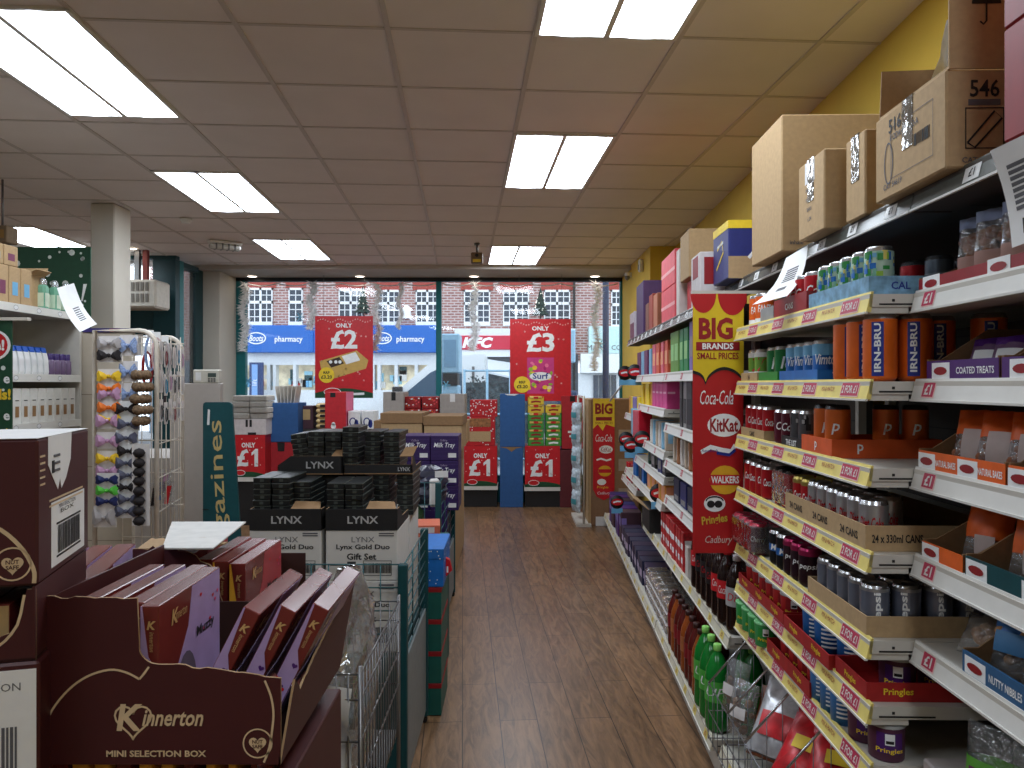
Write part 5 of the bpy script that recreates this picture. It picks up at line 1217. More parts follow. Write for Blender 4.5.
# presents between the cages
def make_present():
    b = MB(); r = thing('gift_case', '', 'gift case'); b.box(0, .1, 0, .34, 0, .148, mat('present_green', (18,92,84), .5), .003); b.part('box_body', r)
    b = MB(); b.box(-.001, .101, -.001, .341, .127, .149, DRED, .001); b.part('red_band', r, 'dark red band'); return r
for k in range(4): place('present', make_present, (-.43, 3.50, .0 + k*.1495 + .002), 0, f'green case with red band, {ORD[k]} from the floor between the cages', 'green cases with red bands')
r = thing('gift_box_blue', 'bright blue starry gift box on top of the green cases', 'gift box', (-.435, 3.5, .602)); r.name = 'starry_gift_box'
b = MB(); b.box(0, .115, 0, .36, 0, .175, mat('starry_blue', (20,110,196), .45), .003); b.part('box_body', r)
b = MB(); b.box(-.002,.117,-.002,.362,.13,.178,BLUE,.002); b.part('lid', r); b = MB()
for k in range(24): b.disc((.1175, random.uniform(.02,.34), random.uniform(.01,.17)), Y_, Z_, .004, .004, SIGNW, 6); b.disc((random.uniform(.01,.105), -.0026, random.uniform(.01,.17)), X_, Z_, .003, .003, SIGNW, 6)
b.part('white_stars', r)
r = thing('red_gift_bow', 'small red pointed tag sticking out past the blue gift box', 'tag', (-.3195, 3.62, .62)); b = MB(); b.plate((0,0,0), X_, Z_, [(0,0),(.03,.03),(.018,.08),(0,.09)], .03, RED); b.part('tag_card', r); r.name = 'red_tag'
b = MB(); b.box(.004,.012,-.001,.0,.02,.05,SIGNW); b.part('tag_print', r)
for k in range(2):
    r = thing('product_box', ('lower' if k == 0 else 'upper') + ' orange box on the pile beside the second cage', 'box', (-.55 + .02*k, 3.96, .70 + .0505*k + .001), .1*k, 'orange boxes by the second cage'); b = MB(); b.box(0,.15,0,.2,0,.05,mat('salmon_box',(206,104,74),.5),.003); b.part('box_body', r); b = MB(); b.box(.03,.12,-.001,0,.01,.04,mat('cream_pack',(0,0,0))); b.part('label', r)
b = MB(); b.box(-.62,-.36,3.93,4.3,0,.70,mat('teal_box_card',(24,78,76),.6),.004); b.box(-.60,-.38,3.926,3.93,.1,.6,TEAL); b.thing('floor_box', 'dark teal box on the floor before the second cage', 'box')
# second cage with milk tray boxes
cage('teal wire cage further along holding dark bags and purple chocolate boxes', -1.05, -.415, 4.39, 5.5, .97, .45)
MTP = mat('deep_purple_box', (52,30,88), .45)
def make_milk():
    r = thing('chocolate_box', '', 'chocolate box'); b = MB(); b.box(0,.19,0,.30,0,.168,MTP,.003)
    for i in range(5): b.box(-.0004,.1904,-.0004,.3004,.03+i*.028,.0312+i*.028,mat('purple_edge',(84,62,120),.5))
    b.part('box_stack_body', r); b = MB(); b.text('Cadbury', (.09,-.0012,.135), X_, Z_, .018, mat('lilac_ink',(190,176,206),.4), w=.05, shear=.3); b.text('Milk Tray', (.095,-.0012,.10), X_, Z_, .042, SIGNW, w=.145, shear=.25, bold=.01); b.part('lettering', r)
    b = MB(); b.box(.12,.175,-.0012,0,.02,.05,PAPER); b.part('label', r); return r
for i, (px, z, lab) in enumerate(((402,1.03,'left purple Milk Tray box above the second cage'),(430.5,1.03,'right purple Milk Tray box above the second cage'),(402,.86,'lower left purple Milk Tray box in the second cage'),(430.5,.86,'lower right purple Milk Tray box in the second cage'),(402,.69,'third left purple Milk Tray box down in the second cage'),(430.5,.69,'third right purple Milk Tray box down in the second cage'))): place('milk', make_milk, (at(px,0,5.1).x, 5.1, z), 0, lab, 'purple Milk Tray boxes')
b = MB(); b.box(-.86,-.44,5.1,5.4,.45,.6895,MTP,.003); b.thing('chocolate_box_pile', 'purple cases under the Milk Tray boxes in the second cage', 'case')
crumple(.22, .24, .3, mat('navy_bag',(34,34,56),.35), 8, 'dark navy bag slumped over the second cage', 'plastic_bag', 'bag', (-.52, 4.72, .80), 0, .018)
b = MB(); b.box(-.03,.05,-.001,.001,0,.04,PAPER); b.thing('label', 'small white tag stuck on the dark navy bag', 'tag', (-.44, 4.575, .98), .1).name = 'price_tag'
crumple(.2, .3, .3, mat('leaf_green_bag',(52,84,48),.6), 9, 'dark green bag under the navy bag in the second cage', 'plastic_bag', 'bag', (-.64, 4.66, .52), 0, .016)
crumple(.3, .45, .5, mat('black_bag',(22,24,30),.4), 10, 'black bag filling the bottom of the second cage', 'plastic_bag', 'bag', (-.72, 4.75, .45), 0, .02)
b = MB(); b.box(0,.06,0,.12,0,.17,WHITE,.01); b.thing('white_carton', 'white carton wedged among the bags in the second cage', 'carton', (-.50, 4.56, .80), .2)
# tables of boxes behind
b = MB(); b.box(-1.35,-.47,5.75,7.2,0,1.02,mat('table_skirt',(90,68,50),.7),.004); b.box(-.472,-.462,5.75,7.2,.02,1.0,CARD); b.thing('display_table', 'brown display table behind the purple chocolate boxes', 'table')
for nm, px0, px1, py0, py1, Y, d in (('shallow brown tray on the display table behind the LYNX stack',381,422,414,439,6.0,.5),('wide brown carton lid on the display table by the aisle',424,462,417,440,6.0,.6)):
    p = at(px0, 0, Y); h = at(0,py0,Y).z - 1.0215; W = (px1-px0)/FPX*Y
    r = thing('cardboard_box', nm, 'box', (p.x, Y, 1.021 + .0005), 0, 'cartons on the display table'); b = MB(); b.box(0,W,0,d,0,h*.72,CARD,.004); b.part('carton_body', r); b = MB(); b.box(-.006,W+.006,-.006,d,h*.72,h,CARDD,.003); b.part('lid', r)
b = MB(); b.box(0, .8, 0, .45, 0, .20, CARDD, .004); b.thing('cardboard_box', 'brown case under the grey boxes on the display table', 'box', (-1.24, 6.72, 1.021), 0, 'cartons on the display table')
GREYB = mat('grey_carton',(168,160,154),.7)
for nm, px0, px1, py0, py1, Y in (('plain grey box left of the red festive packs',383,404,393,418,6.75),('plain grey box right of the red festive packs',440,465,395,419,6.75)):
    p = at(px0,0,Y); zz = 1.2225; r = thing('grey_box', nm, 'box', (p.x, Y, zz), 0, 'grey boxes on the display table'); W = (px1-px0)/FPX*Y; H = at(0,py0,Y).z - zz; b = MB(); b.box(0,W,0,.3,0,H,GREYB,.004); b.part('box_body', r); b = MB(); b.box(W*.4,W*.6,-.001,0,H*.7,H,PAPER if px0 > 420 else INK); b.part('tape', r)
b = MB(); b.box(-.72,-.40,6.74,7.1,1.021,1.22,CARD,.004); b.thing('cardboard_box', 'brown case under the right grey box on the display table', 'box', (0,0,0), 0, 'cartons on the display table')
def make_fest():
    r = thing('festive_pack', '', 'pack'); b = MB(); b.box(0,.15,0,.25,0,.105,mat('festive_red',(156,30,36),.4,var=.3,scale=60),.004); b.part('pack_body', r); b = MB(); rn = random.Random(2)
    for k in range(16): b.disc((rn.uniform(.01,.14),-.001,rn.uniform(.01,.095)), X_, Z_, .009, .007, rn.choice([SIGNW, mat('coral_box',(0,0,0)), ORANGE]), 7)
    b.part('dots_print', r); return r
for i, (px, row) in enumerate(((404,0),(422,0),(404,1),(422,1))): place('fest', make_fest, (at(px,0,6.8).x, 6.8, 1.2225 + .107*row), 0, ('upper' if row else 'lower') + (' left' if px < 410 else ' right') + ' red spotted festive pack between the grey boxes', 'red spotted festive packs')
# ---------------------------------------------------------------- left side: toiletries bay, hair accessories, counter, signs
LBX = -2.72
r = thing('shelving_bay', 'toiletries bay at the far left with white bottles', 'shelving', (LBX, 3.2, 0), 0); L = 1.52
LSH = [1.985, 1.60, 1.325, 1.05, .75, .2]
b = MB(); b.box(-.52, -.5, 0, L, 0, 2.25, STEEL); b.part('back_panel', r)
b = MB(); b.box(-.5, 0, L, L + .02, 0, 2.0, STEEL); b.part('end_panel', r)
for z in LSH:
    b = MB(); b.box(-.5, 0, 0, L, z - .03, z, STEEL); sh = b.part('shelf', r)
    b = MB(); b.box(0, .008, 0, L, z - .038, z + .006, STRIPW)
    for k in range(7): b.disc((.0085, .1 + .2*k, z - .016), -Y_, Z_, .02, .014, PAPER, 10); b.ring((.009, .1 + .2*k, z - .016), -Y_, Z_, .02, .014, .002, GREYINK, 10)
    b.part('price_strip', sh)
# goods on the left bay
def upc(n, key, mk, x, y0, dy, z, label, group):
    for i in range(n): place(key, mk, (x, y0 - i*dy, z + .0005), 0, label.replace('#', ORD[i]), group)
def make_shampoo():
    r = thing('shampoo_bottle', '', 'bottle'); b = MB(); w_ = mat('white_bottle', (226,226,226), .3)
    P = [(-.03,0),(.03,0),(.034,.02),(.030,.09),(.022,.13),(.0,.15),(-.024,.135),(-.034,.06)]
    b.plate((-.0,-.02,0), X_, Z_, P, .04, w_); b.M = Matrix.Rotation(PI/2, 4, 'Z'); b.part('bottle_body', r)
    b = MB(); b.plate((.0,-.02,.132), X_, Z_, [(-.026,0),(.02,0),(.012,.03),(-.012,.034),(-.026,.02)], .04, mat('shampoo_cap_blue',(30,84,176),.35)); b.part('cap', r, 'blue cap')
    b = MB(); b.disc((-.005,-.0206,.075), X_, Z_, .02, .035, mat('shampoo_label',(40,50,90),.4), 14); b.part('label', r); return r
upc(9, 'shampoo', make_shampoo, -.055 + LBX, 4.42, .056, LSH[1], 'white shampoo bottle with blue cap, # along the left shelf from the purple bottles', 'white shampoo bottles')
def make_purple():
    r = thing('purple_bottle', '', 'bottle'); b = MB(); b.lathe([(0,0),(.026,.002),(.028,.012),(.028,.085),(.02,.095)], mat('purple_bottle_body',(110,88,120),.3), 14); b.part('bottle_body', r)
    b = MB(); b.lathe([(.021,.095),(.021,.128),(.018,.132),(0,.132)], mat('purple_cap',(60,36,104),.35), 14); b.part('cap', r, 'dark purple cap'); return r
upc(4, 'purpleb', make_purple, -.05 + LBX, 4.66, .056, LSH[1], 'small purple bottle, # in the front row at the left shelf end', 'purple bottles')
upc(4, 'purpleb', make_purple, -.12 + LBX, 4.64, .056, LSH[1], 'small purple bottle, # in the back row at the left shelf end', 'purple bottles')
def make_wcart():
    r = thing('white_carton', '', 'carton'); b = MB(); b.box(-.07,0,0,.07,0,.20,mat('white_carton_card',(222,220,214),.5),.002); b.part('carton_body', r)
    b = MB()
    for a, bb, cc in ((.014,.056,mat('bronze_window',(150,112,70),.4)),): b.box(-.05,-.02,-.001,0,.04,.10,cc); b.box(0,.001,.02,.05,.04,.10,cc)
    b.box(0,.001,.02,.05,.13,.135,INK); b.box(-.055,-.015,-.001,0,.13,.135,INK); b.part('bottle_picture', r); return r
upc(8, 'wcart', make_wcart, -.01 + LBX, 4.62, .074, LSH[2], 'white boxed toiletry with bottle picture, # from the end of the third left shelf', 'white toiletry cartons')
def kraftbox(label, y, x, z, w_, d, h): 
    r = thing('kraft_box', label, 'box', (x, y, z + .0005), 0, 'kraft boxes on the left top shelf'); b = MB(); b.box(-w_, 0, 0, d, 0, h, CARD, .003); b.part('carton_body', r)
    b = MB(); b.box(0, .001, d*.25, d*.75, h*.25, h*.6, random.choice([INK, LBLUE, mat('plum_panel',(0,0,0))])); b.part('window_print', r)
for i in range(4): kraftbox(f'brown kraft box on the left top shelf, {ORD[i]} left of the open carton', 4.19 - .10*i, LBX - .02, LSH[0], .1, .09, .21)
for i in range(2): kraftbox(f'brown kraft box stacked on top at the left, {ORD[i]} from the open carton', 4.05 - .12*i, LBX - .02, LSH[0] + .211, .12, .11, .11)
r = thing('cardboard_box', 'open brown carton on the left top shelf beside the green bottles', 'box', (LBX - .06, 4.30, LSH[0] + .0005), 0, 'kraft boxes on the left top shelf')
b = MB(); b.box(-.22,0,0,.16,0,.20,CARD,.003); b.part('carton_body', r); b = MB(); b.plate((-.20,.16,.20), X_, Vector((0,.5,.6)), [(0,0),(.2,0),(.19,.1),(.01,.1)], .004, CARD); b.plate((.0,.0,.2), Y_, Vector((.6,0,.3)), [(0,0),(.16,0),(.15,.08),(.01,.08)], .004, CARD); b.part('flap', r)
def make_green():
    r = thing('green_bottle', '', 'bottle'); b = MB(); g = mat('pale_green_bottle',(120,178,150),.2); b.box(-.05,0,0,.05,0,.15,g,.012); b.part('bottle_body', r)
    b = MB(); b.lathe([(.018,.15),(.018,.18),(.01,.19),(0,.19)], clear('clear_cap', diff=.3, gloss=.3), 12, (-.025,.025,0)); b.part('cap', r); b = MB(); b.box(0,.001,.006,.044,.02,.10,mat('pale_green_label',(206,220,196),.5)); b.box(-.045,-.005,-.001,0,.02,.10,mat('pale_green_label',(0,0,0))); b.part('label', r); return r
for i in range(5): place('greenb', make_green, (LBX - .02 - .03*(i % 2), 4.62 - .056*i, LSH[0] + .0005), 0, f'pale green bottle on the left top shelf, {ORD[i]} from the shelf end', 'pale green bottles')
SN = mat('snow_white_print', (222,230,226), .6)
def snow(b, y, x0, x1, z0, z1, n, seed, s=.012):
    rn = random.Random(seed)
    for i in range(n): q = s*rn.choice((.4,.6,1)); b.disc((rn.uniform(x0,x1), y, rn.uniform(z0,z1)), X_, Z_, q, q, SN, 8)
FOREST = mat('forest_green_board', (22,72,48), .6)
r = thing('header_board', 'dark green snowflake header board left of the pillar', 'board', (-3.95, 5.25, 1.90)); b = MB(); b.box(0, 1.0, 0, .012, 0, .61, FOREST, .002); b.part('board', r)
b = MB(); snow(b, -.001, .05, .98, .05, .58, 60, 3, .022); b.plate((.945,-.001,.20), X_, Z_, [(-.01,.03),(.0,.03),(.03,.15),(.005,.15)], .0006, SIGNW); b.disc((-.005+.945,-.001,.20), X_, Z_, .013, .013, SIGNW, 10); b.part('snowflake_print', r, 'white snowflakes and an exclamation mark')
for x in (.15,.8): pass
b = MB(); b.tube([(.1,.03,-1.9),(.1,.03,.2)], .015, GREYM); b.tube([(.9,.03,-1.9),(.9,.03,.2)], .015, GREYM); b.part('support_post', r)
r = thing('promo_sign', 'dark green sign with red e! bubble and yellow lettering at the left edge', 'sign', (-2.80, 3.66, 1.30)); b = MB(); b.box(0, .36, 0, .008, 0, .56, FOREST, .002); b.part('board', r)
b = MB(); snow(b, -.001, .02, .35, .02, .55, 26, 8, .012); y = -.0016; b.disc((.27,y,.44), X_, Z_, .085, .075, SIGNW, 22); b.disc((.265,y-.0006,.44), X_, Z_, .075, .066, RED, 22); b.text('e!', (.30,y-.0012,.44), X_, Z_, .055, SIGNW, bold=.04)
b.text('e', (.335,y,.27), X_, Z_, .035, SIGNW, bold=.03); b.text('ds!', (.315,y,.20), X_, Z_, .055, YEL, w=.08, bold=.04); b.text('e', (.335,y,.09), X_, Z_, .035, SIGNW, bold=.03); b.text('n!', (.325,y,.02), X_, Z_, .03, YEL, bold=.03); b.part('sign_print', r)
b = MB(); b.box(-.02,.44,-.01,.02,.56,.575,STEEL); b.tube([(.2,.01,.57),(.2,.01,.74)], .006, STEEL); b.part('hanger_bar', r, 'pale hanger bar')
b = MB(); b.box(-.02,.02,.01,.03,-1.3,.5,STEEL); b.part('support_post', r)
sheet('price_notice', 'white notice curling off the end of the left top shelf', 'notice', (at(57,289,4.2), at(74,284,4.3), at(97,325,4.25), at(80,333,4.1)), PAPER, [(.4,.75,.45+.05*i,.475+.05*i,GREYINK) for i in range(7)], sag=.03)
# fluorescent sensor box hanging on pole at far left
r = thing('hanging_box', 'brown box hanging on a short pole at the top left edge', 'sensor', (-3.60, 5.3, 2.66)); b = MB(); b.tube([(.0,.0,.0),(.0,.0,.335)], .008, GREYM); b.part('pole', r); b = MB(); b.box(-.10,.07,-.06,.06,-.12,.0,mat('sensor_case',(0,0,0)),.006); b.part('case', r); b = MB(); b.box(-.04,.05,-.063,-.06,-.09,-.03,mat('old_gold_label',(150,110,40),.5)); b.part('label', r)
# beige panel with accessories in front
PANELB = mat('beige_panel', (196,184,166), .7, var=.03)
r = thing('partition_board', 'tall beige board behind the hair accessories', 'partition', (-2.98, 4.78, 0)); b = MB(); b.box(0, .56, 0, .04, 0, 1.88, PANELB, .003)
for z in (.55,1.02,1.48): b.box(-.0005,.5605,-.0015,0,z,z+.006,mat('panel_joint',(150,138,120),.7))
b.part('panel_board', r); b = MB(); b.box(.25,.60,-.01,.05,1.88,1.905,mat('purple_blue_strip',(60,50,120),.5)); b.box(.42,.56,-.012,-.01,1.882,1.9,RED); b.part('top_strip', r)
TUBEW = mat('cream_tube', (216,206,192), .4)
r = thing('accessory_stand', 'cream tube-framed grid stand hung with hair accessories', 'stand', (-2.42, 4.35, 0))
for y, xa, xb in ((0,0,.36),(.62,-.12,.235)):
    P = [(xa,y,.03),(xa,y,1.86)] + [(xb-.10,y,1.86)] + [(xb-.10 + .10*math.sin(PI/2*i/5), y, 1.76 + .10*math.cos(PI/2*i/5)) for i in range(1,6)] + [(xb,y,.03)]
    b = MB(); b.tube(P, .014, TUBEW, 8); b.part('tube_frame', r)
b = MB()
for i in range(9): z = .2 + i*.2; b.tube([(.36,0,z),(.235,.62,z)], .004, TUBEW, 5); b.tube([(0,.31,z),(.38,.31,z)], .004, TUBEW, 5)
for i in range(7): b.tube([(.36-.125*i/6,.62*i/6,.1),(.36-.125*i/6,.62*i/6,1.8)], .003, TUBEW, 5); b.tube([(.06*i,.31,.1),(.06*i,.31,1.84)], .003, TUBEW, 5)
b.part('grid', r)
b = MB(); b.box(-.12,.38,-.02,.64,0,.03,TUBEW); b.part('base', r)
CARDW = mat('card_white', (224,218,216), .6)
def bowcard(label, px, py, w_, h, Y, fill, two=None, n=1, card=CARDW, group='hair bows on cards'):
    p = at(px, py, Y); r = thing('hair_bow_card', label, 'hair accessory', tuple(p), random.uniform(-.06,.06), group)
    b = MB(); b.box(-w_/2, w_/2, 0, .002, -h, 0, card); b.part('backing_card', r)
    for k in range(n):
        zc = -h*(k + .6)/(n + .15); m = two if (two and k % 2) else fill; hh = h/(n+.2)*.50; ww = w_*.52
        for sg in (-1, 1):
            b = MB(); V = []; 
            P = [(0,0,-.005),(ww*.35,-.012,hh*.55),(ww*.8,-.016,hh),(ww,-.008,hh*.45),(ww*.92,-.012,-.1*hh),(ww,-.008,-hh*.7),(ww*.7,-.016,-hh*.9),(ww*.3,-.012,-hh*.5)]
            V = [(sg*a, y-.004, zc + z) for a, y, z in P] + [(sg*ww*.55, -.03, zc)]
            b.add(V, [(i, (i+1) % 8, 8) for i in range(8)], m); b.part('bow_loop', r)
        b = MB(); b.lathe([(0,-.012),(.010,-.008),(.011,.008),(0,.012)], m, 8, (0,-.016,zc)); b.part('bow_knot', r)
    return r
PINKM = mat('mauve_pink', (196,150,184), .7); YELO = mat('sunny_yellow', (240,196,40), .7); ORNG = mat('bow_orange', (236,120,36), .7); GREYB2 = mat('bow_silver', (176,170,170), .6); NAVYB2 = mat('bow_navy', (30,40,96), .7); SKY = mat('bow_sky', (70,160,200), .7); LIMEB = mat('bow_lime', (92,200,70), .7); BLACKB = mat('bow_black', (34,28,30), .8); TAN = mat('tan_scrunchie', (122,98,74), .95, var=.4, scale=80, bump=.5)
for i, (py, f, t, lab) in enumerate(((337,GREYB2,BLACKB,'silver and black bows on a white card at the top'),(370,YELO,ORNG,'yellow and orange bows second down'),(386,PINKM,None,'mauve bow third down'),(401,ORNG,YELO,'orange and yellow bows fourth down'),(413,PINKM,None,'large mauve bow fifth down'),(433,PINKM,None,'mauve bow sixth down'),(452,YELO,PINKM,'yellow and mauve bows seventh down'))):
    bowcard('left column hair card: ' + lab, 110 - 1.5*(i > 3), py, .135, .15 if t else .095, 4.30 - .006*i, f, t, 2 if t else 1)
bowcard('hair card with navy, sky and lime bows in the left column', 108, 474, .125, .19, 4.22, NAVYB2, LIMEB, 3)
bowcard('cream hair bow card below the lime bows', 105, 507, .13, .12, 4.22, GREYB2)
for i, py in enumerate((336, 362, 384)): bowcard(f'blue checked hair bow card in the second column, {ORD[i]} from the top', 129, py, .105, .12, 4.32 - .004*i, mat('check_blue', (140,160,200), .7, var=.4, scale=120))
for i, py in enumerate((402,417,431,444,456,468,480,492,504)): bowcard(f'white clip card with small dark bow in the second column, {ORD[i]} from the top', 127 + (i % 2)*2, py, .125, .085, 4.28 - .006*i, mat('slate_bow',(88,90,110),.7) if i % 3 else BLACKB, None, 1, PAPER, 'small clip cards')
def make_scrun():
    r = thing('scrunchie', '', 'scrunchie'); b = MB(); rn = random.Random(3); n = 18; V = []
    for i in range(n):
        a = 2*PI*i/n
        for j in range(8):
            c = 2*PI*j/8; q = .024*(1 + .3*math.sin(i*2.4) + rn.uniform(-.1,.1)); V.append(((.036 + q*math.cos(c))*math.cos(a), (.02 + q*math.cos(c))*math.sin(a)*.7, q*math.sin(c)))
    b.add(V, [(i*8+j, ((i+1) % n)*8+j, ((i+1) % n)*8+(j+1) % 8, i*8+(j+1) % 8) for i in range(n) for j in range(8)], TAN, True); b.part('fabric_ring', r); return r
for i, py in enumerate((376,388,400,411,422)): p = at(141 + (i % 2)*2, py, 4.27); place('scrun', make_scrun, tuple(p), (0,0,.3*i), f'tan furry scrunchie in the hanging column, {ORD[i]} from the top', 'tan scrunchies')
def make_pom():
    r = thing('hair_pompom', '', 'hair accessory'); b = MB(); b.lathe([(0,-.028),(.022,-.02),(.034,0),(.022,.02),(0,.028)], BLACKB, 10); b.part('pompom', r); b = MB(); b.box(-.05,.05,.02,.022,-.03,.05,CARDW); b.part('backing_card', r); return r
for i, py in enumerate((454,464,473,482,492,502,512,522)): p = at(139, py, 4.2); place('pom', make_pom, tuple(p), 0, f'black hair pompom in the right column, {ORD[i]} from the top', 'black pompoms')
for i, (px, py, m, lab) in enumerate(((150,336,mat('check_blue',(0,0,0)),'blue and grey'),(157,338,mat('blush_band',(206,170,168),.7),'blush'),(165,342,GREYB2,'silver'),(147,352,DRED,'dark red'),(160,378,mat('dark_band',(56,40,44),.7),'dark brown'))):
    p = at(px, py, 4.5); r = thing('headband', lab + ' looped headband hanging at the top of the accessory stand', 'hair accessory', tuple(p), .2, 'hanging headbands'); b = MB(); b.ring((0,0,-.11), X_, Z_, .032, .11, .012, m, 18); b.ring((0,.02,-.11), X_, Z_, .032, .11, .012, m, 18); b.part('band', r); b = MB(); b.box(-.02,.02,.0,.002,-.02,.03,PAPER); b.part('tag', r)
for i, (px, py, m) in enumerate(((161,478,BLUE),(168,482,RED),(165,470,PINKM),(154,484,BLACKB))):
    p = at(px, py, 4.6); r = thing('comb_pack', ('blue','red','mauve','black')[i] + ' comb in a clear pack low on the accessory stand', 'hair accessory', tuple(p), .3, 'comb packs'); b = MB(); b.box(-.04,.04,0,.002,-.16,0,CFILM); b.part('clear_pack', r); b = MB(); b.plate((0,-.002,-.08), X_, Z_, [(-.02,-.06),(.0,-.06),(.02,.05),(-.005,.05)], .004, m); b.part('comb', r)
for i in range(18):
    k = i % 6; q = i // 6; u = (k + .5)/6; m = [CARDW, PINKM, GREYB2, BLACKB, SKY, DRED, BLACKB, CARDW][(i*5 + q) % 8]
    r = thing('accessory_pack', f'small accessory pack on the stand side grid, {("upper","middle","lower")[q]} row, {ORD[k]} from front', 'hair accessory', (-2.42 + .372 - .125*u, 4.35 + .62*u, 1.80 - .17*q - .02*(k % 2)), .2, 'side grid accessory packs')
    b = MB(); b.box(-.002,.002,-.035,.035,-.13,0,CARDW); b.part('backing_card', r); b = MB(); b.ring((.004,0,-.075), Y_, Z_, .026, .045, .012, m, 12); b.ring((.008,0,-.075), Y_, Z_, .018, .035, .01, m, 12); b.part('loop_band', r)
# counter panels, card terminal and magazine sign
CTR = mat('counter_grey_beige', (186,178,172), .6, var=.03)
r = thing('counter', 'grey-beige counter side panels behind the accessory stand', 'counter', (-2.50, 5.5, 0)); b = MB(); b.box(0, .09, 0, .06, 0, 1.555, CTR, .004); b.box(.095, .36, .0, .06, 0, 1.555, CTR, .004); b.part('side_panel', r); b = MB(); b.box(-.6,-.05,.065,.9,0,1.0,CTR); b.part('counter_body', r)
r = thing('card_terminal', 'small cream card terminal on the counter panel', 'terminal', (-2.34, 5.5, 1.5555)); b = MB(); b.box(0,.19,0,.06,0,.10,mat('terminal_cream',(206,202,190),.5),.006); b.part('case', r); b = MB(); b.box(.11,.17,-.002,0,.045,.075,mat('terminal_screen',(70,84,80),.2)); b.box(.02,.06,-.002,0,.02,.08,PAPER); b.part('screen', r); b = MB()
for i in range(3):
    for j in range(3): b.box(.112+i*.02,.126+i*.02,-.004,0,.008+j*.011,.016+j*.011,GREYM)
b.part('keypad', r)
r = thing('magazine_sign', 'teal tapered sign reading magazines sideways beside the counter', 'sign', (-2.06, 4.95, 0))
P = [(.02,.03),(.30,.03),(.215,1.36)] + [(.185 + .03*math.cos(a)*1, 1.40 + .03*math.sin(a)) for a in (0,.4,.8,1.2,1.57)] + [(.035,1.43),(.022,1.42),(.02,1.40)]
b = MB(); b.plate((0,0,0), X_, Z_, P, .02, mat('magazine_teal', (10,74,80), .45)); b.part('board', r)
b = MB(); b.text('magazines', (.135, -.001, .80), Vector((-.045,0,1)), Vector((-1,0,-.045)), .115, mat('sand_lettering', (196,172,112), .5), w=1.02, bold=.005); b.part('lettering', r, 'sand coloured lettering'); b = MB(); b.plate((.055,-.001,1.33), X_, Z_, [(-.008,-.05),(.008,-.05),(.012,.05),(-.002,.055)], .001, PAPER); b.box(.02,.06,-.004,0,.72,.725,BLACK); b.part('clip', r)
b = MB(); b.box(0,.30,-.1,.15,0,.029,GREYM); b.part('base', r)
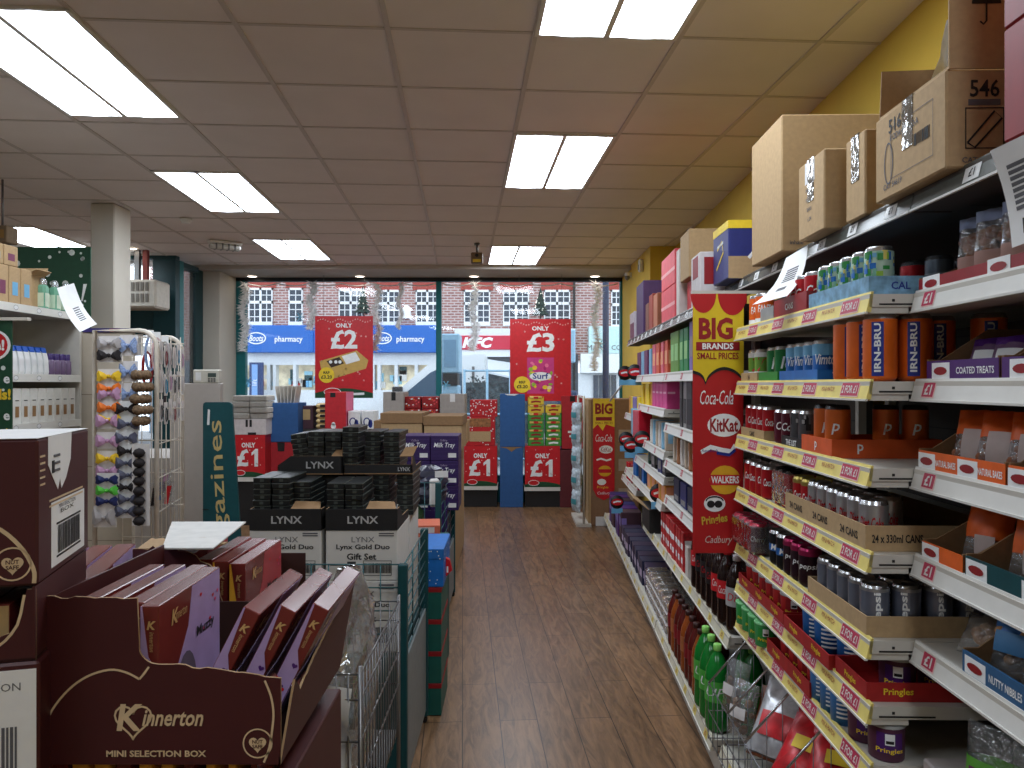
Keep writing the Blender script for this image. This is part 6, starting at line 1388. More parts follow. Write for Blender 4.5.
# ---------------------------------------------------------------- window displays
DY = 9.42
def poster(label, px0, px1, py0, py1, Y, price, rrp, kind):
    p = at(px0, py1, Y); W = (px1-px0)/FPX*Y; H = (py1-py0)/FPX*Y
    r = thing('price_poster', label, 'poster', tuple(p), 0, 'red ONLY price posters'); b = MB(); b.box(0, W, 0, .006, 0, H, RED); b.part('board', r)
    b = MB(); y = -.001; rn = random.Random(4)
    for i in range(22): b.plate((W*(.05+.9*i/21), y, H*(.945+.018*math.sin(i*.9))), X_, Z_, [(-.008,-.01),(.008,-.006),(.002,.012)], .0005, mat('bunting_pale',(236,190,186),.5))
    for i in range(16):
        x, z = rn.uniform(.05,.95)*W, rn.uniform(.15,.9)*H
        for k in range(3): a = k*PI/3; b.strip((x,y,z), X_, Z_, [(-.013*math.cos(a),-.013*math.sin(a)),(.013*math.cos(a),.013*math.sin(a))], .004, mat('bunting_pale',(0,0,0)))
    b.text('ONLY', (W*.5, y-.0006, H*.885), X_, Z_, H*.055, SIGNW, w=W*.28, bold=.03); b.text(price, (W*.5, y-.0006, H*.715), X_, Z_, H*.235, SIGNW, w=W*.46, bold=.03); b.part('price_lettering', r, 'white ONLY and price lettering')
    b = MB()
    if kind == 'box':
        b.add([(W*.08,y,H*.45),(W*.72,y,H*.58),(W*.92,y,H*.46),(W*.88,y,H*.36),(W*.25,y,H*.22),(W*.1,y,H*.36)], [(0,1,2,3,4,5)], mat('golden_box',(206,168,90),.4)); b.add([(W*.2,y-.0006,H*.45),(W*.42,y-.0006,H*.5),(W*.5,y-.0006,H*.42),(W*.28,y-.0006,H*.37)], [(0,1,2,3)], mat('dark_window_print',(60,40,30),.4))
        for q in (.27,.36,.43): b.disc((W*q,y-.001,H*.44), X_, Z_, .022, .022, SIGNW, 10)
        b.add([(W*.46,y-.0006,H*.51),(W*.70,y-.0006,H*.56),(W*.78,y-.0006,H*.46),(W*.54,y-.0006,H*.41)], [(0,1,2,3)], SIGNW)
    else:
        P = W*.28, W*.72, H*.09, H*.53
        b.box(P[0],P[1],y,y+.0005,P[2],P[3],mat('pack_pink',(206,60,130),.4)); rn = random.Random(9)
        for k in range(26): b.disc((rn.uniform(P[0]+.03,P[1]-.03), y-.0005-k*.00002, rn.uniform(P[2]+.02,P[3]-.02)), X_, Z_, rn.uniform(.015,.035), rn.uniform(.015,.03), rn.choice([YEL, mat('petal_pink',(240,120,160),.4), mat('petal_green',(150,190,60),.4), mat('petal_magenta',(180,30,110),.4), mat('petal_cream',(248,226,170),.4)]), 9)
        b.disc((W*.5,y-.0014,H*.30), X_, Z_, .14, .055, SIGNW, 18); b.text('Surf', (W*.5,y-.002,H*.305), X_, Z_, .075, IRNB, w=.20, bold=.02)
    b.part('product_picture', r)
    b = MB(); b.disc((W*.2, y-.0022, H*(.28 if kind == 'box' else .2)), X_, Z_, W*.135, W*.135, YEL, 24); zc = H*(.28 if kind == 'box' else .2); b.text('RRP', (W*.2,y-.0028,zc+.03), X_, Z_, .035, INK, bold=.03); b.text(rrp, (W*.2,y-.0028,zc-.025), X_, Z_, .045, INK, w=.14, bold=.03); b.part('price_roundel', r, 'yellow RRP roundel')
    if kind == 'box':
        b = MB(); P = [(0,0),(W,0),(W,H*.06)] + [(W*(1-i/8), H*(.06+.06*math.sin(PI*i/8))) for i in range(9)]; b.plate((0,y,0), X_, Z_, P, .0005, DGREEN); b.disc((W*.3,y-.001,H*.075), X_, Z_, W*.14, H*.045, RED, 16); b.ring((W*.3,y-.0012,H*.075), X_, Z_, W*.15, H*.05, .008, SIGNW, 18); b.strip((W*.68,y-.001,H*.045), X_, Z_, [(-W*.17,0),(W*.17,.008)], .03, SIGNW); b.part('green_footer', r, 'dark green footer with red oval logo')
    b = MB(); b.tube([(W*.15,.003,H),(W*.15,.003,2.945 - p.z)], .0025, GREYM, 5); b.tube([(W*.85,.003,H),(W*.85,.003,2.945 - p.z)], .0025, GREYM, 5); b.part('hanging_wire', r)
poster('red ONLY £2 poster hanging in the left window pane', 315, 373, 317, 399, 9.6, '£2', '£3.20', 'box')
poster('red ONLY £3 poster hanging in the right window pane', 510, 571, 320, 402, 9.55, '£3', '£5.20', 'pack')
# £1 display bins
def pricebin(label, px0, px1, py0, py1, Y, d=.42):
    p = at(px0, 0, Y); W = (px1-px0)/FPX*Y; zt = at(0,py0,Y).z; zb = max(.12, at(0,py1,Y).z)
    r = thing('price_bin', label, 'display bin', (p.x, Y, 0), 0, 'ONLY £1 display bins'); b = MB(); b.box(0,W,.01,d,zb,zt,DRED,.004); b.part('bin_body', r)
    b = MB(); b.box(0,W,-.001,.009,zb,zt,RED); H = zt-zb; y = -.0016; b.text('ONLY', (W*.5,y,zb+H*.76), X_, Z_, H*.12, SIGNW, w=W*.42, bold=.04); b.text('£', (W*.33,y,zb+H*.46), X_, Z_, H*.42, SIGNW, w=W*.36, bold=.035); b.plate((W*.70,y,zb+H*.25), X_, Z_, [(-W*.02,0),(W*.09,0),(W*.09,H*.42),(W*.01,H*.42),(-W*.11,H*.33),(-W*.11,H*.26),(-W*.02,H*.31)], .0004, SIGNW)
    P = [(0,0),(W,0),(W,H*.06)] + [(W*(1-i/6), H*(.06+.07*math.sin(PI*i/6))) for i in range(7)]; b.plate((0,y,zb), X_, Z_, P, .0005, DGREEN); b.disc((W*.25,y-.001,zb+H*.1), X_, Z_, W*.15, H*.06, RED, 14); b.ring((W*.25,y-.0012,zb+H*.1), X_, Z_, W*.16, H*.07, .006, SIGNW, 14)
    rn = random.Random(5)
    for k in range(14): b.disc((rn.uniform(.05,.95)*W, y, zb+rn.uniform(.2,.97)*H), X_, Z_, .007, .007, mat('bunting_pale',(0,0,0)), 6)
    b.part('price_panel', r, 'red ONLY £1 panel')
    b = MB(); b.box(-.01,W+.01,0,d,zb-.05,zb-.002,STRIPW); b.box(0,W,.03,d,0,zb-.05,BLACK); b.part('base', r); return zt
zt1 = pricebin('ONLY £1 bin at the far left below the stacked magazines', 232, 265, 436, 478, 8.2)
zt2 = pricebin('ONLY £1 bin left of the blue column at the aisle end', 464, 497, 447, 487, DY)
zt3 = pricebin('ONLY £1 bin right of the blue column under the yellow packs', 525, 560, 447, 488, DY)
def block(name, label, cat, px0, px1, py0, py1, Y, d, m, group=None, extra=None, zmin=None):
    p0 = at(px0,py1,Y); W = (px1-px0)/FPX*Y; H = (py1-py0)/FPX*Y; z = p0.z if zmin is None else zmin; H = at(0,py0,Y).z - z
    r = thing(name, label, cat, (p0.x, Y, z), 0, group); b = MB(); b.box(0,W,0,d,0,H,m,.003); b.part('body', r)
    if extra: b = MB(); extra(b, W, H, d); b.part('printing', r)
    return r
CBLUE = mat('matte_blue_card', (44,92,152), .7); DKR = mat('matte_red_card', (176,34,44), .7)
block('display_column', 'tall lower blue card column between the two aisle end bins', 'column', 500, 523, 448, 503, DY, .35, CBLUE, 'blue card columns', lambda b, W, H, d: b.plate((0,-.001,H), X_, Z_, [(0,0),(W*.3,-.02),(W*.5,-.06),(W*.7,-.02),(W,0)][::-1], .0006, CARDD), zmin=0)
block('display_column', 'upper blue card column standing on the lower blue one', 'column', 500, 525, 395, 448, DY, .35, CBLUE, 'blue card columns', lambda b, W, H, d: b.plate((0,-.001,H), X_, Z_, [(.06,.0),(.2,0),(.24,.0),(.18,-.02),(.09,-.015)][::-1], .0006, PAPER), zmin=at(0,448,DY).z + .002)
block('display_column', 'red card column with torn notch right of the yellow packs', 'column', 562, 583, 397, 450, DY, .3, DKR, 'red card columns', lambda b, W, H, d: (b.plate((0,-.001,0), X_, Z_, [(W*.38,H),(W*.38,H-.07),(W*.62,H-.07),(W*.62,H)], .0006, INK), b.text('3', (W*.5,-.0016,H*.45), X_, Z_, .06, SIGNW), b.box(W*.28,W*.8,-.0016,-.0008,H*.30,H*.34,SIGNW), b.box(W*.35,W*.72,-.0016,-.0008,H*.22,H*.26,SIGNW)), zmin=at(0,450,DY).z + .002)
block('display_column', 'dark maroon card column on the floor under the red one', 'column', 560, 582, 451, 503, DY, .3, mat('maroon_card',(98,34,42),.7), 'red card columns', zmin=0)
# festive boxes on the second bin
def fest2(b, W, H, d):
    rn = random.Random(6)
    for k in range(40): b.disc((rn.uniform(.01,W-.01),-.001,rn.uniform(.01,H-.01)), X_, Z_, .008, .008, SIGNW, 6)
STAR = mat('star_red_card',(190,26,34),.5)
z = zt2 + .002; block('festive_box', 'red starry box with brown window on the left aisle end bin', 'box', 466, 495, 418, 446, DY, .35, STAR, 'red starry boxes', lambda b, W, H, d: (fest2(b, W, H, d), b.box(W*.12,W*.85,-.0022,-.0014,H*.15,H*.5,CARD), b.box(W*.1,W*.85,-.0022,-.0014,H*.66,H*.95,mat('sweet_picture',(150,100,60),.5,var=.5,scale=30))), zmin=z)
block('festive_box', 'red starry box on top of the windowed starry box', 'box', 470, 497, 401, 417.6, DY, .33, STAR, 'red starry boxes', fest2, zmin=at(0,418,DY).z + .002)
# yellow and green packs on the third bin
def make_roll(m, key):
    def mk():
        r = thing('biscuit_tray', '', 'snack tray'); b = MB(); W = .2; b.box(0,W,0,.3,0,.004,m); b.plate((0,0,0), X_, Z_, [(0,0),(W,0),(W,.10),(W-.03,.07),(.03,.07),(0,.10)], .004, m); b.box(0,.004,0,.3,0,.10,m); b.box(W-.004,W,0,.3,0,.10,m); b.part('tray_card', r)
        for i in range(2): b = MB(); b.tube([(.02,.02+.06*i,.085),(W-.02,.02+.06*i,.085)], .022, mat('biscuit_wrap',(222,190,100),.35), 10); b.box(.07,.13,-.005+.06*i,.0+.06*i,.075,.1,RED); b.part('biscuit_roll', r)
        b = MB(); b.strip((W/2,-.001,.035), X_, Z_, [(-.06,-.004),(0,.006),(.06,.0)], .022, DRED if key == 'y' else SIGNW); b.part('print_band', r); return r
    return mk
YC = mat('yellow_tray_card',(228,196,60),.5); GC = mat('leaf_green_card',(70,150,60),.5)
x1, x2 = at(528,0,DY).x, at(545.5,0,DY).x
for k in range(6): place('yroll' if k > 3 else 'groll', make_roll(YC, 'y') if k > 3 else make_roll(GC, 'y'), (x1, DY, zt3 + .002 + k*.1035), 0, f'{"yellow" if k > 3 else "green"} biscuit tray in the left pile on the right bin, {ORD[k]} from the bottom', 'biscuit trays on the right bin')
for k in range(5): place('yroll' if k > 3 else 'groll2', make_roll(YC, 'y') if k > 3 else make_roll(GC, 'g'), (x2, DY, zt3 + .002 + k*.1035), 0, f'{"yellow" if k > 3 else "green"} biscuit tray in the right pile on the right bin, {ORD[k]} from the bottom', 'biscuit trays on the right bin')
# left window group
MAGP = mat('magazine_edge', (206,200,190), .7, var=.3, scale=60, stretch=(1,1,8))
def magstack(label, px, py0, py1, Y, z, w_=.19):
    H = at(0,py0,Y).z - z; r = thing('magazine_stack_bundle', label, 'magazines', (at(px,0,Y).x, Y, z), 0, 'stacked white packs at the left'); r.name = 'booklet_bundle'; n = 4; rn = random.Random(int(px))
    for i in range(n):
        b = MB(); h = H/n; V = []
        b.M = Matrix.Translation((rn.uniform(-.008,.008), rn.uniform(-.01,.01), i*h)); b.box(0, w_, 0, .28, 0, h - .006, MAGP, .008)
        for k in range(7): b.box(-.001, w_+.001, -.0015, 0, .006 + k*h/8, .008 + k*h/8, GREYINK)
        b.part('booklet_wad', r)
zz = zt1 + .002; r = block('white_box', 'white printed box on the far left £1 bin', 'box', 233, 266, 420, 435, 8.2, .35, mat('offwhite_pack',(0,0,0)), None, lambda b, W, H, d: (b.box(W*.38,W*.45,-.001,0,H*.5,H*.95,INK), b.box(W*.5,W*.57,-.001,0,H*.5,H*.95,INK), b.box(W*.45,W*.7,-.001,0,0,H*.15,INK)), zmin=zz)
zm = at(0,420,8.2).z + .002
for i, px in enumerate((232, 250)): magstack(('left' if i == 0 else 'right') + ' pile of white booklets on the far left bin', px, 396, 420, 8.2, zm)
r = block('display_column', 'blue card column behind the LYNX stack at the left', 'column', 270, 298, 404, 443, 8.4, .35, CBLUE, 'blue card columns', zmin=at(0,443,8.4).z)
block('display_column', 'red card column under the left blue one', 'column', 270, 296, 443.5, 500, 8.4, .35, DKR, 'red card columns', lambda b, W, H, d: b.plate((0,-.001,H), X_, Z_, [(W*.28,0),(W*.30,-.10),(W*.55,-.10),(W*.57,0)], .0006, INK), zmin=0)
for i in range(6):
    b = MB(); b.box(-.004,.004,0,.2,0,.2,MAGP); b.thing('magazine', f'magazine standing in the left blue column, {ORD[i]} from the left', 'magazine', (at(277 + i*3.2,0,8.42).x, 8.45, at(0,406,8.4).z + .012), (0, .06*(i-2.5), 0), 'magazines in the blue column')
block('display_table', 'dark low table under the packs by the left window', 'table', 298, 385, 430, 520, 8.6, .6, mat('dark_table',(50,46,44),.7), zmin=0)
ztab = at(0,430,8.6).z + .002
block('snack_box', 'small dark box with cream label on the low window table', 'box', 299, 313, 407, 430, 8.6, .3, mat('plum_brown_box',(70,40,52),.6), None, lambda b, W, H, d: b.box(W*.2,W*.8,-.001,0,H*.4,H*.85,mat('old_cream',(190,160,110),.5)), zmin=ztab)
def make_bis():
    r = thing('biscuit_pack', '', 'pack'); b = MB(); b.box(0,.19,0,.25,0,.058,mat('cream_biscuit_pack',(214,186,130),.5),.02); b.part('pack_body', r); b = MB(); b.box(.05,.14,-.001,0,.015,.045,BLACK); b.part('label', r); return r
for k in range(5): place('bis', make_bis, (at(306 + 0,0,8.6).x + .11, 8.6, ztab + k*.0585), (0,0,.02*k), f'cream biscuit pack in the window pile beside the red box, {ORD[k]} from the bottom', 'cream biscuit packs')
r = block('red_box', 'bright red box with pink side on the low window table', 'box', 325, 346, 393, 425, 8.5, .4, mat('pillar_red_card',(204,36,48),.5), None, lambda b, W, H, d: (b.box(W,W+.001,0,d,0,H,mat('pink_card',(226,90,130),.5)), b.box(W*.25,W*.5,-.001,0,H*.86,H*.98,INK), b.disc((W*.4,-.001,H*.08), X_, Z_, .03, .03, SIGNW, 10), b.disc((W*.4,-.001,H*.15), X_, Z_, .02, .02, SIGNW, 10)), zmin=ztab)
for i, px in enumerate((348, 362)): block('blue_white_pack', ('left' if i == 0 else 'right') + ' blue and white pack beside the red box on the window table', 'pack', px, px + 12, 412, 430, 8.55, .3, SIGNW, 'blue and white window packs', lambda b, W, H, d: (b.ring((W*.4,-.001,H*.4), X_, Z_, .04,.05,.012, IRNB, 12), b.disc((W*.7,-.001,H*.3), X_, Z_, .025,.05, IRNB, 8)), zmin=ztab)
# bags on a stand and the brown display case at the aisle end
r = thing('bag_stand', 'stand of hanging white and blue wrapped packs at the right aisle end', 'stand', (.72, 8.15, 0)); b = MB()
for y in (0,.7): b.tube([(.06,y,0),(.06,y,1.42)], .012, STEEL, 8)
b.tube([(.06,0,1.4),(.06,.7,1.4)], .01, STEEL); b.box(-.02,.14,-.03,.73,0,.03,STEEL); b.part('frame', r)
PKB = mat('blue_white_pack_print',(190,204,214),.45,var=.5,scale=26)
for i in range(5):
    for j in range(2): place('wrap', bag(.2,.24,.07,PKB,None,None,.2,mat('teal_pack_label',(70,150,160),.5),(-.3,.3,.35,.6),20,name='wrapped_pack',cat='pack'), (.70 + .045*j + .007*i*0, 8.16 + .36*j, .16 + i*.235), (0,0,-1.2), f'white and blue wrapped pack on the stand, {ORD[i]} from the floor in the {("near","far")[j]} column', 'hanging wrapped packs')
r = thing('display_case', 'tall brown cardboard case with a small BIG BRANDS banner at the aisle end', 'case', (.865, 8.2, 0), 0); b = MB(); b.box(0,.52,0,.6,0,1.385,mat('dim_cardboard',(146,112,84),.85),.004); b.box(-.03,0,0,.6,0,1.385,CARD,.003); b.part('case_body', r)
b = MB(); 
for z in (.28,.60,.92): b.box(.30,.46,-.002,0,z,z+.13,mat('faded_label',(176,156,140),.7))
b.box(.05,.45,-.002,0,.0,.1,PAPER); b.part('labels', r)
r = thing('banner', 'small red and yellow BIG BRANDS banner on the brown display case', 'sign', (.885, 8.19, .28)); W = .235; H = 1.11
P = [(0,.12),(.04,.04),(W/2,0),(W-.04,.04),(W,.12),(W,H),(0,H)]; b = MB(); b.plate((0,0,0), X_, Z_, P, .004, RED); b.part('banner_board', r)
b = MB(); b.plate((0,-.001,0), X_, Z_, [(0,.78),(.05,.83),(W*.45,.76),(W*.6,.83),(W,.8),(W,H),(0,H)], .0005, YEL); b.text('BIG', (W/2,-.002,1.0), X_, Z_, .12, DRED, w=.19, bold=.04); b.box(.03,W-.03,-.002,-.0012,.87,.91,DRED); b.text('SMALL PRICES', (W/2,-.002,.845), X_, Z_, .025, DRED, w=.19); b.part('yellow_header', r)
b = MB(); y = -.001; b.text('Coca-Cola', (W/2,y,.68), X_, Z_, .08, SIGNW, w=.18, shear=.3); b.disc((W*.6,y,.555), X_, Z_, .075,.045,SIGNW,14); b.text('KitKat', (W*.6,y-.0006,.555), X_, Z_, .05, DRED, w=.11); b.strip((W/2,y,.44), X_, Z_, [(-.08,0),(-.03,.015),(.03,-.005),(.08,.01)], .02, SIGNW)
b.disc((W*.55,y,.32), X_, Z_, .075,.06,mat('crisp_yellow',(0,0,0)),14); b.box(W*.55-.07,W*.55+.07,y-.0008,y-.0004,.30,.34,RED); b.disc((W*.4,y,.20), X_, Z_, .05,.035,SIGNW,12); b.text('Pringles', (W*.45,y,.14), X_, Z_, .035, YEL, w=.12); b.text('Cadbury', (W*.5,y,.075), X_, Z_, .04, SIGNW, w=.14, shear=.3); b.part('brand_logos', r)
# tinsel garlands in the window
TIN = mat('white_tinsel', (246,248,250), .4, 0)
def tinsel(label, path, seed, r0=.05, n=260):
    rn = random.Random(seed); P = [Vector(p) for p in path]; b = MB(); b.tube(P, .008, TIN, 5)
    for k in range(n):
        t = rn.uniform(0, len(P)-1.001); i = int(t); c = P[i].lerp(P[i+1], t-i); a = rn.uniform(0,6.28); e = rn.uniform(-1,1); q = r0*rn.uniform(.5,1.2)
        d = Vector((math.cos(a), math.sin(a)*.5, e*.7))*q; s = Vector((-math.sin(a), .3, math.cos(a)))*.009
        b.add([c - s, c + s, c + d], [(0,1,2)], TIN)
    return b.thing('tinsel_garland', label, 'garland', (0,0,0), 0, 'white tinsel garlands')
def hang(px, py0, py1, wob, Y=9.8): return [tuple(at(px + wob*math.sin(i*1.3), py0 + (py1-py0)*i/9, Y)) for i in range(10)]
for i, (px, a, c, lab) in enumerate(((244,284,352,'beside the left teal window frame'),(312,284,330,'just left of the £2 poster'),(377,286,352,'just right of the £2 poster'),(400,284,330,'short and thin near the mullion'),(474,284,352,'down over the KFC sign'),(596,284,372,'right of the £3 poster'))):
    tinsel('white tinsel garland hanging ' + lab, hang(px, a, c, 2.2), i, .085 if i != 3 else .045, 620)
for i, (p0, p1, lab) in enumerate(((246,436,'left'),(442,618,'right'))):
    tinsel(f'white tinsel swag along the top of the {lab} window pane', [tuple(at(p0 + (p1-p0)*k/24, 284.5 + 2.5*abs(math.sin(k*PI/4)), 9.82)) for k in range(25)], 20+i, .018, 130)
def make_flake():
    b = MB(); r = thing('snowflake_sticker', '', 'sticker')
    for k in range(3): a = k*PI/3; b.strip((0,0,0), X_, Z_, [(-.06*math.cos(a),-.06*math.sin(a)),(.06*math.cos(a),.06*math.sin(a))], .012, mat('frost_blue',(120,190,220),.5))
    b.part('flake', r); return r
for i, (px, py, lab) in enumerate(((248,382,'at the left edge of the left pane'),(446,386,'on the right pane beside the mullion'),(300,318,'above the pharmacy sign'),(600,345,'over the pale green sign'))): place('flake', make_flake, tuple(at(px,py,9.885)), 0, 'small pale snowflake sticker on the window ' + lab, 'snowflake stickers')
# ---------------------------------------------------------------- stock of the far right bays
def row(name, label, cat, group, F, a0, n, st, d, z, w_, dep, h, cols, print_=None, jig=.0, jh=0.0):
    """n boxes side by side along the aisle; w_ along it, dep into the shelf"""
    for i in range(n):
        m = cols[i % len(cols)]; hh = h + random.uniform(-jh, jh)
        r = thing(name, label.replace('#', ORD[i]), cat, F.P(a0 + i*st, d, z + .0006), F.rz + random.uniform(-jig, jig), group)
        b = MB(); b.box(0, dep, 0, w_, 0, hh, m, .003); b.part('body', r)
        if print_: b = MB(); print_(b, w_, hh, i); b.part('front_print', r)
def pr_lab(m, z0=.3, z1=.7): return lambda b, w_, h, i: (b.box(-.001, 0, w_*.15, w_*.85, h*z0, h*z1, m), b.box(.006, .05, -.001, 0, h*z0, h*z1, m))
CANDR = mat('candle_orange_red',(206,84,56),.5); CANDP = mat('coral_pink_pack',(214,96,110),.5); OLIVE = mat('olive_green_pack',(104,150,60),.5); GRN2 = mat('emerald_pack',(36,130,70),.5); LAV = mat('lavender_pack',(130,110,176),.5)
HOTP = mat('hot_pink_pack',(214,70,140),.5); SILV = mat('grey_silver_pack',(140,136,134),.4); DGY = mat('charcoal_pack',(64,62,64),.5); BEI = mat('beige_pack',(190,170,150),.6); SKYP = mat('sky_pack',(126,176,206),.5); NVY = mat('navy_pack',(44,46,110),.45); AMBP = mat('amber_pack',(226,150,50),.5)
row('gift_pack', 'lavender pack on the second far shelf next to the brands sign, #', 'pack', 'lavender packs', RF, 3.44, 2, .17, .03, 1.61, .15, .12, .25, [LAV], pr_lab(SILV))
row('gift_pack', 'emerald pack on the second far shelf, # beyond the lavender packs', 'pack', 'green far packs', RF, 3.80, 4, .13, .03, 1.61, .11, .12, .23, [GRN2, GRN2, OLIVE, OLIVE], pr_lab(mat('pale_leaf',(150,200,130),.5)), .05)
row('gift_pack', 'orange red pack on the second far shelf, # beyond the green packs', 'pack', 'orange red packs', RF, 4.42, 4, .16, .03, 1.61, .13, .12, .20, [CANDR, CANDP], pr_lab(mat('peach_label',(236,160,120),.5)), .05)
row('gift_pack', 'blue or plum pack at the far end of the second far shelf, #', 'pack', 'blue plum packs', RF, 5.10, 4, .18, .03, 1.61, .15, .12, .18, [SKYP, mat('plum_pack',(110,50,90),.5)], None, .05)
row('gift_pack', 'tall grey patterned bag beside the brands sign, #', 'pack', 'grey gift bags', RF, 3.44, 5, .13, .03, 1.32, .10, .12, .26, [SILV, DGY, DGY], pr_lab(mat('dark_stripe',(50,46,50),.6), .1, .6), .08, .02)
row('gift_pack', 'hot pink pack on the third far shelf, #', 'pack', 'hot pink packs', RF, 4.45, 4, .15, .03, 1.40, .14, .12, .165, [HOTP], pr_lab(mat('pale_pink_label',(240,180,205),.5), .55, .62))
row('gift_pack', 'yellow pack on the third far shelf past the pink packs, #', 'pack', 'yellow packs', RF, 5.06, 4, .15, .03, 1.40, .12, .12, .15, [AMBP, YEL], None, .1)
row('gift_pack', 'yellow and lilac bag on the short far shelf, #', 'pack', 'short shelf bags', RF, 5.65, 4, .18, .02, 1.30, .13, .1, .15, [YEL, LAV, YEL, AMBP], None, .1)
def leanrow(label, group, F, a0, n, st, d, z, w_, h, cols, lean=.35):
    for i in range(n):
        r = thing('packet', label.replace('#', ORD[i]), 'packet', F.P(a0 + i*st, d, z + .004), (-lean, 0, F.rz - .15), group); b = MB(); b.box(0,.14,0,w_,0,h,cols[i % len(cols)],.006); b.part('body', r); b = MB(); b.box(.02,.12,-.001,0,h*.25,h*.6,cols[(i+1) % len(cols)]); b.box(-.001,0,w_*.2,w_*.8,h*.2,h*.7,PAPER); b.part('label', r)
leanrow('leaning beige packet on the fourth far shelf, # from the sign', 'leaning beige packets', RF, 3.50, 7, .11, .02, 1.115, .04, .15, [BEI, mat('cream_pack',(0,0,0)), mat('caramel_pack',(170,110,70),.5)])
leanrow('leaning pale packet on the fourth far shelf past the step, #', 'leaning pale packets', RF, 4.46, 6, .12, .02, 1.15, .04, .17, [BEI, SKYP, mat('cream_pack',(0,0,0))])
row('bottle_pack', 'red foil bag on the far fourth shelf end, #', 'pack', 'red foil bags', RF, 5.35, 3, .2, -.02, 1.16, .14, .1, .2, [mat('foil_red',(196,30,50),.25), SKYP, SKYP], None, .2)
for i in range(0): pass
row('carton', 'tan carton on the fifth near-sign shelf, #', 'carton', 'tan cartons', RF, 3.45, 4, .2, .03, .90, .16, .14, .13, [NVY, mat('blue_black_pack',(38,42,70),.5)], pr_lab(SILV, .1, .3))
row('carton', 'amber window carton on the mid far shelf, #', 'carton', 'amber cartons', RF, 4.44, 4, .2, .02, .835, .17, .14, .145, [AMBP, mat('honey_pack',(232,178,90),.5)], pr_lab(mat('peach_label',(0,0,0)), .1, .7))
row('tub', 'navy drink pouch on the mid far shelf beyond the amber cartons, #', 'pouch', 'navy pouches', RF, 5.26, 5, .14, .02, 1.0 if False else .835, .1, .1, .16, [NVY, BLUE, DGY], None, .2)
row('jar', 'dark jar on the upper mid far shelf, #', 'jar', 'dark jars', RF, 4.44, 6, .14, .02, 1.0, .09, .09, .13, [DGY, NVY, mat('dark_green_jar',(50,80,60),.4)], pr_lab(SILV, .2, .6), .15)
row('shelf_edge_box', 'red and white chocolate box on the low middle shelf, # from the cola bottles', 'chocolate box', 'red and white chocolate boxes', RF, 3.93, 9, .085, .03, .56, .075, .12, .21, [mat('red_white_pack',(196,36,44),.4,var=.4,scale=40)], lambda b, w_, h, i: (b.box(-.001,0,w_*.1,w_*.9,h*.55,h*.7,SIGNW), b.box(-.0012,0,w_*.2,w_*.7,h*.2,h*.35,SIGNW), b.box(.01,.11,-.001,0,h*.4,h*.8,SIGNW)), .06)
row('carton', 'cream carton between red boxes and cola bottles on the low middle shelf', 'carton', None, RF, 3.80, 1, .1, .03, .56, .07, .12, .16, [mat('cream_pack',(0,0,0))])
r = carton('open brown carton with black inside tipped on the far low shelf', 4.96, 5.34, .0, .30, .16, F=RF, z=.5605, m=BLACK, tape=False, group='tipped cartons')
b = MB(); b.plate((-.002,.0,.16), Y_, Vector((-.6,0,.45)), [(0,0),(.4,0),(.38,.16),(.02,.16)], .004, CARD); b.part('flap', r, 'brown flap hanging open')
row('carton', 'purple chocolate carton at the far floor level shelf, #', 'chocolate box', 'purple floor cartons', RF, 5.0, 9, .17, -.02, .16, .15, .16, .17, [mat('deep_plum_card',(50,34,66),.5), mat('dark_navy_card',(36,38,70),.5)], pr_lab(mat('lilac_ink',(0,0,0)), .3, .6), .08)
row('carton', 'red and cream box at the very end of the right hand run, #', 'box', 'end run boxes', RF, 6.55, 4, .22, .12, .62, .18, .16, .17, [mat('foil_red',(0,0,0)), BEI, DRED], pr_lab(SIGNW, .3, .7), .1)
row('carton', 'plum carton on the end floor shelf, #', 'chocolate box', 'plum end cartons', RF, 6.6, 6, .22, -.02, .16, .19, .18, .26, [mat('plum_brown_box',(0,0,0)), PURPLE, NVY], pr_lab(LAV, .5, .8), .1)
# round offer tags clipped to the shelves
def make_tag():
    r = thing('offer_tag', '', 'tag'); b = MB(); b.lathe([(0,-.002),(.06,-.002),(.06,.002),(0,.002)], BLACK, 18, axis='y'); b.part('disc', r); b = MB(); b.disc((0,-.0028,0), X_, Z_, .052, .03, RED, 16); b.strip((0,-.0034,0), X_, Z_, [(-.035,-.004),(0,.006),(.035,.004)], .014, SIGNW); b.disc((0,.0028,0), X_, Z_, .052, .03, RED, 16); b.part('print', r); b = MB(); b.box(-.05,.05,-.001,.001,-.10,-.055,LBLUE); b.part('price_flag', r); return r
for i, (px, py, Y, lab) in enumerate(((625,374,6.2,'on the window end of the second shelf'),(635,373,5.7,'beside the first on the second shelf'),(626,440,6.1,'on the lower far end shelf'),(631,446,5.8,'next to the lower far end one'),(642,440,5.3,'above the blue pouches'),(659,494,4.7,'on the shelf under the amber cartons'),(617,503,6.6,'near the floor at the far end'))):
    place('tag', make_tag, tuple(at(px,py,Y)), .1, 'round black and red offer tag ' + lab, 'round offer tags')
b = MB(); b.tube([tuple(at(610,402,6.6)), tuple(at(633,371,6.2))], .008, STRIPW, 6); b.thing('hooked_pole', 'thin white pole leaning from the far shelf toward the display case', 'pole')
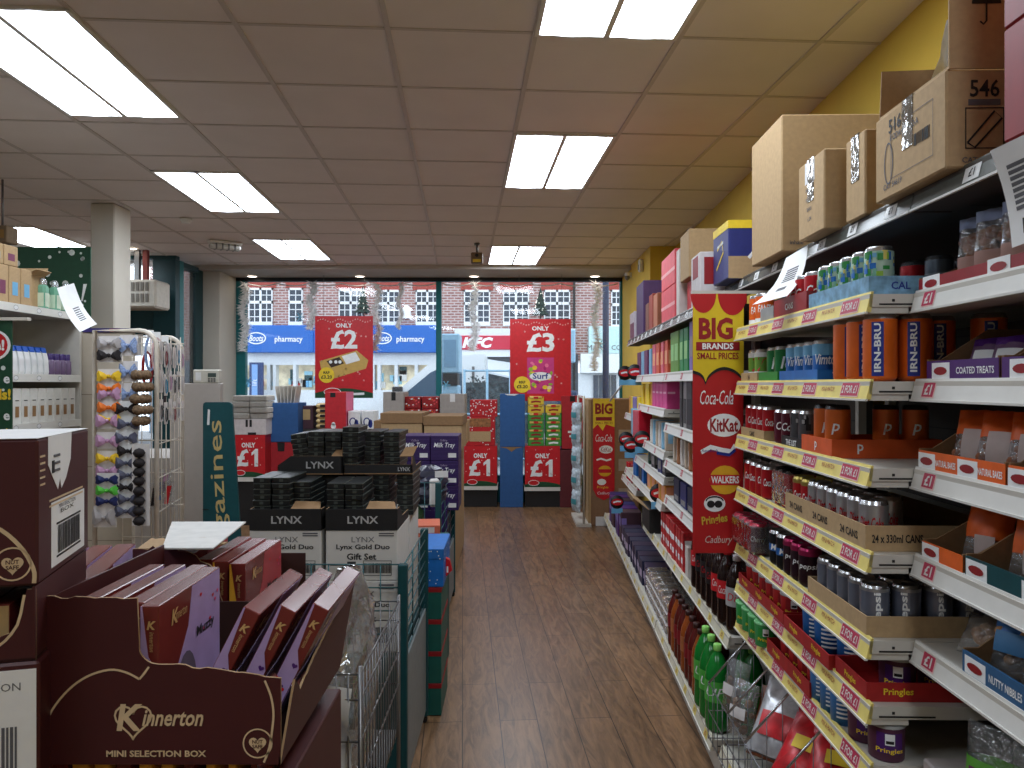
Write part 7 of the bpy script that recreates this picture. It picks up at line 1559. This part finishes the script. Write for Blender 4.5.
# cola bottles, base bottles, snack packs
def bottle(body, lab, cap, r=.043, h=.31, text=None, tcol=SIGNW):
    def mk():
        o = thing('drink_bottle', '', 'bottle'); b = MB(); b.lathe([(0,.004),(r*.7,0),(r*.95,.012),(r,.03),(r*.96,h*.3),(r,h*.36),(r,h*.62),(r*.9,h*.72),(r*.5,h*.86),(.015,h*.90),(.014,h*.93)], body, 18); b.part('bottle_body', o)
        b = MB(); b.lathe([(.0155,h*.925),(.0165,h*.93),(.0165,h*.995),(.014,h),(0,h)], cap, 12); b.part('cap', o)
        b = MB(); b.wrapquad((0,0), r + .0008, 0, 2*PI, h*.36, h*.60, lab, 18)
        if text:
            for a in (-1.95, 1.2): b.wraptext(text, (0,0), r + .0016, h*.48, a, h*.10, tcol, w=r*1.7, shear=.25)
        b.part('label', o); return o
    return mk
COLAB = mat('cola_brown_bottle',(34,16,14),.12)
ck = bottle(COLAB, RED, RED, text='Coca-Cola'); zr = bottle(COLAB, mat('black_label',(30,30,32),.4), BLACK, text='Coca-Cola', tcol=RED); dk = bottle(COLAB, mat('silver_label',(176,176,178),.35), mat('silver_cap',(190,190,190),.3), text='Diet', tcol=RED)
for i, (a, d, k, mk, lab) in enumerate(((2.99,.07,'dk',dk,'silver-labelled cola bottle at the near end of the low middle shelf'),(3.10,.06,'ck',ck,'red-labelled cola bottle, first from the near end of the low middle shelf'),(3.21,.06,'ck',ck,'red-labelled cola bottle, second from the near end of the low middle shelf'),(3.32,.06,'zr',zr,'black-labelled cola bottle, farther one on the low middle shelf'),(3.43,.06,'zr',zr,'black-labelled cola bottle, farthest one on the low middle shelf'),(3.54,.06,'zr',zr,'black-labelled cola bottle, next to the cream carton on the low middle shelf'),(3.65,.06,'ck',ck,'red-labelled cola bottle, beside the cream carton on the low middle shelf'),(2.99,.17,'ck',ck,'red-labelled cola bottle in the second row at the near end'),(3.10,.17,'zr',zr,'black-labelled cola bottle in the second row behind a red one'))): place('b_' + k, mk, RF.P(a, d, .5605), RF.rz, lab, 'large cola bottles')
gb = bottle(mat('green_pet',(22,120,44),.1), mat('bright_green_label',(80,176,70),.4), mat('lime_cap',(150,220,110),.35), .05, .345, 'UP', SIGNW)
for i, (a, d) in enumerate(((3.02,.0),(3.13,.0),(3.24,-.0),(2.99,.13),(3.10,.14))): place('greenbot', gb, RF.P(a, d, .1605), RF.rz, f'large green lemonade bottle, {ORD[i]} at the near end of the floor shelf', 'green lemonade bottles')
rb = bottle(mat('red_brown_pet',(92,30,26),.12), mat('dark_red_label',(130,24,34),.4), mat('dark_cap',(60,30,26),.35), .04, .30, None); ob = bottle(mat('amber_pet',(150,74,30),.12), mat('tan_label',(170,100,60),.4), mat('dark_cap',(0,0,0)), .04, .30, None)
for i in range(8): place('redbot' if i % 3 else 'ambot', rb if i % 3 else ob, RF.P(3.34 + .092*i, 0, .1605), RF.rz, f'{"dark red" if i % 3 else "amber"} bottle on the floor shelf, {ORD[i]} beyond the green bottles', 'dark red and amber bottles')
for i in range(6): place('redbot', rb, RF.P(3.36 + .092*i, .09, .1605), RF.rz, f'dark red bottle in the back row of the floor shelf, {ORD[i]} from the green bottles', 'dark red and amber bottles')
def make_pie():
    r = thing('cake_pack', '', 'cake pack'); b = MB(); b.box(0,.15,0,.13,0,.004,mat('card_white',(0,0,0)))
    b.part('base_card', r)
    for i in range(2):
        b = MB(); b.lathe([(0,.004),(.022,.004),(.031,.035),(.029,.04),(0,.044)], mat('sponge_cake',(206,166,120),.8), 12, (.04+.07*i,.05,0)); b.part('cake', r)
    b = MB(); b.box(.001,.149,.001,.129,.004,.062,CFILM,.015); b.part('clear_lid', r); return r
for i in range(6):
    for j in range(2):
        for k in range(3): place('pie', make_pie, RF.P(4.10 + .14*i, -.03 + .17*j, .1605 + .064*k), RF.rz, f'clear cake pack on the floor shelf, {ORD[i]} from the bottles, {("lower","middle","upper")[k]} {"back" if j else "front"} layer', 'clear cake packs')
# crisp bags in wire baskets under the drinks bay
WIREG = mat('dull_grey_wire', (120,120,122), .35, .8)
r = thing('wire_basket', 'wire dump basket of crisps under the drinks bay', 'basket', RN.P(1.75, -.10, 0), RN.rz); b = MB(); L = 1.13
for z in (.20,.30,.405): b.tube([(0,0,z),(0,L,z)], .0025, WIREG, 6)
for i in range(17): y = L*i/16; b.tube([(0,y,.19),(0,y,.405)], .0016, WIREG, 5)
for i in range(8): y = L*i/7; b.tube([(0,y,.19),(.5,y,.19)], .0025, WIREG, 5)
b.part('wire_front', r)
for k, y in enumerate((.10,.38,.64,.85,1.12)):
    b = MB(); b.tube([(0,y,.405),(.14,y,.565),(.46,y,.57)], .0042, CHROME, 6)
    for q in range(9): x = .05*q + .02; b.tube([(x,y,.19),(x,y,.405 + min(.16, x*1.14))], .0015, WIREG, 5)
    b.tube([(0,y,.30),(.46,y,.30)], .0015, WIREG, 5); b.part('divider', r)
WS = mat('silver_foil_bag',(190,190,194),.25,.4,var=.3); FR_ = mat('crisp_red_foil',(190,32,40),.28,.1,var=.3); 
crisp = {'white': bag(.2,.26,.09,WS,None,None,.2,FR_,(-.3,.3,.2,.5),31,name='crisp_bag',text=None,wob=.009), 'red': bag(.2,.26,.09,FR_,None,None,.2,YEL,(-.2,.2,.42,.58),32,name='crisp_bag',wob=.009), 'brown': bag(.19,.24,.08,mat('brown_foil',(120,66,40),.3,.1,var=.3),None,None,.2,mat('nut_label_tan',(206,160,100),.5),(-.3,.3,.3,.6),33,name='crisp_bag',wob=.008), 'clear': bag(.12,.2,.06,CFILM,NUT,None,.2,mat('card_white',(0,0,0)),(-.3,.3,.35,.55),34,name='nut_bag')}
for i, (k, a, d, z, tx, rz, lab) in enumerate((('white',2.28,.06,.22,-.5,-.9,'silver crisp bag lying across the middle of the wire basket'),('white',2.12,.12,.24,-.9,-.4,'silver crisp bag slumped behind the first divider'),('red',2.02,.05,.21,-.5,-.7,'red crisp bag with yellow label at the basket front'),('red',1.90,.10,.22,-.8,-.9,'red crisp bag nearest the near end of the basket'),('red',2.42,.10,.21,-.7,-1.1,'red crisp bag half hidden under silver ones'),('brown',2.60,.05,.24,-.5,-.8,'brown foil bag by the far divider'),('brown',2.72,.14,.23,-.4,-.9,'brown foil bag behind the clear nut packs'),('clear',2.84,-.02,.30,-.2,-1.1,'clear nut pack hooked on the far corner of the basket'),('clear',2.74,-.02,.26,-.2,-1.0,'clear nut pack below the other at the basket corner'),('white',1.82,.18,.30,-1.1,-.5,'silver crisp bag on top at the near end'),('white',2.50,.2,.34,-1.0,-.2,'silver crisp bag at the back of the basket'),('white',2.42,.0,.34,-.7,-.8,'silver crisp bag on top of the basket pile toward its middle'),('red',2.22,.0,.34,-.8,-.9,'red crisp bag on top at the basket front rail'),('red',2.08,.06,.36,-.9,-.6,'red crisp bag on top behind the front rail one'),('white',2.30,.16,.40,-1.0,-.5,'silver crisp bag heaped highest under the yellow strip'))):
    place('crisp_' + k, crisp[k], RN.P(a, d, z), (tx, 0, RN.rz + rz), lab, 'bags in the wire basket')
dup_labels = {}
for o in SC.objects:
    if o.parent is None and 'label' in o:
        dup_labels.setdefault(o['label'], []).append(o.name)
